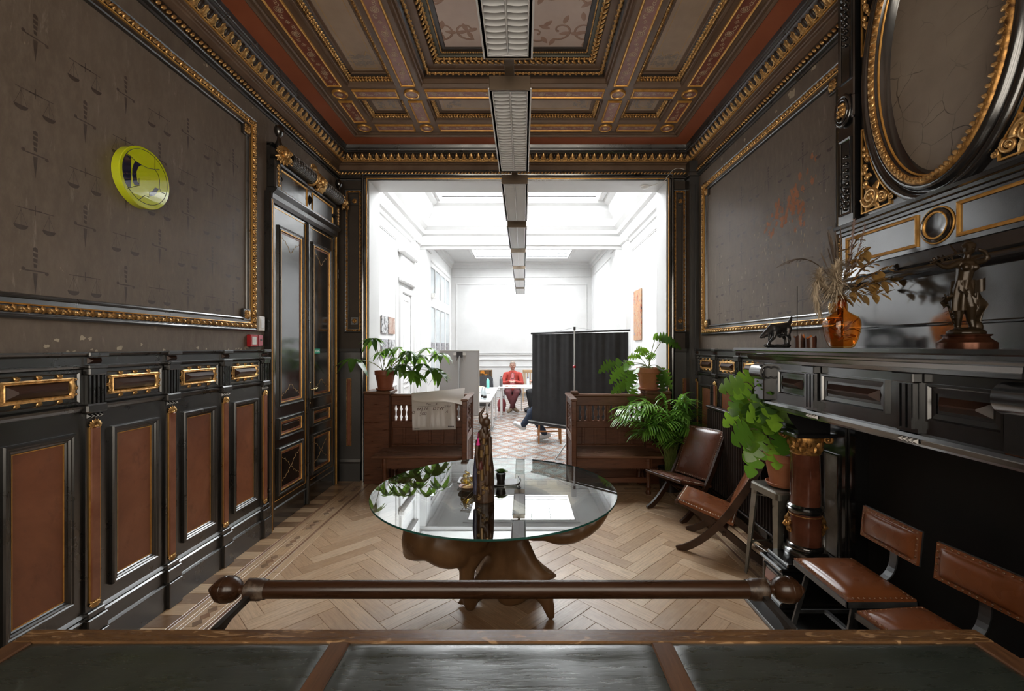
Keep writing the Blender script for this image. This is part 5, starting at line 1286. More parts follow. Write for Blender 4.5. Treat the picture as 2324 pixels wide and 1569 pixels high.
root([(.16, -.08, .40), (.24, -.13, .27), (.32, -.16, .215), (.395, -.17, .235)], [.07, .06, .045, .008])       # spike to the right
root([(-.02, -.10, .46), (-.11, -.18, .40), (-.165, -.20, .30), (-.17, -.19, .18), (-.15, -.15, .04)], [.09, .07, .055, .05, .045])   # front left knee
def slab(c, r, e): rt.ball((0, 0, 0), r, 20, 12, 0, Matrix.Translation(c) @ Euler(e).to_matrix().to_4x4())
slab((-.31, -.18, .51), (.29, .15, .095), (.25, -.42, .15)); slab((-.44, -.22, .50), (.13, .13, .15), (.3, .45, .2)); slab((-.30, -.24, .43), (.17, .10, .11), (.2, .35, .1)); slab((-.43, -.16, .60), (.16, .14, .07), (.2, -.25, .3)); slab((-.14, -.24, .50), (.12, .07, .10), (.2, .2, .2))
slab((.38, -.14, .55), (.26, .14, .07), (.15, -.22, -.1)); slab((.60, -.14, .60), (.20, .14, .075), (.2, -.75, .1)); slab((.46, -.20, .53), (.16, .10, .07), (.2, -.1, .1)); slab((.24, -.22, .57), (.14, .08, .075), (.3, .1, -.2)); slab((.05, -.26, .60), (.07, .06, .10), (.1, 0, 0))
slab((-.12, .24, .58), (.22, .25, .07), (-.4, -.2, 0)); slab((.25, .24, .60), (.22, .22, .07), (-.4, .35, 0))
for x, y in ((-.5, -.15), (.62, -.1), (0, .42), (.05, -.25)): limb(rt, [(x*.8, y*.8, .55), (x, y, .705)], [.07, .035])
rb = blob('root_base', rt, 'root_wood', .016, table, smooth=5)
zt = TZ-.012
for v in rb.data.vertices: v.co.z = max(0, min(v.co.z, zt))

# ------------------------------------------------------------------ leather chairs
def m_leather(name, cs, r0, r1):
    t = NT(name); v = t.coords('Object'); a = t.noise(v, 3.5, 3, .5); b = t.noise(v, 55, 5, .6)
    t.set(Base_Color=t.ramp(a, [(.25, cs[0]), (.5, cs[1]), (.8, cs[2])]), Roughness=t.ramp(a, [(.3, r0), (.7, r1)]), Specular_IOR_Level=.6); t.bump(b, .06, .002)
m_leather('leather_tan', ((.165, .050, .017), (.20, .064, .022), (.24, .085, .032)), .24, .34)
m_leather('leather_dark', ((.115, .042, .025), (.14, .054, .033), (.17, .070, .045)), .24, .34)
mat('chair_wood', (.025, .011, .006), (.065, .030, .015), 8, rough=.28, rough2=.42)
mat('nail_head', (.50, .44, .36), (.7, .64, .55), 30, rough=.3, metal=.9); mat('nail_brown', (.34, .20, .12), rough=.3, metal=.8)
mat('steel_bar', (.10, .105, .11), (.17, .175, .18), 12, rough=.3, rough2=.45, metal=.8)
def pad(mb, w, l, th, bul, M, n=36):
    def fn(a, b):
        x, y = (a-.5)*w, (b-.5)*l; m = .021; qx, qy = abs(x)/(w/2-m), abs(y)/(l/2-m)
        z = th*.35+(bul*max(0, (1-qx**3.2)*(1-qy**3.2))**.42 if qx < 1 and qy < 1 else 0)
        return (x, y, z)
    mb.grid(fn, n, n, 0, M); mb.grid(lambda a, b: ((.5-a)*w, (b-.5)*l, -th*.35), 2, 2, 0, M)
    rim = [((-.5)*w, (-.5)*l), (.5*w, -.5*l), (.5*w, .5*l), (-.5*w, .5*l)]
    for i in range(4):
        p, q = rim[i], rim[(i+1) % 4]; mb.add([(p[0], p[1], -th*.35), (q[0], q[1], -th*.35), (q[0], q[1], th*.35), (p[0], p[1], th*.35)], [(0, 1, 2, 3)], 0, False, M)
def nails(mb, w, l, pit, z, M, r=.0055, ins=.012):
    for sx in (-1, 1):
        n = int(l/pit)
        for i in range(n+1): mb.ball((sx*(w/2-ins), -l/2+ins+(l-2*ins)*i/n, z), (r, r, r*.7), 6, 4, 0, M)
        n = int(w/pit)
        for i in range(1, n): mb.ball((-w/2+ins+(w-2*ins)*i/n, sx*(l/2-ins), z), (r, r, r*.7), 6, 4, 0, M)
def board(mb, pts, wd, th):            # bent board in the yz plane, width along the curve normal, thickness along x
    P = [Vector((0, p[0], p[1])) for p in pts]; vs = []; fs = []
    for i, p in enumerate(P):
        d = (P[min(i+1, len(P)-1)]-P[max(i-1, 0)]).normalized(); n = Vector((0, -d.z, d.y)); w_ = wd if not hasattr(wd, '__len__') else wd[i]
        for sx, sn in ((-1, -1), (1, -1), (1, 1), (-1, 1)): q = p+n*(sn*w_/2); vs.append((sx*th/2, q.y, q.z))
    for i in range(len(P)-1):
        for k in range(4): fs.append((i*4+k, i*4+(k+1) % 4, i*4+4+(k+1) % 4, i*4+4+k))
    fs += [(3, 2, 1, 0), tuple(len(vs)-4+k for k in range(4))]
    return vs, fs
def fold_chair(label, loc, rz, leather):
    c = thing('folding_chair', label, 'chair', loc, rz, 'low leather folding chairs')
    back = bez((-.33, .0), (-.10, .08), (.12, .40), (.31, .82), 12); seat = bez((.36, .0), (.12, .12), (-.08, .34), (-.345, .40), 12)
    W2 = .225
    for sx in (-1, 1):
        for nm, pts, off in (('back_leg', back, 0), ('seat_leg', seat, -.028)):
            m = MB(); vs, fs = board(m, pts, [.055]*10+[.05, .045, .04], .024); m.add(vs, fs, 0, False, T(sx*(W2+off), 0, 0)); obj(nm, m, 'chair_wood', c)
    # seat sling and back pad follow the boards
    def surf(y0, z0, y1, z1, w, sag):
        L = math.dist((y0, z0), (y1, z1)); an = math.atan2(z1-z0, y1-y0); return T(0, (y0+y1)/2, (z0+z1)/2, an), L
    Ms, Ls = surf(-.335, .405, .10, .285, .46, .02); m = MB(); pad(m, .44, Ls, .03, .028, Ms); obj('seat', m, leather, c)
    m = MB(); nails(m, .44, Ls, .022, .011, Ms); obj('nail_trim', m, 'nail_head', c, kind='stuff')
    Mb, Lb = surf(.075, .335, .305, .815, .46, .02); Mb = Mb @ T(0, 0, .012); m = MB(); pad(m, .44, Lb, .03, .030, Mb); obj('backrest', m, leather, c)
    m = MB(); nails(m, .44, Lb, .022, .011, Mb); obj('nail_trim', m, 'nail_head', c, kind='stuff')
    for (y, z) in ((.315, .81), (-.335, .395), (.03, .20)): m = MB(); m.box((-W2-.01, y-.014, z-.014), (W2+.01, y+.014, z+.014), ch=.004); obj('stretcher', m, 'chair_wood', c)
    return c
fold_chair('leather folding chair beside the palm, facing the glass table', (1.70, 4.64, 0), math.radians(-62), 'leather_dark')
fold_chair('leather folding chair beside the metal stool, seen from its side', (1.69, 3.78, 0), math.radians(-120), 'leather_tan')
def bar_chair(label, loc, rz):
    c = thing('steel_chair', label, 'chair', loc, rz, 'leather chairs with steel frames')
    sz = .455
    m = MB(); pad(m, .42, .33, .02, .034, T(0, 0, sz)); obj('seat', m, 'leather_tan', c); m = MB(); nails(m, .42, .33, .026, sz+.0075, None, .0055, .011); obj('nail_trim', m, 'nail_brown', c, kind='stuff')
    m = MB().box((-.215, -.172, sz-.032), (.215, -.164, sz-.004)); m.box((-.215, .164, sz-.032), (.215, .172, sz-.004)); m.box((-.215, -.172, sz-.032), (-.207, .172, sz-.004)); m.box((.207, -.172, sz-.032), (.215, .172, sz-.004)); m.box((-.21, -.17, sz-.014), (.21, .17, sz-.008)); obj('seat_frame', m, 'steel_bar', c)
    for sx in (-1, 1):
        for (ya, yb) in ((-.10, -.20), (.10, .19)):
            m = MB(); m.tube([(sx*.17, ya, sz-.02), (sx*.20, yb, 0)], .018, 4, 0, None, False, flat=.45, up=(1, 0, 0)); obj('leg', m, 'steel_bar', c)
        m = MB(); m.tube([(sx*.19, -.16, .17), (sx*.19, .155, .17)], .014, 4, 0, None, False, flat=.5, up=(1, 0, 0)); obj('stretcher', m, 'steel_bar', c)
    m = MB(); m.tube([(-.19, 0, .17), (.19, 0, .17)], .014, 4, smooth=False); obj('stretcher', m, 'steel_bar', c)
    m = MB(); P = bez((.08, sz-.02), (.24, sz-.03), (.25, sz+.10), (.215, sz+.27), 12); vs, fs = board(m, [(y, z) for y, z in P], .007, .045); m.add(vs, fs); obj('back_strap', m, 'steel_bar', c)
    Mb = T(0, .205, sz+.235, PI/2-.10, 0, 0); m = MB(); pad(m, .36, .165, .02, .026, Mb); obj('backrest', m, 'leather_tan', c)
    m = MB(); nails(m, .36, .165, .028, .0075, Mb, .0055, .010); obj('nail_trim', m, 'nail_brown', c, kind='stuff')
    obj('back_plate', MB().box((-.183, -.0855, -.012), (.183, .0855, -.006), M=Mb), 'steel_bar', c)
    return c
bar_chair('steel framed leather chair in the fireplace, farther from the desk', (1.71, 2.34, .03), math.radians(-90))
bar_chair('steel framed leather chair in the fireplace, nearer the desk', (1.71, 1.85, .03), math.radians(-84))
# ------------------------------------------------------------------ metal stool
mat('galvanised', (.17, .165, .14), (.28, .27, .235), 8, rough=.25, rough2=.4, metal=.8)
st = thing('metal_stool', 'tall galvanised metal stool carrying a potted monstera', 'stool', (1.865, 3.21, 0), .12)
SH = .70
b = MB(); q = .150
def rsq(h, r, z, n=5):
    out = []
    for cx, cy, a0 in ((h-r, h-r, 0), (-h+r, h-r, PI/2), (-h+r, -h+r, PI), (h-r, -h+r, 3*PI/2)):
        for i in range(n): a = a0+PI/2*i/(n-1); out.append((cx+r*math.cos(a), cy+r*math.sin(a), z))
    return out
rings = [rsq(.158, .03, SH-.055), rsq(.156, .03, SH-.012), rsq(.150, .03, SH-.002), rsq(.143, .028, SH), rsq(.130, .024, SH-.004), rsq(.03, .01, SH-.005)]
vs = sum(rings, []); k = len(rings[0]); b.add(vs, [(i*k+j, i*k+(j+1) % k, (i+1)*k+(j+1) % k, (i+1)*k+j) for i in range(len(rings)-1) for j in range(k)], 0, False); b.add(rings[-1], [tuple(range(k))]); b.add(rings[0], [tuple(range(k-1, -1, -1))])
obj('seat', b, 'galvanised', st)
for sx in (-1, 1):
    for sy in (-1, 1):
        m = MB(); top, bot = Vector((sx*.142, sy*.142, SH-.02)), Vector((sx*.178, sy*.178, 0)); vs = []
        for i in range(9):
            t_ = i/8; p = top.lerp(bot, t_); w_ = .062*(1-t_)+.026*t_
            for dx, dy in ((0, 0), (-sx*w_, 0), (-sx*w_, -sy*.004), (-sx*.006, -sy*.006), (-sx*.004, -sy*w_), (0, -sy*w_)): vs.append((p.x+dx, p.y+dy, p.z))
        m.add(vs, [(i*6+j, i*6+(j+1) % 6, i*6+6+(j+1) % 6, i*6+6+j) for i in range(8) for j in range(6)]+[(0, 1, 2, 3, 4, 5), tuple(range(48, 54))])
        lg = obj('leg', m, 'galvanised', st)
        m = MB(); c_ = top.lerp(bot, .86); m.tube([(c_.x-sx*.018, c_.y+sy*.001, c_.z+.05), (c_.x-sx*.015, c_.y+sy*.0015, c_.z-.05)], .0045, 6); obj('leg_slot', m, 'black_wood', lg)
for z, r in ((.245, .150),):
    for i in range(4):
        a = PI/2*i+PI/4; p, q_ = (r*1.41*math.cos(a), r*1.41*math.sin(a), z), (r*1.41*math.cos(a+PI/2), r*1.41*math.sin(a+PI/2), z); m = MB(); m.tube([p, q_], .006, 6); obj('brace', m, 'galvanised', st)
for i in range(2):
    a = PI/4+i*PI/2; m = MB(); m.tube([(.19*math.cos(a), .19*math.sin(a), .60), (-.19*math.cos(a), -.19*math.sin(a), .60+.012*i)], .005, 6); obj('brace', m, 'galvanised', st)

# ------------------------------------------------------------------ oak benches with pierced backs
mat('bench_wood', (.07, .024, .011), (.145, .056, .026), 6, rough=.26, rough2=.4, stretch=(1, 1, 6))
mat('bench_top', (.085, .035, .018), (.17, .082, .046), 5, rough=.24, rough2=.38, stretch=(.5, 6, 1))
def bench(label, x0, x1, end_side, post):
    """x0..x1 width, end_side: +1 if the carved end panel stands at x1"""
    c = thing('bench', label, 'bench', ((x0+x1)/2, 5.45, 0)); cx = (x0+x1)/2; M = Matrix.Translation((-cx, -5.45, 0))
    def B(n, a, d, m='bench_wood', ch=.006, par=c): return obj(n, MB(M).box(a, d, ch=ch), m, par)
    yb0, yb1 = 5.60, 5.66; sz = .45
    xe0, xe1 = (x1-.055, x1) if end_side > 0 else (x0, x0+.055)       # end panel
    bx0, bx1 = (x0+.30 if end_side > 0 else xe1), (xe0 if end_side > 0 else x1-.30)
    s0, s1 = (x0+.22 if end_side > 0 else xe1, xe0 if end_side > 0 else 1.60)
    B('seat', (s0, 5.06, sz-.03), (s1, 5.60, sz), 'bench_top', .012)
    B('seat_apron', (s0+.10 if end_side > 0 else s0, 5.12, sz-.15), (s1 if end_side > 0 else s1-.12, 5.15, sz-.03))
    m = MB(M); n = int((s1-s0-.1)/.022)
    for i in range(n): u = s0+.05+(s1-s0-.1)*(i+.5)/n; m.pyramid((u-.011, 5.121), (u+.011, 5.149), (.011, .0), .014, 0, Matrix.Translation((0, 0, sz-.15)) @ Matrix.Diagonal((1, 1, -1, 1)))
    obj('dentil_edge', m, 'bench_wood', c, kind='stuff')
    legx = s0+.14 if end_side > 0 else s1-.16
    for y in (5.14, 5.55):
        m = MB(M); m.lathe([(.030, 0), (.034, .02), (.020, .05), (.034, .08), (.022, .10), (.028, .20), (.020, .26), (.032, .29), (.034, .31), (.034, sz-.03)], 14, 0, T(legx, y, 0)); obj('leg', m, 'bench_wood', c)
    B('stretcher', (min(legx, xe0), 5.13, .13), (max(legx, xe1), 5.155, .19))
    # back: rails, stiles, slotted groups, lower boards
    ztop = 1.10
    B('top_rail', (bx0, yb0-.03, ztop-.03), (bx1, yb1+.03, ztop), 'bench_top', .010); B('upper_rail', (bx0, yb0, .955), (bx1, yb1, ztop-.03)); B('mid_rail', (bx0, yb0, .68), (bx1, yb1, .765)); B('lower_rail', (bx0, yb0, sz-.06), (bx1, yb1, sz+.02)); B('base_board', (min(x0, bx0), yb0+.005, 0), (bx1, yb1-.005, sz-.06))
    W_ = bx1-bx0; ng = 4; gw = .195; gap = (W_-ng*gw)/ng
    prof = [(0, .010), (.01, .014), (.022, .013), (.04, .019), (.055, .020), (.066, .011), (.10, .0085), (.125, .012), (.14, .020), (.155, .019), (.165, .012), (.178, .012), (.19, .010)]
    for g_ in range(ng):
        a = bx0+gap/2+g_*(gw+gap)
        B('stile', (a-gap if g_ else bx0, yb0, .765), (a, yb1, .955)); 
        for k in range(4):
            u = a+gw*k/3.0-(.0)
            # board between two shaped slots
            l_, r_ = (a+gw*(k-1)/3+gw/6, a+gw*k/3+gw/6)
            L = [( (l_ + w_) if k > 0 else a, .765+v) for v, w_ in prof]; R = [((r_ - w_) if k < 3 else a+gw, .765+v) for v, w_ in prof]
            m = MB(M); n = len(prof)
            for i in range(n-1): m.add([(L[i][0], yb0+.012, L[i][1]), (R[i][0], yb0+.012, R[i][1]), (R[i+1][0], yb0+.012, R[i+1][1]), (L[i+1][0], yb0+.012, L[i+1][1]), (L[i][0], yb1-.02, L[i][1]), (R[i][0], yb1-.02, R[i][1]), (R[i+1][0], yb1-.02, R[i+1][1]), (L[i+1][0], yb1-.02, L[i+1][1])], [(0, 1, 2, 3), (7, 6, 5, 4), (1, 5, 6, 2), (4, 0, 3, 7)])
            obj('shaped_slat', m, 'bench_wood', c)
    B('stile', (bx0+gap/2+ng*gw+(ng-1)*gap, yb0, .765), (bx1, yb1, .955))
    nb = 6
    for i in range(nb):
        a = bx0+W_*i/nb; B('back_board', (a+.003, yb0+.02, sz+.02), (a+W_/nb-.003, yb1-.015, .68), ch=.004)
        if i % 2 == 0 and i: pass
    for i in range(nb+1): a = bx0+W_*i/nb; B('batten', (max(bx0, a-.018), yb0+.004, sz+.02), (min(bx1, a+.018), yb0+.022, .68), ch=.003)
    # end panel with tracery
    B('end_post', (xe0, 5.03, 0), (xe1, 5.10, 1.08)); B('end_post', (xe0, 5.62, 0), (xe1, 5.72, 1.08)); B('end_cap', (xe0-.012, 5.01, 1.08), (xe1+.012, 5.74, 1.105), 'bench_top', .008)
    B('end_rail', (xe0+.006, 5.10, 1.00), (xe1-.006, 5.62, 1.08)); B('end_rail', (xe0+.006, 5.10, .60), (xe1-.006, 5.62, .68)); B('end_rail', (xe0+.006, 5.10, .08), (xe1-.006, 5.62, .20))
    for i in range(5): B('end_slat', (xe0+.014, 5.12+i*.10, .20), (xe1-.014, 5.175+i*.10, .60), ch=.004)
    m = MB(M); xm = (xe0+xe1)/2
    for i in range(3):
        for j in range(2):
            Mx = T(xm, 5.19+i*.17, .76+j*.16, 0, PI/2, 0); m.torus(.060, .012, 14, 5, 0, Mx); 
            for k in range(4): a = k*PI/2+PI/4; m.torus(.028, .008, 10, 5, 0, Mx @ T(.034*math.cos(a), .034*math.sin(a), 0))
    m.box((xm-.008, 5.10, .83), (xm+.008, 5.62, .85)); obj('tracery', m, 'bench_wood', c)
    # post at the wall carrying a flower pot
    p0, p1 = (OL+.013, x0+.30) if end_side > 0 else (x1-.30, OR-.013)
    B('pedestal', (p0, yb0-.10, 0), (p1, yb1+.12, 1.11)); B('pedestal_cap', (p0-.0, yb0-.13, 1.11), (p1+.02 if end_side > 0 else p1, yb1+.15, 1.145), 'bench_top', .008)
    if end_side < 0: B('rail_stop', (bx0+.0, yb0-.02, 1.10), (bx0+.09, yb1+.02, 1.135), 'bench_top')
    return c
bench('dark oak bench left of the passage, with a flip chart sheet hung over it', OL+.02, -.632, 1, None)
bench('dark oak bench right of the passage, behind the palm', .547, OR-.02, -1, None)
# ------------------------------------------------------------------ wall things
mat('sign_lime', (.70, .80, .010), rough=.12, spec=.5, coat=1.0, Coat_IOR=2.3, Coat_Roughness=.02); mat('sign_navy', (.004, .010, .045), rough=.12, coat=1.0, Coat_IOR=2.3, Coat_Roughness=.02); mat('sign_line', (.012, .012, .010), rough=.15)
SU, SV, SR = 2.724, 2.722, .183
SGM = WL @ T(SU, SV, 0)
sgn = tag(obj('round_sign', MB(SGM).lathe([(SR, .004), (SR, .046), (SR-.003, .049), (.0001, .049)], 64, smooth=False), 'sign_lime'), 'round lime yellow sign with dark blue emblem on the brown wall', 'sign')
e = MB(SGM @ T(0, .006, .0494)); e.torus(SR-.022, .0022, 64, 4, 0, Matrix.Diagonal((1, 1, .2, 1)))
for l in ([(-.1367, .089), (-.1044, .0832), (-.0749, .0691), (-.03, .0623), (.0103, .0615), (.0645, .0743), (.1011, .0895)], [(.0653, .157), (.0653, .0746)], [(.0687, .0725), (.0902, .0509), (.1011, .0196), (.0989, -.0309), (.1142, -.0504), (.1544, -.0503)], [(-.0497, -.0229), (-.0497, -.0615)], [(-.1275, -.1108), (-.0458, -.0635)], [(-.0555, -.1590), (-.012, -.1143), (.0226, -.113)]):
    e.tube([(x, y, 0) for x, y in l], .0024, 4, 0, Matrix.Diagonal((1, 1, .2, 1)))
obj('emblem_lines', e, 'sign_line', sgn)
for pg in ([(-.1422, .0818), (-.1044, .0815), (-.1044, -.0945), (-.1275, -.1008), (-.144, -.084), (-.1567, -.0507), (-.1601, -.0104), (-.1567, .0401)], [(-.0749, .0691), (-.0339, .0624), (-.0555, .0419), (-.0672, .0106), (-.0672, -.0195), (-.0614, -.0473), (-.0477, -.0608), (-.0806, -.0777), (-.092, -.0586), (-.0977, -.0244), (-.0965, .0156), (-.0882, .0454)], [(.0666, -.037), (.0946, -.0359), (.0773, -.0702), (.0602, -.09), (.0226, -.1096), (.0226, -.082), (.0434, -.0696)]):
    obj('emblem_block', MB(SGM @ T(0, .006, .0492)).prism(pg, 0, .0006), 'sign_navy', sgn)
a = MB(WL); a.box((3.79, 1.695, 0), (3.90, 1.80, .035), ch=.006); al = tag(obj('fire_alarm_box', a, 'red_plastic'), 'red fire alarm call point beside the tall black door', 'alarm')
obj('call_window', MB(WL).box((3.815, 1.715, .035), (3.875, 1.78, .037), ch=.001), 'white_plastic', al)
a = MB(WL); a.box((3.92, 1.70, 0), (3.985, 1.80, .028), ch=.005); k_ = tag(obj('alarm_sounder', a, 'pink_plastic'), 'small pink red box right of the fire alarm', 'alarm'); obj('button', MB(WL).lathe([(.010, 0), (.009, .005), (.0001, .006)], 12, 0, T(3.955, 1.755, .028)), 'black_wood', k_)
a = MB(WL); a.box((3.925, 1.835, 0), (4.015, 1.965, .03), ch=.005); k_ = tag(obj('wall_thermostat', a, 'white_plastic'), 'cream wall switch plate above the alarm boxes', 'switch'); obj('switch_rocker', MB(WL).box((3.945, 1.86, .03), (3.995, 1.94, .036), ch=.003), 'light_white', k_)
a = MB(WL); a.box((5.575, 2.55, 0), (5.62, 2.66, .03), ch=.004); k_ = tag(obj('wall_sensor', a, 'white_plastic'), 'small cream sensor high beside the door', 'sensor'); obj('lens', MB(WL).lathe([(.012, 0), (.010, .006), (.0001, .008)], 12, 0, T(5.598, 2.61, .03)), 'black_wood', k_)
a = MB(); a.lathe([(.055, 0), (.052, -.018), (.03, -.032), (.0001, -.034)][::-1], 20, 0, T(1.60, 5.87, OT-.0125)); k_ = tag(obj('smoke_detector', a, 'white_plastic'), 'round white smoke detector under the lintel of the opening', 'detector')
a = MB(); a.tube(bez((1.66, 5.87, OT-.014), (1.72, 5.80, OT-.02), (1.78, 5.70, OT-.02), (1.80, 5.62, OT-.02), 8)+bez((1.80, 5.62, OT+.0), (1.88, 5.60, OT+.10), (1.9, 5.60, OT+.14), (2.02, 5.60, OT+.10), 8), .0035, 5); tag(obj('cable', a, 'white_plastic'), 'thin loose cable at the right upper corner of the opening', 'cable')

# ------------------------------------------------------------------ plants
def m_leaf(name, c1, c2, rough=.25):
    t = NT(name); v = t.coords('Object'); f = t.noise(v, 14, 3); g = t.node('ShaderNodeNewGeometry'); r = g.outputs['Random Per Island']
    c = t.mix(r, c1, c2); c = t.mix(t.ramp(f, [(.4, 0.0), (.8, .4)]), c, c1)
    t.set(Base_Color=c, Roughness=rough, Specular_IOR_Level=.5)
    tr = t.node('ShaderNodeBsdfTranslucent'); t.link(t.mix(.5, c, (.30, .55, .05)), tr.inputs[0]); mx = t.node('ShaderNodeMixShader'); mx.inputs[0].default_value = .35
    t.link(t.bsdf.outputs[0], mx.inputs[1]); t.link(tr.outputs[0], mx.inputs[2]); t.link(mx.outputs[0], t.n['Material Output'].inputs['Surface'])
m_leaf('leaf_dark', (.018, .050, .014), (.065, .16, .025)); m_leaf('leaf_mid', (.035, .11, .014), (.16, .36, .04)); m_leaf('leaf_bright', (.012, .05, .006), (.30, .56, .05)); m_leaf('palm_leaf', (.10, .26, .05), (.30, .58, .10), .2)
mat('leaf_dry', (.16, .09, .03), (.30, .19, .07), 12, rough=.6); mat('stem_green', (.10, .14, .03), (.20, .24, .06), 10, rough=.4); mat('stem_brown', (.09, .06, .03), (.16, .12, .06), 10, rough=.6)
mat('soil', (.02, .013, .008), (.05, .035, .022), 40, rough=.9, bump=.5); mat('terracotta', (.30, .105, .045), (.42, .17, .085), 6, rough=.55, rough2=.75); mat('terracotta_dark', (.20, .055, .025), (.27, .085, .042), 6, rough=.4, rough2=.55)
def leaf(mb, p, d, L, W, droop=.3, fold=.18, n=6, notch=0, up=(0, 0, 1), shape=1.0):
    d = Vector(d).normalized(); up = Vector(up); s = d.cross(up)
    if s.length < .05: s = Vector((1, 0, 0))
    s.normalize(); nrm = s.cross(d).normalized(); p = Vector(p); vs = []; fs = []
    for i in range(n+1):
        t = i/n; c = p+d*(L*t)-Vector((0, 0, 1))*(droop*L*t*t); w = W*math.sin(PI*min(1, (t*.93+.045)))**(.75*shape)*(1.15-.45*t)
        if notch and 0 < i < n: w *= (.30 if i % notch == 0 else .85 if i % notch in (1, notch-1) else 1.08)
        f = nrm*(fold*w)
        vs += [tuple(c-s*w+f), tuple(c), tuple(c+s*w+f)]
    for i in range(n): a = i*3; fs += [(a, a+3, a+4, a+1), (a+1, a+4, a+5, a+2)]
    mb.add(vs, fs, 0, True)
def pot(parent, R, r, h, loc, mt='terracotta', saucer=True, n=28):
    x, y, z = loc; z0 = z+(.012 if saucer else 0)
    o = obj('pot', MB().lathe([(r, 0), (R*.93, h*.74), (R*.95, h*.76), (R, h*.77), (R*1.02, h), (R*.95, h), (R*.92, h*.88), (R*.90, h*.86)], n, 0, T(x, y, z0), cap=True), mt, parent)
    obj('soil', MB().lathe([(R*.92, h*.86), (.0001, h*.885)], n, 0, T(x, y, z0), cap=False), 'soil', parent)
    if saucer: obj('saucer', MB().lathe([(r*.95, 0), (r*1.25, .004), (r*1.38, .026), (r*1.33, .028), (r*1.2, .010), (.0001, .010)], n, 0, T(x, y, z), cap=True), mt, parent)
    return z0+h*.88
def PX(px, py, Y): return Vector(((px-1187)*Y/1015, Y, H-(py-786)*Y/1015))
# umbrella plant on the left bench post
Y0 = 5.66; pb = thing('potted_umbrella_plant', 'potted umbrella plant with drooping green leaflets on the left bench post', 'plant', (-1.745, Y0, 1.145))
off = Vector(pb.location); zt = pot(pb, .128, .085, .235, (0, 0, 0), 'terracotta_dark')
rp = random.Random(3); st_ = MB(); lv = {'leaf_dark': MB(), 'leaf_mid': MB(), 'leaf_dry': MB()}
cl = [(846, 768, -.22, 8, .18, 1), (803, 815, -.30, 7, .23, 1), (880, 792, 0, 7, .14, 2), (905, 788, .05, 7, .15, 2), (925, 797, -.1, 8, .17, 1), (948, 806, .05, 8, .18, 1), (914, 828, -.12, 8, .17, 1), (934, 842, -.16, 8, .20, 2), (958, 826, -.05, 7, .17, 1), (972, 790, 0, 8, .18, 2), (1000, 802, .05, 7, .19, 1), (987, 836, .02, 8, .22, 1), (898, 812, .1, 6, .14, 2), (946, 850, 0, 7, .17, 2), (890, 836, -.15, 6, .13, 1), (862, 800, .05, 6, .13, 2), (920, 812, .12, 7, .15, 1), (1002, 846, -.05, 6, .18, 1)]
for px, py, dy, nl, sz, kd in cl:
    e_ = PX(px, py, Y0+dy)-off; b0 = Vector((rp.uniform(-.05, .05), rp.uniform(-.05, .05), zt-.02)); mid = b0.lerp(e_, .5)+Vector((0, 0, .07)); st_.tube(bez(b0, b0.lerp(mid, .6)+Vector((0, 0, .05)), mid, e_, 7), [.0045]*5+[.003]*3, 5)
    for k in range(nl):
        a = 2*PI*k/nl+rp.random()*.5; dr = Vector((math.cos(a), math.sin(a)*.8, rp.uniform(-.25, .12))); mk = 'leaf_mid' if kd == 2 else 'leaf_dark'
        if (px, py) == (842, 768) and k in (1, 4): mk = 'leaf_dry'
        leaf(lv[mk], e_, dr, sz*rp.uniform(.75, 1.05), sz*.22, rp.uniform(.45, .95), .15, 6)
obj('stems', st_, 'stem_green', pb)
for k, m_ in lv.items(): obj('foliage', m_, k, pb, kind='stuff')
# split leaf plant on the right bench post
Y0 = 5.68; pb = thing('potted_philodendron', 'potted split leaf plant in terracotta pot on the right bench post', 'plant', (1.60, Y0, 1.145)); off = Vector(pb.location); zt = pot(pb, .155, .105, .27, (0, 0, 0))
st_ = MB(); lv = {'leaf_dark': MB(), 'leaf_mid': MB(), 'leaf_bright': MB()}
for px, py, dy, sz, ax, az, mk in ((1488, 768, 0, .24, .5, .1, 'leaf_dark'), (1505, 772, -.05, .22, 1, -.2, 'leaf_dark'), (1462, 798, 0, .18, -.6, .25, 'leaf_bright'), (1455, 806, .05, .16, .3, .4, 'leaf_bright'), (1398, 826, -.1, .25, -1, -.1, 'leaf_dark'), (1415, 835, -.15, .24, -.7, -.4, 'leaf_mid'), (1430, 828, 0, .20, -.3, .1, 'leaf_mid'), (1440, 842, -.15, .22, -.4, -.6, 'leaf_mid'), (1432, 858, -.1, .22, -.8, -.5, 'leaf_bright'), (1446, 812, .05, .16, -.8, .3, 'leaf_bright'), (1500, 836, -.12, .22, .4, -.7, 'leaf_dark'), (1498, 852, -.12, .20, .15, -1, 'leaf_dark'), (1472, 815, .1, .18, .2, .4, 'leaf_mid'), (1420, 872, 0, .22, -.9, -.2, 'leaf_mid'), (1440, 878, -.05, .2, -.3, -.6, 'leaf_mid'), (1425, 850, .1, .2, -1, .1, 'leaf_dark')):
    e_ = PX(px, py, Y0+dy)-off; b0 = Vector((rp.uniform(-.04, .04), rp.uniform(-.04, .04), zt-.02)); st_.tube(bez(b0, b0+Vector((0, 0, .10)), b0.lerp(e_, .7)+Vector((0, 0, .08)), e_, 8), .0042, 5)
    leaf(lv[mk], e_, (ax, -.35, az), sz, sz*.40, .35, .12, 24, 4, up=(0, -.8, .6))
    leaf(lv[mk], e_, (-ax*.3, -.2, az*.4+.25), sz*.35, sz*.3, .2, .1, 5, 0, up=(0, -.8, .6))
obj('stems', st_, 'stem_green', pb)
for k, m_ in lv.items(): obj('foliage', m_, k, pb, kind='stuff')
fl_ = MB()
for k in range(22):
    a = rp.uniform(0, 6.28); b0 = Vector((.02*math.cos(a), .02*math.sin(a), zt-.03)); leaf(fl_, b0, (math.cos(a), math.sin(a)*.7, .9), rp.uniform(.15, .26), .008, .5, .1, 6)
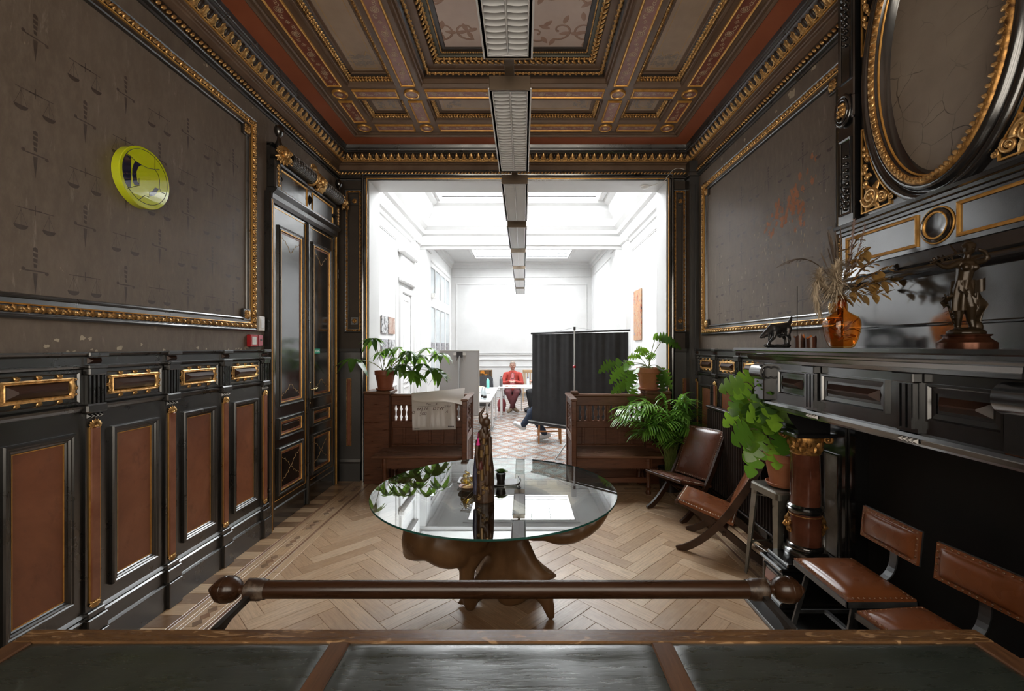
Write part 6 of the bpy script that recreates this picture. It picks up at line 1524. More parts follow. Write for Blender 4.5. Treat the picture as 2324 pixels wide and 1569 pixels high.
obj('grassy_leaves', fl_, 'palm_leaf', pb, kind='stuff')
# areca palm in the corner
Y0 = 5.30; pb = thing('areca_palm', 'large areca palm standing between the bench and the radiator', 'plant', (1.745, Y0, 0)); zt = pot(pb, .15, .12, .26, (0, 0, 0), 'black_wood', False)
st_ = MB(); fo = MB(); rp = random.Random(11)
for i in range(50):
    a = rp.uniform(0, 2*PI); ln = rp.uniform(.55, 1.05); sp = rp.uniform(.12, .62); b0 = Vector((.07*math.cos(a+1)*rp.random(), .07*math.sin(a+1)*rp.random(), zt-.02))
    tip = Vector((math.cos(a)*sp*1.05-.03, math.sin(a)*sp*.55-.10, zt+ln*.90-sp*.22)); tip.x = min(tip.x, .13); 
    c1 = b0+Vector((0, 0, ln*.45)); c2 = b0.lerp(tip, .6)+Vector((0, 0, ln*.38)); P = [Vector(p) for p in bez(b0, c1, c2, tip, 18)]
    st_.tube(P, [.0065*(1-.75*j/18) for j in range(19)], 5)
    for j in range(7, 19):
        d = (P[min(j+1, 18)]-P[j-1]).normalized(); s_ = d.cross(Vector((0, 0, 1)))
        if s_.length < .1: s_ = Vector((1, 0, 0))
        s_.normalize(); LL_ = .26*math.sin(PI*(j-5)/15)+.07
        for sg_ in (-1, 1): leaf(fo, P[j], d*.75+s_*sg_*.8+Vector((0, 0, .18)), LL_, .0105, .5, .2, 4, 0, shape=.6)
obj('stems', st_, 'stem_green', pb, kind='stuff'); obj('fronds', fo, 'palm_leaf', pb, kind='stuff')
# monstera on the stool
pb = thing('potted_monstera', 'monstera with bright split leaves in a terracotta pot on the metal stool', 'plant', (1.865, 3.21, SH+.001)); off = Vector(pb.location); zt = pot(pb, .122, .082, .225, (0, 0, 0))
st_ = MB(); lv = {'leaf_dark': MB(), 'leaf_mid': MB(), 'leaf_bright': MB()}; rp = random.Random(5)
spots = [(1690, 850), (1712, 856), (1668, 868), (1690, 880), (1665, 895), (1700, 905), (1680, 915), (1660, 930), (1690, 940), (1668, 960), (1682, 975), (1708, 960), (1725, 880), (1735, 900), (1718, 925), (1742, 935), (1712, 985), (1752, 980), (1775, 985), (1700, 1000), (1738, 1008)]
stem_top = []
for s0 in range(4):
    b0 = Vector((rp.uniform(-.04, .04), rp.uniform(-.04, .04), zt-.02)); e_ = PX(1735-14*s0, 900+20*s0, 3.15)-off; st_.tube(bez(b0, b0+Vector((-.02, 0, .15)), e_+Vector((.08, 0, -.1)), e_, 10), [.010-.0005*k for k in range(11)], 6)
for px, py in spots:
    px += 20; Yl = rp.uniform(2.95, 3.28); e_ = PX(px, py, Yl)-off; e_.x = min(e_.x, .10); rt_ = PX(min(1775, px+40), min(1010, py+55), 3.2)-off; st_.tube(bez(rt_, rt_+Vector((0, 0, .05)), e_+Vector((.04, 0, .03)), e_, 6), .004, 5)
    mk = rp.choice(['leaf_bright', 'leaf_bright', 'leaf_mid', 'leaf_bright', 'leaf_dark' if px > 1715 else 'leaf_bright']); sz = rp.uniform(.15, .22)
    dx = rp.uniform(-1, .2); leaf(lv[mk], e_, (dx, rp.uniform(-.6, .1), rp.uniform(-.9, -.1)), sz, sz*.42, rp.uniform(0, .35), .10, 32, 8, up=(-.3+rp.uniform(-.5, .5), -.9, .4+rp.uniform(-.4, .4)), shape=.8)
obj('stems', st_, 'stem_brown', pb, kind='stuff')
for k, m_ in lv.items(): obj('foliage', m_, k, pb, kind='stuff')

# ------------------------------------------------------------------ things on the mantel
MZ = 1.690
def m_amber():
    t = NT('amber_glass'); g = t.node('ShaderNodeBsdfGlossy'); g.inputs['Roughness'].default_value = .02; tr = t.node('ShaderNodeBsdfTransparent'); tr.inputs['Color'].default_value = (.98, .70, .38, 1)
    lw = t.node('ShaderNodeLayerWeight'); mx = t.node('ShaderNodeMixShader'); fc_ = t.math('ADD', t.math('MULTIPLY', t.math('POWER', lw.outputs['Facing'], 4.0), .7), .04); t.link(fc_, mx.inputs[0]); t.link(tr.outputs[0], mx.inputs[1]); t.link(g.outputs[0], mx.inputs[2]); t.link(mx.outputs[0], t.n['Material Output'].inputs['Surface'])
m_amber()
mat('amber_wall', (.30, .055, .006), (.42, .10, .012), 8, rough=.06, spec=.7)
vs_ = thing('amber_vase', 'amber glass bottle vase with dried grasses on the mantel', 'vase', (1.745, 2.45, MZ))
def sq_lathe(prof, n, p):                     # rounded square bottle
    b = MB(); vs = []
    for r, z in prof:
        q = p if r > .05 else 2
        for i in range(n):
            a = 2*PI*i/n; c, s = math.cos(a), math.sin(a); k = (abs(c)**q+abs(s)**q)**(-1/q); vs.append((r*k*c, r*k*s*.8, z))
    b.add(vs, [(j*n+i, j*n+(i+1) % n, (j+1)*n+(i+1) % n, (j+1)*n+i) for j in range(len(prof)-1) for i in range(n)], 0, True); return b, vs
b, _ = sq_lathe([(.0005, 0), (.045, .0), (.056, .006), (.070, .04), (.080, .08), (.086, .12), (.085, .145), (.075, .168), (.050, .188), (.030, .202), (.024, .22), (.023, .275), (.027, .280), (.026, .285), (.0215, .283), (.020, .25), (.020, .22), (.027, .200), (.07, .165), (.081, .143), (.081, .12), (.075, .08), (.064, .04), (.048, .010), (.0005, .008)], 32, 3.0)
obj('bottle', b, 'amber_glass', vs_)
mat('pampas', (.40, .31, .21), (.60, .50, .37), 20, rough=.8); mat('reed_brown', (.06, .038, .024), (.13, .09, .06), 20, rough=.7); mat('dried_gold', (.22, .115, .03), (.42, .25, .08), 10, rough=.45); mat('heather', (.25, .17, .15), (.36, .26, .23), 20, rough=.8)
rp = random.Random(21); vo = Vector((1.745, 2.45, MZ)); nk = Vector((0, 0, .27))
pm_ = MB()
def plume(mb, path, n, L, w, spread):
    for i in range(n):
        t = rp.random()**.8; j = t*(len(path)-1); k = min(int(j), len(path)-2); p = Vector(path[k]).lerp(Vector(path[k+1]), j-k); d = (Vector(path[k+1])-Vector(path[k])).normalized()
        d = d*.8+Vector((rp.gauss(0, spread), rp.gauss(0, spread), rp.gauss(0, spread))); leaf(mb, p, d, L*rp.uniform(.6, 1.2)*(1.2-.6*t), w, .35, .2, 4)
pth = bez(nk, (-.05, -.02, .36), (-.14, -.04, .42), (-.10, -.03, .34), 10)
plume(pm_, bez(nk, (-.02, 0, .33), (-.09, -.03, .40), (-.03, -.03, .46), 10), 620, .10, .0034, .55); plume(pm_, bez(nk, (-.06, 0, .30), (-.14, 0, .33), (-.13, -.02, .42), 10), 520, .09, .003, .5); plume(pm_, bez((-.12, 0, .40), (-.16, 0, .36), (-.14, 0, .26), (-.12, 0, .20), 10), 200, .07, .002, .25)
obj('pampas_plume', pm_, 'pampas', vs_, kind='stuff')
rd = MB()
for k in range(12):
    e_ = Vector((rp.uniform(-.13, -.02), rp.uniform(-.05, .05), rp.uniform(.52, .66))); rd.tube([nk-Vector((0, 0, .1)), nk, nk.lerp(e_, .6), e_], [.0015, .0015, .0018, .001], 5); rd.tube([nk.lerp(e_, .72), nk.lerp(e_, .85), e_+(e_-nk)*.02], [.0015, .0045, .001], 6)
for k in range(5): rd.tube(bez(nk, (-.08, 0, .46), (-.20, .0, .52+.01*k), (-.28-.02*k, .0, .47-.008*k), 9), .0012, 4)
for k in range(40): t = rp.random(); c_ = Vector((-.14-.16*t, 0, .50-.03*t)); leaf(rd, c_, (-1, rp.uniform(-.5, .5), rp.uniform(-.8, .4)), .02, .002, .3, .1, 3)
obj('reeds', rd, 'reed_brown', vs_, kind='stuff')
hs = MB(); plume(hs, bez((.02, 0, .38), (.05, 0, .48), (.06, 0, .60), (.07, 0, .70), 10), 320, .05, .0016, .28); plume(hs, bez((.04, 0, .40), (.09, 0, .50), (.11, 0, .60), (.13, 0, .67), 10), 160, .045, .0016, .28); obj('heather_spray', hs, 'heather', vs_, kind='stuff')
dg_ = MB(); ds = MB()
for (tx, tz, n) in ((.10, .60, 14), (.17, .54, 13), (.28, .44, 13), (.30, .38, 12), (.25, .30, 12), (.13, .46, 12), (.20, .36, 11), (.05, .50, 10)):
    ty = rp.uniform(-.07, .05); P = bez(nk, (tx*.3, ty*.3, .27+(tz-.27)*.55), (tx*.7, ty*.7, .27+(tz-.27)*.9), (tx, ty, tz), 16); ds.tube(P, .0016, 5)
    for k in range(n):
        j = int(4+12*k/(n-1)); p = Vector(P[min(j, 16)]); d = (Vector(P[min(j+1, 16)])-Vector(P[j-1])).normalized(); sd = 1 if k % 2 else -1
        leaf(dg_, p, d*.6+Vector((.3*sd, rp.uniform(-.9, .3), .55*sd)), rp.uniform(.045, .075), .019, .15, .25, 5)
for k in range(22): leaf(dg_, nk+Vector((0, 0, .0)), (rp.uniform(-.6, .9), rp.uniform(-1, .4), rp.uniform(-.3, .6)), .06, .015, .5, .25, 5)
for k in range(26): leaf(dg_, Vector((rp.uniform(-.05, .05), rp.uniform(-.035, .035), rp.uniform(.03, .15))), (rp.uniform(-1, 1), rp.uniform(-1, 1), rp.uniform(-.5, 1)), .045, .014, 0, .2, 4)
obj('dried_leaves', dg_, 'dried_gold', vs_, kind='stuff'); obj('twigs', ds, 'reed_brown', vs_, kind='stuff')
# bronze statuette
mat('bronze', (.014, .009, .0045), (.040, .024, .011), 14, rough=.28, rough2=.40, metal=.4); mat('bronze_red', (.06, .022, .012), (.11, .042, .022), 10, rough=.25, metal=.7)
sf = thing('bronze_statuette', 'bronze statuette of a draped dancing figure on a round plinth', 'statuette', (1.745, 1.762, MZ), math.radians(-14))
obj('plinth', MB().lathe([(.088, 0), (.089, .006), (.089, .024), (.082, .030), (.070, .040), (.066, .046), (.074, .052), (.075, .056), (.0001, .058)], 32), 'bronze_red', sf)
s = MB(); s.ball((0, 0, .062), (.062, .055, .022), 14, 8); s.ball((.045, .02, .085), (.022, .022, .028), 10, 7)
limb(s, [(-.005, -.004, .232), (.002, -.022, .165), (.012, -.006, .115), (.018, -.012, .075)], [.025, .018, .014, .008]); limb(s, [(.018, -.012, .072), (.022, -.038, .066)], [.008, .006])
limb(s, [(-.02, .006, .235), (-.022, .008, .165), (-.018, .016, .115), (-.016, .022, .08)], [.025, .020, .014, .009]); limb(s, [(-.016, .02, .078), (-.025, -.004, .072)], [.009, .007])
limb(s, [(-.012, 0, .235), (-.010, -.002, .262), (-.004, 0, .295), (.002, .002, .325)], [.033, .025, .027, .031]); s.ball((-.014, -.022, .318), .014, 8, 6); s.ball((.016, -.022, .316), .014, 8, 6)
limb(s, [(.003, .002, .345), (.006, 0, .372)], [.012, .011]); s.ball((.008, -.004, .390), (.017, .020, .022), 12, 9); s.ball((.008, -.026, .388), (.004, .005, .005), 6, 5)
limb(s, [(-.026, .0, .338), (-.062, -.008, .322), (-.082, -.014, .322)], [.014, .011, .009]); limb(s, [(-.082, -.014, .322), (-.108, -.022, .338), (-.120, -.026, .350)], [.009, .007, .006]); s.ball((-.122, -.028, .354), .008, 8, 6)
limb(s, [(.030, .0, .338), (.058, .006, .342), (.072, .004, .356)], [.014, .011, .010]); limb(s, [(.072, .004, .356), (.060, -.002, .378), (.040, -.004, .388)], [.009, .008, .007])
for k in range(26): a = rp.uniform(0, 6.3); q = rp.uniform(0, 1.4); s.ball((.011+.019*math.cos(a)*math.cos(q), .004+.018*math.sin(a)*math.cos(q), .400+.016*math.sin(q)), .0075, 6, 5)
for k in range(9): s.ball((.012+.004*math.sin(k*2), .012, .405+k*.002), .010, 6, 5)
blob('figure', s, 'bronze', .0032, sf, smooth=2)
d_ = MB()
def drape(P, w, amp, ph):
    P = [Vector(p) for p in P]
    def fn(a, b): j = b*(len(P)-1); k = min(int(j), len(P)-2); p = P[k].lerp(P[k+1], j-k); an = a*2*PI; ww = w[0]*(1-b)+w[1]*b; r = ww*(1+amp*math.sin(an*7+ph+b*3)); return (p.x+r*math.cos(an), p.y+r*math.sin(an)*.85, p.z)
    d_.grid(fn, 40, 10)
drape([(-.010, 0, .268), (-.012, 0, .235), (-.012, .004, .20), (-.010, .004, .150)], (.033, .037), .13, 0)
d_.grid(lambda a, b: (.014+.062*a*(.55+.45*math.sin(b*2.6))+.004*math.sin(b*14), .022+.012*math.sin(a*8+b*5), .235-.12*b+.010*math.sin(a*7)), 16, 16); d_.grid(lambda a, b: (.02+.055*a, .012+.010*math.sin(a*7), .262-.05*b+.02*a), 8, 6)
d_.grid(lambda a, b: (-.03-.05*b, .0+.010*math.sin(b*8+a*4), .245-.03*a-.06*b), 6, 10); d_.grid(lambda a, b: (-.04+.06*a, -.034-.004*math.sin(a*9), .252-.07*a-.022*b), 10, 4)
obj('drapery', d_, 'bronze', sf)
w_ = MB(); leaf(w_, (.03, .03, .35), (.75, .45, .30), .115, .020, 0, .1, 8); leaf(w_, (-.005, .03, .37), (-.25, .4, .8), .07, .010, 0, .1, 8); leaf(w_, (.03, .03, .35), (.8, .45, .18), .095, .016, 0, .1, 8); obj('wing', w_, 'bronze', sf)
br = MB(); br.tube(bez((-.136, -.034, .338), (-.09, -.03, .362), (-.05, -.028, .372), (.0, -.022, .378), 8), .0032, 6)
for k in range(16): t_ = k/15; leaf(br, (-.125+.11*t_, -.03, .347+.028*t_), (rp.uniform(-1, 1), -.4, rp.choice((-1, 1))*.9), .018, .005, .1, .2, 4)
obj('flower_branch', br, 'bronze', sf); br = MB(); br.tube(bez((-.02, .02, .09), (-.05, .01, .13), (-.055, .0, .17), (-.075, -.01, .215), 8), .003, 6)
for k in range(18): t_ = k/17; leaf(br, (-.03-.045*t_, .01-.02*t_, .10+.11*t_), (rp.uniform(-1, .4), rp.uniform(-.6, .2), rp.uniform(-.5, .6)), .022, .006, .1, .2, 4)
obj('flower_branch', br, 'bronze', sf)
# dog figurine
mat('dog_bronze', (.010, .010, .010), (.035, .035, .036), 12, rough=.25, rough2=.4, spec=.6)
df = thing('dog_figurine', 'dark figurine of a pointing hunting dog on the mantel', 'figurine', (1.700, 2.98, MZ), math.radians(18))
s = MB(); s.ball((.0, 0, .008), (.10, .045, .016), 14, 6)
for k in range(22): s.ball((rp.uniform(-.11, .09), rp.uniform(-.04, .04), .014), (.014, .012, .010), 6, 5)
limb(s, [(-.045, 0, .125), (-.02, 0, .122), (.03, 0, .135), (.068, 0, .142)], [.036, .038, .030, .030])          # chest to rump
limb(s, [(-.05, 0, .13), (-.082, -.002, .112), (-.105, -.003, .092)], [.027, .022, .020]); limb(s, [(-.10, 0, .094), (-.125, 0, .080), (-.145, 0, .070)], [.022, .016, .011]); s.ball((-.149, 0, .070), .007)
for q in (-1, 1):
    s.ball((-.098, q*.019, .080), (.009, .006, .020), 8, 6)
    limb(s, [(-.045, q*.016, .105), (-.055, q*.017, .065), (-.075+.02*q, q*.018, .034), (-.085+.02*q, q*.018, .018)], [.018, .011, .008, .008])
    limb(s, [(.068, q*.018, .125), (.060, q*.020, .085), (.080, q*.020, .058), (.072+.012*q, q*.020, .02)], [.024, .016, .009, .009]); s.ball((.066+.012*q, q*.02, .02), (.012, .008, .008), 8, 6)
limb(s, [(.085, 0, .155), (.105, 0, .182), (.122, 0, .212)], [.012, .012, .004])
for k in range(5): s.ball((.098+.004*k, 0, .158+.010*k), (.014-.001*k, .005, .016), 6, 5)
for k in range(7): s.ball((.0+.008*k, rp.uniform(-.03, .03), .10-.004*k), .012, 6, 5)
blob('body', s, 'dog_bronze', .0042, df, smooth=2)
mat('candle_orange', (.42, .13, .02), (.55, .20, .05), 14, rough=.45, Subsurface_Weight=.2) if False else mat('candle_orange', (.42, .13, .02), (.55, .20, .05), 14, rough=.45)
mat('candle_brown', (.055, .022, .014), (.085, .036, .022), 10, rough=.3)
for k, (x, y, r, h, lb) in enumerate(((1.71, 2.765, .028, .082, 'burnt brown candle with orange rim next to the dog figurine'), (1.715, 2.665, .029, .070, 'burnt brown candle with orange rim next to the amber vase'))):
    cd = thing('candle', lb, 'candle', (x, y, MZ), k*1.1, 'two burnt candles on the mantel')
    def wallf(a, b): an = a*2*PI; hh = h*(.80+.10*math.sin(an*2+k)+.22*max(0, math.sin(an*3+1+k))**2); return ((r+.002*b)*math.cos(an), (r+.002*b)*math.sin(an), hh*b)
    obj('wax_wall', MB().grid(wallf, 36, 6), 'candle_brown', cd)
    def inn(a, b): an = a*2*PI; hh = h*(.80+.10*math.sin(an*2+k)+.22*max(0, math.sin(an*3+1+k))**2); rr = (r+.002)*(1-b)+r*.55*b; return (rr*math.cos(an), rr*math.sin(an), hh*(1-b)+h*.45*b)
    obj('melted_core', MB().grid(inn, 36, 6).lathe([(r*.56, h*.45), (.0001, h*.45)], 20), 'candle_orange', cd)
tag(obj('incense_stick', MB().tube([(0, 0, 0), (.0, 0, .40)], .0022, 6), 'soot_board', None, (1.79, 2.92, MZ)), 'thin dark stick standing behind the dog figurine', 'stick')
obj('holder', MB().lathe([(.018, 0), (.012, .010), (.0001, .012)], 12), 'soot_board', bpy.data.objects['incense_stick'])

# ------------------------------------------------------------------ things on the glass table
ws = thing('carved_statue', 'tall slender carved wooden deity statue with tassels on the glass table', 'statue', (-.238, 2.78, TZ))
mat('old_carving', (.032, .015, .008), (.075, .038, .017), 16, rough=.35, rough2=.5, bump=.3, bs=60); mat('carving_gold', (.10, .055, .018), (.20, .12, .04), 20, rough=.35, metal=.4); mat('carving_red', (.06, .012, .010), (.12, .03, .022), 30, rough=.45); mat('tassel_pink', (.60, .02, .22), rough=.6); mat('carving_blue', (.02, .02, .045), (.05, .05, .09), 30, rough=.4)
s = MB(); s.tube([(0, 0, .0), (0, 0, .05), (.002, 0, .20), (0, 0, .32)], [.060, .062, .056, .042], 14); s.ball((0, 0, .005), (.062, .058, .012), 12, 6)
limb(s, [(0, 0, .32), (-.004, 0, .37), (-.002, 0, .43), (.004, 0, .47)], [.044, .036, .026, .020]); s.ball((-.022, -.02, .415), (.022, .022, .030), 10, 7); s.ball((.012, -.01, .49), (.026, .022, .030), 10, 7); s.ball((-.022, -.006, .50), (.015, .012, .030), 8, 6)
limb(s, [(-.02, 0, .50), (-.028, 0, .54), (-.012, 0, .555), (.002, 0, .585)], [.014, .012, .010, .004]); limb(s, [(.012, -.005, .515), (.020, -.005, .53), (.012, -.005, .545), (.006, -.005, .538)], [.008, .006, .006, .005])
for k in range(30): a = rp.uniform(-2.6, -.4); z = rp.uniform(.03, .46); r = .058-.03*max(0, z-.3)/.2; s.ball((r*math.cos(a), r*math.sin(a), z), (.010, .010, rp.uniform(.015, .04)), 6, 5)
for x0, z0, z1 in ((.035, .24, .40), (-.04, .22, .38), (.02, .12, .26), (-.02, .06, .2)): limb(s, [(x0, -.045, z1), (x0*1.1, -.055, (z0+z1)/2), (x0*.9, -.058, z0)], [.013, .011, .012])
blob('figure', s, 'old_carving', .0045, ws, smooth=2)
g = MB()
for (x0, z0, z1) in ((-.012, .14, .22), (-.014, .28, .33), (.018, .30, .36), (.022, .20, .30), (.0, .36, .40)): g.box((x0-.010, -.068, z0), (x0+.010, -.056, z1), ch=.004)
for k in range(8): rosette(g, (rp.uniform(-.035, .04), rp.uniform(.02, .2)), .014, .006, 6, 0, Matrix(((1, 0, 0, 0), (0, 0, -1, -.060), (0, 1, 0, 0), (0, 0, 0, 1))))
obj('gilt_carving', g, 'carving_gold', ws, kind='stuff')
obj('red_cloth', MB().tube([(-.018, -.060, .215), (-.02, -.066, .235), (-.016, -.060, .26)], [.016, .014, .006], 8), 'carving_red', ws)
obj('blue_carving', MB().tube([(-.052, -.02, .05), (-.056, -.022, .16), (-.046, -.02, .31)], [.018, .018, .014], 8), 'carving_blue', ws)
tq = MB(); tq.tube([(-.036, -.05, .43), (-.036, -.055, .395)], .0012, 5); tq.lathe([(.003, .040), (.006, .034), (.013, .0), (.0001, .0)], 10, 0, T(-.036, -.055, .358)); obj('pink_tassel', tq, 'tassel_pink', ws)
tq = MB(); tq.tube([(.030, -.03, .50), (.032, -.03, .475)], .001, 5); tq.lathe([(.002, .025), (.005, .02), (.007, .0), (.0001, 0)], 8, 0, T(.032, -.03, .45)); obj('gold_tassel', tq, 'carving_gold', ws)
mat('tray_black', (.012, .010, .009), (.03, .026, .024), 14, rough=.3); mat('bowl_wood', (.05, .028, .015), (.10, .06, .035), 12, rough=.35); mat('bowl_inside', (.42, .20, .12), rough=.45)
tr_ = thing('black_tray', 'long black tray with curled end behind the carved statue', 'tray', (-.21, 3.12, TZ)); P = bez((-.24, 0, .022), (-.12, 0, .0), (.06, 0, .0), (.17, 0, .008), 12)
b = MB(); vs, fs = board(b, [(p[0], p[2]+.004) for p in P], .008, .13); b.add(vs, fs, 0, False, Matrix(((0, 1, 0, 0), (1, 0, 0, 0), (0, 0, 1, 0), (0, 0, 0, 1)))); obj('tray_plate', b, 'tray_black', tr_); obj('curled_end', MB().tube([(.16, -.06, .010), (.185, -.055, .018), (.19, 0, .028), (.18, .05, .034)], .007, 6), 'tray_black', tr_)
gb = thing('shell_bowl', 'round dark bowl holding a yellow swirled glass shell', 'bowl', (-.362, 2.99, TZ))
obj('bowl', MB().lathe([(.04, 0), (.062, .012), (.074, .030), (.070, .031), (.058, .018), (.0001, .014)], 28), 'bowl_wood', gb); obj('bowl_lining', MB().lathe([(.0001, .0185), (.056, .020), (.066, .029)], 28), 'bowl_inside', gb)
t = NT('yellow_glass'); v = t.coords('Object', (1, 1, 1)); t.set(Base_Color=t.ramp(t.noise(v, 28, 3, .5, 1.2), [(.42, (.85, .88, .9)), (.56, (.85, .52, .03))]), Roughness=.05, Transmission_Weight=.75, IOR=1.4)
b = MB(); pts = []; rs = []
for i in range(60): t_ = i/59; a = t_*5.5*PI; R = .036*(1-t_); pts.append((R*math.cos(a)-.02*t_, R*math.sin(a)*.8, .045+.085*t_)); rs.append(.024*(1-t_)+.004)
b.tube(pts, rs, 10); b.tube(bez((.02, -.02, .05), (.06, -.03, .085), (.07, -.02, .05), (.065, -.02, .03), 8), [.018, .016, .012, .010, .009, .008, .006, .005, .004], 8); obj('glass_shell', b, 'yellow_glass', gb)
sc_ = thing('succulent_pot', 'small round leaved succulent in a dark pot on the tray', 'plant', (-.155, 3.13, TZ+.009)); obj('pot', MB().lathe([(.026, 0), (.034, .05), (.036, .062), (.030, .062), (.028, .055), (.0001, .055)], 20), 'tray_black', sc_)
b = MB()
for k in range(14): a = k*2.4; leaf(b, (0, 0, .06), (math.cos(a), math.sin(a), .45+.05*k), .055-.001*k, .024, .15, .2, 6, 0, shape=.6)
obj('leaves', b, 'leaf_dark', sc_)
isk = thing('incense_sticks', 'thin incense sticks leaning against the carved statue', 'stick', (-.36, 2.74, TZ)); 
for (a, c) in (((0, -.14, .003), (.085, .03, .075)), ((-.02, -.02, .003), (.10, .06, .11)), ((.015, -.05, .003), (.082, .03, .055)), ((-.005, -.142, .003), (.05, -.13, .003))): obj('stick', MB().tube([a, c], .0014, 5), 'reed_brown', isk)
# ------------------------------------------------------------------ flip chart sheet over the left bench
def m_paper():
    t = NT('flip_paper'); t.set(Base_Color=(.82, .80, .77), Roughness=.7); tr = t.node('ShaderNodeBsdfTranslucent'); tr.inputs[0].default_value = (.8, .72, .64, 1); mx = t.node('ShaderNodeMixShader'); mx.inputs[0].default_value = .45
    t.link(t.bsdf.outputs[0], mx.inputs[1]); t.link(tr.outputs[0], mx.inputs[2]); t.link(mx.outputs[0], t.n['Material Output'].inputs['Surface'])
m_paper(); mat('ink_brown', (.10, .05, .04), rough=.6); mat('ink_dark', (.02, .015, .012), rough=.6)
fx0, fx1 = -1.385, -.845; py_ = 5.56
fc = thing('flip_chart_sheet', 'large sheet of flip chart paper hung over the left bench back', 'paper', ((fx0+fx1)/2, py_, 1.11)); hw = (fx1-fx0)/2
b = MB(); b.grid(lambda a, c: (-hw+2*hw*a+.012*c, .004*math.sin(a*5)*c-.004*c, .0-.455*c+.012*a*c), 12, 14); b.grid(lambda a, c: (-hw+2*hw*a, .14*c, .006*math.sin(PI*c)), 12, 4); obj('sheet', b, 'flip_paper', fc)
b = MB(); b.grid(lambda a, c: (-hw+.055+(2*hw+.07)*a-.05*c*(1-a)*.6, -.012-.11*math.sin(PI*c*.62)*(.45+.55*a)-.014*math.sin(a*9)*c, .012+.06*a*(1-c)-.085*c-.045*a*c+.014*math.sin(a*7+c*3)*c), 24, 10); obj('folded_flap', b, 'flip_paper', fc)
def write(txt, x, z, sz, m_, rot=0): tm = text_mesh(txt, sz, .0003); tm.transform(Matrix(((1, 0, 0, x), (0, 0, 1, -.0085), (0, 1, 0, z), (0, 0, 0, 1))) @ T(0, 0, 0, 0, 0, rot) @ Matrix(((1, .25, 0, 0), (0, 1, 0, 0), (0, 0, 1, 0), (0, 0, 0, 1)))); obj('handwriting', tm, m_, fc)
write('66J,16', -.13, -.190, .058, 'ink_brown', .05); write('500', -.125, -.250, .058, 'ink_brown', .05); write('DTW', .065, -.185, .058, 'ink_brown'); write('XAN', .175, -.158, .035, 'ink_brown'); write('A', .17, -.225, .045, 'ink_brown', -.1); write('Too      B', -.02, -.132, .035, 'ink_brown', .02); write('O', -.245, -.235, .05, 'ink_brown')
obj('pen_line', MB().tube([(-.21, -.0085, -.162), (.03, -.0085, -.150)], .0012, 4), 'ink_brown', fc); 
lg = MB()
for k in range(7): lg.box((.185+k*.0105, -.0092, -.412+.001*(k % 2)), (.1935+k*.0105, -.0084, -.400-.001*(k % 3)))
obj('printed_mark', lg, 'ink_dark', fc, kind='stuff'); lg = MB()
for k in range(9): lg.box((-.232+k*.007, -.0092, -.431), (-.2275+k*.007, -.0084, -.427))
obj('printed_mark', lg, 'ink_dark', fc, kind='stuff')
# ------------------------------------------------------------------ things in the white room
mat('board_white', (.36, .36, .36), rough=.35); mat('aluminium', (.45, .46, .47), rough=.3, metal=.8); mat('table_white', (.58, .58, .58), rough=.35); mat('curtain_black', (.012, .012, .013), (.022, .022, .024), 8, rough=.75); mat('rubber', (.02, .02, .02), rough=.6)
mat('honey_wood', (.32, .13, .03), (.42, .19, .06), 6, rough=.4); mat('pine_wood', (.42, .27, .14), (.52, .35, .2), 6, rough=.5); mat('plastic_black', (.015, .015, .017), rough=.5)
# flip chart easel seen from behind
ez = thing('flip_chart_easel', 'grey flip chart board on aluminium tripod behind the left bench', 'easel', (-1.04, 7.35, 0), math.radians(6))
tl = math.radians(-9)
EM = T(0, 0, 1.62, tl, 0, 0)
obj('board', MB().box((-.31, -.010, -1.06), (.31, .010, 0), M=EM, ch=.003), 'board_white', ez); obj('board_edge', MB(EM @ Matrix(((1, 0, 0, 0), (0, 0, 1, 0), (0, 1, 0, 0), (0, 0, 0, 1)))).sweep([(-.012, -.013), (-.012, .013), (.010, .013), (.010, -.013)], rect(-.31, -1.06, .31, 0)), 'aluminium', ez)
obj('hinge_plate', MB().box((-.10, -.03, -.075), (.10, -.010, -.03), M=EM), 'aluminium', ez); obj('clip_head', MB().box((-.05, -.05, -.11), (.05, -.03, -.02), M=EM), 'plastic_black', ez)
for nm, a, c in (('leg', (0, -.05, 1.54), (-.03, -.38, 0)), ('leg', (.04, -.03, 1.54), (.44, .12, 0)), ('leg', (-.04, -.03, 1.54), (-.42, .14, 0))):
    m = MB(); m.tube([a, tuple(Vector(a).lerp(Vector(c), .55))], .016, 10); m.tube([tuple(Vector(a).lerp(Vector(c), .5)), c], .012, 10); m.ball((c[0], c[1], .012), .016); obj(nm, m, 'aluminium', ez)
obj('pen_tray', MB().box((-.30, .010, -1.09), (.30, .07, -1.065), M=EM), 'aluminium', ez)
# tripod projection screen seen from behind
xa, ya, xb, yb_ = .14, 7.60, 1.52, 6.36; L_ = math.dist((xa, ya), (xb, yb_)); an = math.atan2(yb_-ya, xb-xa)
sc = thing('projection_screen', 'black backed projection screen on a chrome tripod stand', 'screen', ((xa+xb)/2, (ya+yb_)/2, 0), an); hl = L_/2
obj('fabric', MB().grid(lambda a, b: (-hl+.02+(L_-.04)*a, .010*math.sin(a*42)*(b**.7)+.006*math.sin(a*95+2)*b, .44+1.46*b), 120, 6), 'curtain_black', sc)
obj('top_bar', MB().tube([(-hl, 0, 1.915), (hl, 0, 1.93)], .016, 10), 'plastic_black', sc); m = MB(); m.box((-hl-.03, -.035, .385), (hl+.03, .035, .445), ch=.01); obj('roller_case', m, 'plastic_black', sc); obj('case_strip', MB().box((-hl-.03, -.037, .43), (hl+.03, -.030, .44)), 'aluminium', sc)
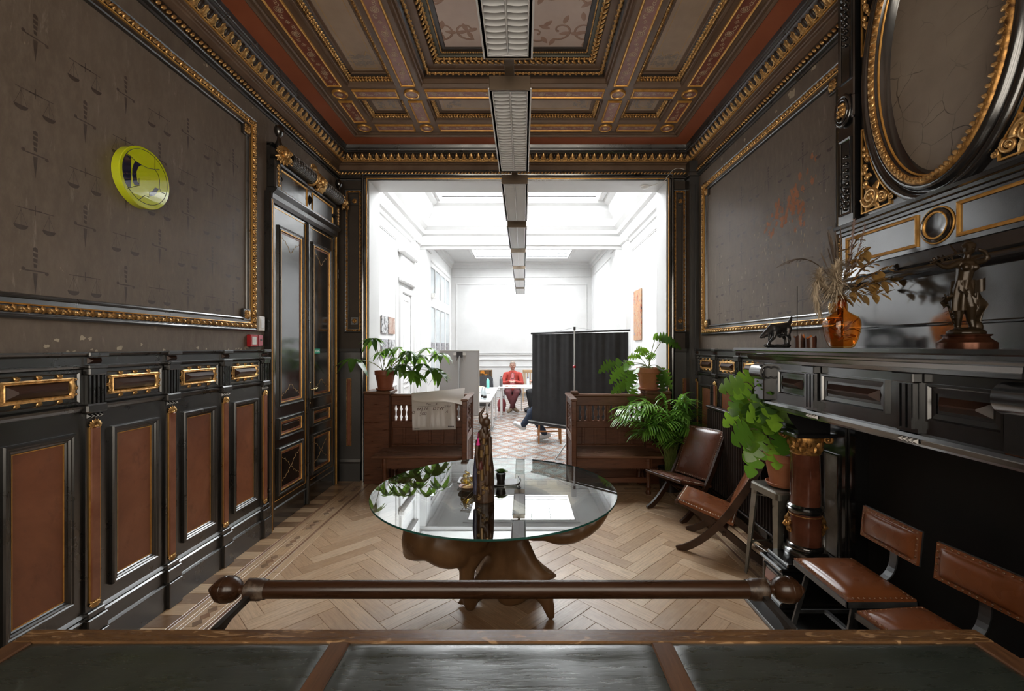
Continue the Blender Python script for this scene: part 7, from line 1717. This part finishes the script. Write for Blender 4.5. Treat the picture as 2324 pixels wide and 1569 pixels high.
m = MB(); m.tube([(0, -.045, .30), (0, -.045, 1.96)], .014, 10); obj('pole', m, 'aluminium', sc); obj('pole_cap', MB().tube([(0, -.045, 1.95), (0, -.045, 2.0)], .018, 10), 'plastic_black', sc); obj('red_latch', MB().box((-.02, -.075, 1.36), (.02, -.03, 1.40), ch=.008), 'red_plastic', sc)
for k in range(3): a = k*2*PI/3+.4; m = MB(); m.tube([(0, -.045, .38), (.42*math.cos(a), -.045+.42*math.sin(a), .012)], .012, 8); obj('leg', m, 'aluminium', sc)
m = MB(); m.tube([(-hl*.5, 0, 1.925), (0, -.045, 1.99), (hl*.5, 0, 1.925)], .002, 4); obj('guy_cord', m, 'plastic_black', sc)
# tables
def w_table(label, x0, y0, x1, y1):
    t = thing('folding_table', label, 'table', ((x0+x1)/2, (y0+y1)/2, 0), 0, 'white meeting tables'); hx, hy = (x1-x0)/2, (y1-y0)/2
    obj('tabletop', MB().box((-hx, -hy, .715), (hx, hy, .74), ch=.004), 'table_white', t)
    for sx in (-1, 1):
        for sy in (-1, 1):
            m = MB(); m.tube([(sx*(hx-.06), sy*(hy-.06), .715), (sx*(hx-.06), sy*(hy-.06), .07)], .018, 10); lg = obj('leg', m, 'table_white', t)
            m = MB(); m.torus(.028, .010, 14, 6, 0, T(sx*(hx-.06), sy*(hy-.06), .038, PI/2, 0, .6)); m.box((sx*(hx-.06)-.012, sy*(hy-.06)-.012, .04), (sx*(hx-.06)+.012, sy*(hy-.06)+.012, .08)); obj('caster', m, 'aluminium', lg)
        m = MB(); m.box((sx*(hx-.06)-.012, -hy+.06, .66), (sx*(hx-.06)+.012, hy-.06, .70)); obj('apron', m, 'table_white', t)
w_table('white meeting table nearest the easel, carrying bottles', -1.30, 7.75, -.57, 9.10); w_table('white meeting table reaching back from the first, seen end on', -1.30, 9.12, -.57, 10.42); w_table('white meeting table in front of the seated person', -.58, 10.44, 1.05, 11.15)
# wooden chairs
def wood_chair(label, loc, rz, mt, sh=.46, bh=.90):
    c = thing('wooden_chair', label, 'chair', loc, rz)
    obj('seat', MB().box((-.20, -.20, sh-.03), (.20, .20, sh), ch=.008), mt, c)
    for sx in (-1, 1):
        obj('leg', MB().tube([(sx*.175, -.175, sh-.03), (sx*.18, -.185, 0)], [.022, .018], 4, smooth=False), mt, c); obj('leg', MB().tube([(sx*.175, .26, bh), (sx*.175, .19, sh), (sx*.175, .20, 0)], [.018, .022, .018], 4, smooth=False), mt, c)
        obj('stretcher', MB().box((sx*.175-.010, -.17, .20), (sx*.175+.010, .18, .225)), mt, c)
    obj('stretcher', MB().box((-.17, -.19, .22), (.17, -.17, .25)), mt, c); obj('top_rail', MB().box((-.19, .24, bh-.09), (.19, .265, bh), ch=.01), mt, c)
    for k in range(4): obj('slat', MB().box((-.12+k*.08-.016, .225, sh+.05), (-.12+k*.08+.016, .24, bh-.08)), mt, c)
wood_chair('honey wooden chair whose legs show below the projection screen', (.46, 7.98, 0), math.radians(-90), 'honey_wood')
wood_chair('orange wooden chair mostly hidden behind the left bench', (-1.03, 6.55, 0), 1.2, 'honey_wood')
wood_chair('pale wooden chair beside the far radiator', (.18, 13.9, 0), PI, 'pine_wood', bh=.98)
def stack_chair(label, loc, rz, cmat):
    c = thing('conference_chair', label, 'chair', loc, rz)
    obj('seat', MB().box((-.22, -.22, .43), (.22, .22, .47), ch=.02), cmat, c)
    obj('backrest', MB().grid(lambda a, b: (-.21+.42*a, .22+.05*b-.04*math.sin(PI*a), .52+.36*b*(1-.25*(2*a-1)**4)), 12, 8).grid(lambda a, b: (.21-.42*a, .235+.05*b-.04*math.sin(PI*a), .52+.36*b*(1-.25*(2*a-1)**4)), 12, 8), cmat, c)
    for sx in (-1, 1):
        obj('leg', MB().tube([(sx*.23, -.21, .45), (sx*.235, -.24, .01)], .011, 8), 'aluminium', c); obj('leg', MB().tube([(sx*.21, .26, .72), (sx*.23, .20, .45), (sx*.235, .26, .01)], .011, 8), 'aluminium', c)
mat('seat_charcoal', (.035, .037, .042), (.05, .052, .058), 12, rough=.8)
stack_chair('charcoal conference chair on which the person in red sits', (-.275, 11.95, 0), 0, 'seat_charcoal'); stack_chair('empty charcoal conference chair by the striped cloth', (-1.0, 12.3, 0), .2, 'seat_charcoal'); stack_chair('dark conference chair mostly hidden behind the screen', (.60, 11.72, 0), -1.35, 'seat_charcoal')
# people
SKIN = mat('skin', (.34, .18, .13), (.40, .22, .165), 14, rough=.5); mat('hair_grey', (.20, .16, .13), (.34, .28, .23), 60, rough=.6); mat('cardigan_red', (.30, .028, .020), (.38, .045, .03), 20, rough=.8); mat('blouse_pink', (.52, .15, .16), rough=.7); mat('trousers_wine', (.075, .015, .018), (.11, .025, .028), 10, rough=.8); mat('shoe_tan', (.26, .19, .13), rough=.6); mat('jeans', (.010, .020, .045), (.026, .042, .075), 25, rough=.8); mat('shoe_white', (.62, .63, .64), rough=.6); mat('cloth_black', (.012, .012, .014), rough=.8); mat('eye_dark', (.02, .015, .01), rough=.3); mat('lips', (.42, .12, .11), rough=.5); mat('sweater_grey', (.10, .10, .11), rough=.8)
def hand(s, w, d, side):
    """palm at wrist w pointing along d with five fingers"""
    w, d = Vector(w), Vector(d).normalized(); lat = d.cross(Vector((0, 0, 1))).normalized()*side; limb(s, [w, w+d*.05], [.026, .030], 8)
    for k, (L, o) in enumerate(((.070, -.024), (.080, -.008), (.076, .008), (.060, .023))): b = w+d*.075+lat*o; limb(s, [b-d*.02, b+d*L*.5-Vector((0, 0, .006)), b+d*L*.85-Vector((0, 0, .022))], [.0095, .009, .008], 6)
    limb(s, [w+d*.03-lat*.025, w+d*.055-lat*.045, w+d*.085-lat*.045], [.011, .010, .009], 6)
def person(label, loc, rz, P, top, legs, shoes, hair, scale=1.0, open_front=None):
    c = thing('person', label, 'person', loc, rz); c.scale = (scale,)*3; g = P.get
    s = MB(); hd = Vector(P['head'])                                              # bare body: one continuous surface
    limb(s, [(0, .02, .50), (0, .02, .66), (0, .03, .80), (0, .03, .93)], [.155, .135, .14, .13], 14); limb(s, [(0, .02, .95), (hd.x*.7, hd.y*.7+.01, 1.05), tuple(hd-Vector((0, -.01, .05)))], [.075, .05, .05], 10)
    s.ball(hd, (.073, .092, .112), 18, 14); s.ball(hd+Vector((0, -.020, -.055)), (.050, .066, .058), 12, 9); s.ball(hd+Vector((0, -.098, -.012)), (.013, .018, .020), 8, 6)
    for sx in (-1, 1): s.ball(hd+Vector((sx*.075, .012, -.008)), (.012, .020, .030), 8, 6); s.ball(hd+Vector((sx*.034, -.072, -.025)), (.024, .02, .02), 8, 6)
    for k in ('L', 'R'):
        limb(s, P['arm'+k][:2], [.052, .040], 10); limb(s, P['arm'+k][1:3], [.040, .028], 10); hand(s, P['arm'+k][2], Vector(P['arm'+k][3]), 1 if k == 'L' else -1)
        limb(s, P['leg'+k][:2], [.085, .060], 10); limb(s, P['leg'+k][1:3], [.058, .040], 10); a, t_ = Vector(P['leg'+k][2]), Vector(P['leg'+k][3]); limb(s, [a-(t_-a)*.25, a, t_], [.036, .040, .030], 10)
    blob('body', s, 'skin', .009, c, smooth=3)
    for sx in (-1, 1): obj('eye', MB().ball(tuple(hd+Vector((sx*.031, -.088, .005))), (.011, .006, .007), 8, 6), 'eye_dark', c); obj('eyebrow', MB().tube([tuple(hd+Vector((sx*.018, -.092, .026))), tuple(hd+Vector((sx*.045, -.082, .026)))], .004, 5), hair, c)
    obj('mouth', MB().ball(tuple(hd+Vector((0, -.088, -.050))), (.024, .008, .007), 10, 6), 'lips', c)
    h = MB(); h.ball(hd+Vector((0, .022, .022)), (.081, .088, .100), 16, 12); h.ball(hd+Vector((0, .095, .01)), (.04, .04, .04), 10, 8); h.ball(hd+Vector((0, -.02, .075)), (.066, .07, .045), 12, 8); blob('hair', h, hair, .008, c, smooth=3)
    j = MB(); limb(j, [(0, .02, .50), (0, .02, .66), (0, .03, .80), (0, .03, .93)], [.168, .150, .155, .145], 14); limb(j, [(-.15, .02, .945), (.15, .02, .945)], [.075, .075], 12)
    for k in ('L', 'R'): limb(j, P['arm'+k][:2], [.066, .054], 10); w_ = Vector(P['arm'+k][1]).lerp(Vector(P['arm'+k][2]), .92); limb(j, [P['arm'+k][1], tuple(w_)], [.054, .042], 10)
    blob('cardigan', j, top, .010, c, smooth=3)
    if open_front: 
        f = MB(); f.ball((0, -.085, .76), (.078, .075, .20), 14, 12); f.ball((0, -.075, .93), (.06, .06, .08), 12, 9); blob('blouse', f, open_front, .010, c, smooth=2)
        b = MB(); [b.ball((.05*math.sin(a), -.105-.045*math.cos(a*.5), 1.0-.16*math.cos(a*.5)**2), .010, 6, 5) for a in [-3+.35*i for i in range(18)]]; obj('necklace', b, 'reed_brown', c)
    q = MB(); limb(q, [(-.09, .03, .50), (.09, .03, .50)], [.15, .15], 14)
    for k in ('L', 'R'): limb(q, P['leg'+k][:2], [.105, .078], 12); w_ = Vector(P['leg'+k][1]).lerp(Vector(P['leg'+k][2]), .9); limb(q, [P['leg'+k][1], tuple(w_)], [.076, .055], 12)
    blob('trousers', q, legs, .011, c, smooth=3)
    for k in ('L', 'R'):
        a, t_ = Vector(P['leg'+k][2]), Vector(P['leg'+k][3]); m = MB(); limb(m, [a-(t_-a)*.30, a+(t_-a)*.35, t_], [.046, .050, .042], 12); m.ball(a-Vector((0, 0, .01)), .048); sh = blob('shoe', m, shoes, .009, c, smooth=2)
        for v in sh.data.vertices: v.co.z = max(v.co.z, .001)
    return c
BASE = dict(head=(0, -.005, 1.185), armL=((.19, .02, .945), (.25, -.12, .72), (.065, -.36, .785), (-.7, -.5, .0)), armR=((-.19, .02, .945), (-.25, -.12, .72), (-.065, -.36, .785), (.7, -.5, 0)), legL=((.09, -.02, .50), (.11, -.42, .50), (-.03, -.50, .09), (-.10, -.62, .05)), legR=((-.09, -.02, .50), (-.11, -.42, .50), (.05, -.42, .09), (.14, -.54, .05)))
person('person in a red cardigan and wine trousers seated with folded hands', (-.275, 11.90, 0), 0, BASE, 'cardigan_red', 'trousers_wine', 'shoe_tan', 'hair_grey', 1.0, 'blouse_pink')
P2 = dict(head=(0, -.01, 1.20), armL=((.19, .02, .945), (.24, -.08, .70), (.12, -.26, .60), (-.3, -.9, 0)), armR=((-.19, .02, .945), (-.24, -.08, .70), (-.12, -.26, .60), (.3, -.9, 0)), legL=((.09, -.02, .50), (.10, -.36, .58), (.06, -.58, .27), (.05, -.70, .33)), legR=((-.09, -.02, .50), (-.11, -.42, .50), (-.10, -.14, .08), (-.10, -.28, .04)))
person('person in blue jeans and pale sneakers seated behind the projection screen', (.56, 7.98, 0), math.radians(-90), P2, 'sweater_grey', 'jeans', 'shoe_white', 'hair_grey')
P3 = dict(BASE); P3['legL'] = ((.09, -.02, .50), (.11, -.42, .50), (.10, -.40, .08), (.10, -.54, .04)); P3['legR'] = ((-.09, -.02, .50), (-.11, -.42, .50), (-.10, -.36, .08), (-.10, -.50, .04))
person('person in black clothes at the far table, mostly hidden by the screen', (.58, 11.72, 0), -1.35, P3, 'cloth_black', 'cloth_black', 'plastic_black', 'hair_grey')
# bag, cloth covered cabinet, radiator
m = MB(); m.ball((0, 0, .17), (.12, .09, .17), 14, 10); m.ball((.0, -.07, .11), (.085, .05, .09), 12, 8); m.box((-.10, -.08, 0), (.10, .08, .05)); mat('bag_wine', (.16, .02, .025), (.22, .035, .04), 10, rough=.75)
bg = thing('backpack', 'wine red backpack on the floor beside the seated person', 'bag', (-.56, 11.75, 0)); bo = blob('bag_body', m, 'bag_wine', .012, bg, smooth=3); m = MB(); m.torus(.05, .010, 14, 6, 0, T(0, 0, .345, PI/2, 0, 0)); obj('handle', m, 'cloth_black', bg)
for v in bo.data.vertices: v.co.z = max(v.co.z, 0)
t = NT('striped_cloth'); v = t.coords('Object', (1, 1, 1)); wv = t.node('ShaderNodeTexWave'); wv.inputs['Scale'].default_value = 9; wv.inputs['Distortion'].default_value = 1.5; t.link(v, wv.inputs['Vector']); c_ = t.ramp(wv.outputs['Fac'], [(.4, (.03, .02, .012)), (.6, (.16, .085, .03))]); c_ = t.mix(t.ramp(t.noise(v, 3.5, 2), [(.60, 0.0), (.64, 1.0)]), c_, (.60, .22, .02)); t.set(Base_Color=c_, Roughness=.85)
cc_ = thing('covered_cabinet', 'low cabinet under a brown and orange striped cloth', 'cabinet', (-1.30, 12.9, 0)); obj('cabinet_body', MB().box((-.36, -.20, 0), (.36, .20, .98), ch=.01), 'black_wood', cc_)
def cl_(a, b): x = -.40+.8*a; y = -.24+.0*a; return (x, -.215-.012*math.sin(a*30)*(1-b), .35+.66*b)
obj('cloth', MB().grid(cl_, 40, 8).grid(lambda a, b: (-.40+.8*a-.0, -.215+.43*b, 1.01), 8, 6).grid(lambda a, b: (.40+.01*math.sin(b*20)*(1-a), -.215+.43*b, .35+.66*a), 8, 20), 'striped_cloth', cc_)
rw = thing('white_radiator', 'white panel radiator on the far wall behind the seated person', 'radiator', (.45, WY1-.10, 0)); m = MB(); m.box((-.75, -.04, .12), (.75, .03, .98), ch=.006); obj('panel_body', m, 'white_paint', rw)
for k in range(30): obj('rib', MB().box((-.72+k*.0497-.012, -.055, .16), (-.72+k*.0497+.012, -.04, .94)), 'white_paint', rw)
for sx in (-.5, .5): obj('foot', MB().box((sx-.02, -.02, 0), (sx+.02, .03, .12)), 'white_paint', rw)
# bottles and papers on the tables
mat('teal_plastic', (.18, .55, .50), rough=.3); mat('flask_grey', (.16, .165, .17), rough=.3, metal=.8); mat('bottle_clear', (.62, .68, .70), rough=.08); mat('label_blue', (.02, .05, .20), rough=.5)
def bottle(label, loc, prof, mt, capm, lab=False):
    b = thing('bottle', label, 'bottle', loc); obj('bottle_body', MB().lathe(prof, 18), mt, b); z = prof[-1][1]; obj('cap', MB().lathe([(.014, z-.004), (.015, z+.02), (.0001, z+.022)], 14), capm, b)
    if lab: obj('label_band', MB().lathe([(.0305, .03), (.0305, .075)], 18, cap=False), 'ink_dark', b)
BP = [(.028, 0), (.030, .01), (.030, .13), (.024, .16), (.012, .18), (.012, .20)]
bottle('teal water bottle on the first white table', (-.80, 10.2, .74), [(.034, 0), (.036, .01), (.036, .17), (.028, .19), (.022, .21)], 'teal_plastic', 'white_plastic'); bottle('grey metal flask on the far white table', (-.52, 10.6, .74), [(.036, 0), (.038, .01), (.038, .17), (.028, .20), (.016, .22)], 'flask_grey', 'plastic_black')
bottle('small clear bottle with dark label, left of the pair', (-.745, 8.18, .74), BP, 'bottle_clear', 'white_plastic', True); bottle('small clear bottle with dark label, right of the pair', (-.685, 8.02, .74), BP, 'bottle_clear', 'white_plastic', True); bottle('tall clear bottle before the person hidden by the screen', (.12, 10.75, .74), BP, 'bottle_clear', 'label_blue')
for k, (x, y, w_, d_, m_, lb, nm) in enumerate(((-.95, 9.2, .16, .22, 'sign_navy', 'dark blue notebook on the second white table', 'notebook'), (-.72, 9.0, .10, .16, 'plastic_black', 'black phone on the second white table', 'phone'), (-.95, 10.05, .14, .18, 'pine_wood', 'tan box of tissues on the second white table', 'box'), (-.36, 10.62, .09, .13, 'brick_dust', 'small orange packet on the far white table', 'packet'), (-.17, 10.60, .12, .15, 'paint_cream', 'cream notepad before the person in red', 'notepad'))):
    hh = .05 if nm == 'box' else .014; o_ = thing(nm, lb, nm, (x, y, .74), .2*k); obj('cover', MB().box((-w_/2, -d_/2, 0), (w_/2, d_/2, hh), ch=.002), m_, o_); obj('edge', MB().box((-w_/2+.004, -d_/2-.001, .003), (w_/2-.004, d_/2+.001, hh-.003)), 'white_plastic', o_)
# pictures
def m_art(name, cols, sc, st=(1, 1, 1)):
    t = NT(name); v = t.coords('Object', st); n = t.noise(v, sc, 6, .7, 1.5); t.set(Base_Color=t.ramp(n, [(p_, tuple(.55*q_ for q_ in c_)) for p_, c_ in cols], 'CONSTANT'), Roughness=.6)
m_art('art_warm', [(0, (.05, .04, .05)), (.36, (.55, .16, .06)), (.44, (.62, .42, .25)), (.52, (.70, .30, .12)), (.58, (.25, .28, .34)), (.64, (.66, .50, .36))], 6, (1, 1.2, .8)); m_art('art_dark', [(0, (.03, .03, .03)), (.42, (.70, .70, .70)), (.5, (.10, .10, .10)), (.56, (.75, .74, .72)), (.62, (.5, .08, .08))], 5, (1, 1, .5)); m_art('art_brown', [(0, (.10, .05, .03)), (.42, (.45, .25, .18)), (.52, (.65, .55, .48)), (.6, (.2, .1, .07))], 9, (1, 2, .5)); m_art('art_blue', [(0, (.05, .05, .07)), (.45, (.6, .6, .62)), (.55, (.25, .22, .25)), (.62, (.5, .3, .2))], 9, (1, 2, 1))
def picture(label, M, u0, v0, u1, v1, art):
    p = thing('painting', label, 'painting', tuple((M @ Vector(((u0+u1)/2, v0, 0))))); IM = Matrix.Translation(-Vector(p.location)) @ M
    obj('canvas', MB(IM).box((u0, v0, .006), (u1, v1, .03), ch=.002), art, p); obj('stretcher_frame', MB(IM).box((u0+.01, v0+.01, 0), (u1-.01, v1-.01, .007)), 'pine_wood', p)
picture('grey and black canvas on the white wall, upper left of four', WWL, 7.52, 1.92, 7.86, 2.22, 'art_dark'); picture('brown canvas on the white wall, upper right of four', WWL, 7.92, 1.92, 8.28, 2.22, 'art_brown'); picture('grey canvas on the white wall, lower left of four', WWL, 7.52, 1.52, 7.86, 1.82, 'art_blue'); picture('pale canvas on the white wall, lower right of four', WWL, 7.92, 1.52, 8.28, 1.82, 'art_dark'); picture('tall narrow orange abstract painting on the right white wall', WWR, 8.62, 1.82, 9.18, 2.82, 'art_warm')
for k in range(4): picture(['small canvas on the glazed doors, nearest', 'small canvas on the glazed doors, second', 'small canvas on the glazed doors, third', 'small canvas on the glazed doors, farthest'][k], WWL @ T(0, 0, .011), us[k]+.12, 1.45, us[k+1]-.12, 1.80, 'art_blue')
bx_ = MB(WWL); bx_.box((11.5, 2.95, .0), (11.72, 3.07, .12), ch=.01); eb = tag(obj('emergency_light', bx_, 'white_plastic'), 'white emergency light box above the glazed doors', 'light'); obj('vent_slots', MB(WWL).box((11.52, 2.97, .12), (11.54, 3.05, .122)), 'plastic_black', eb)
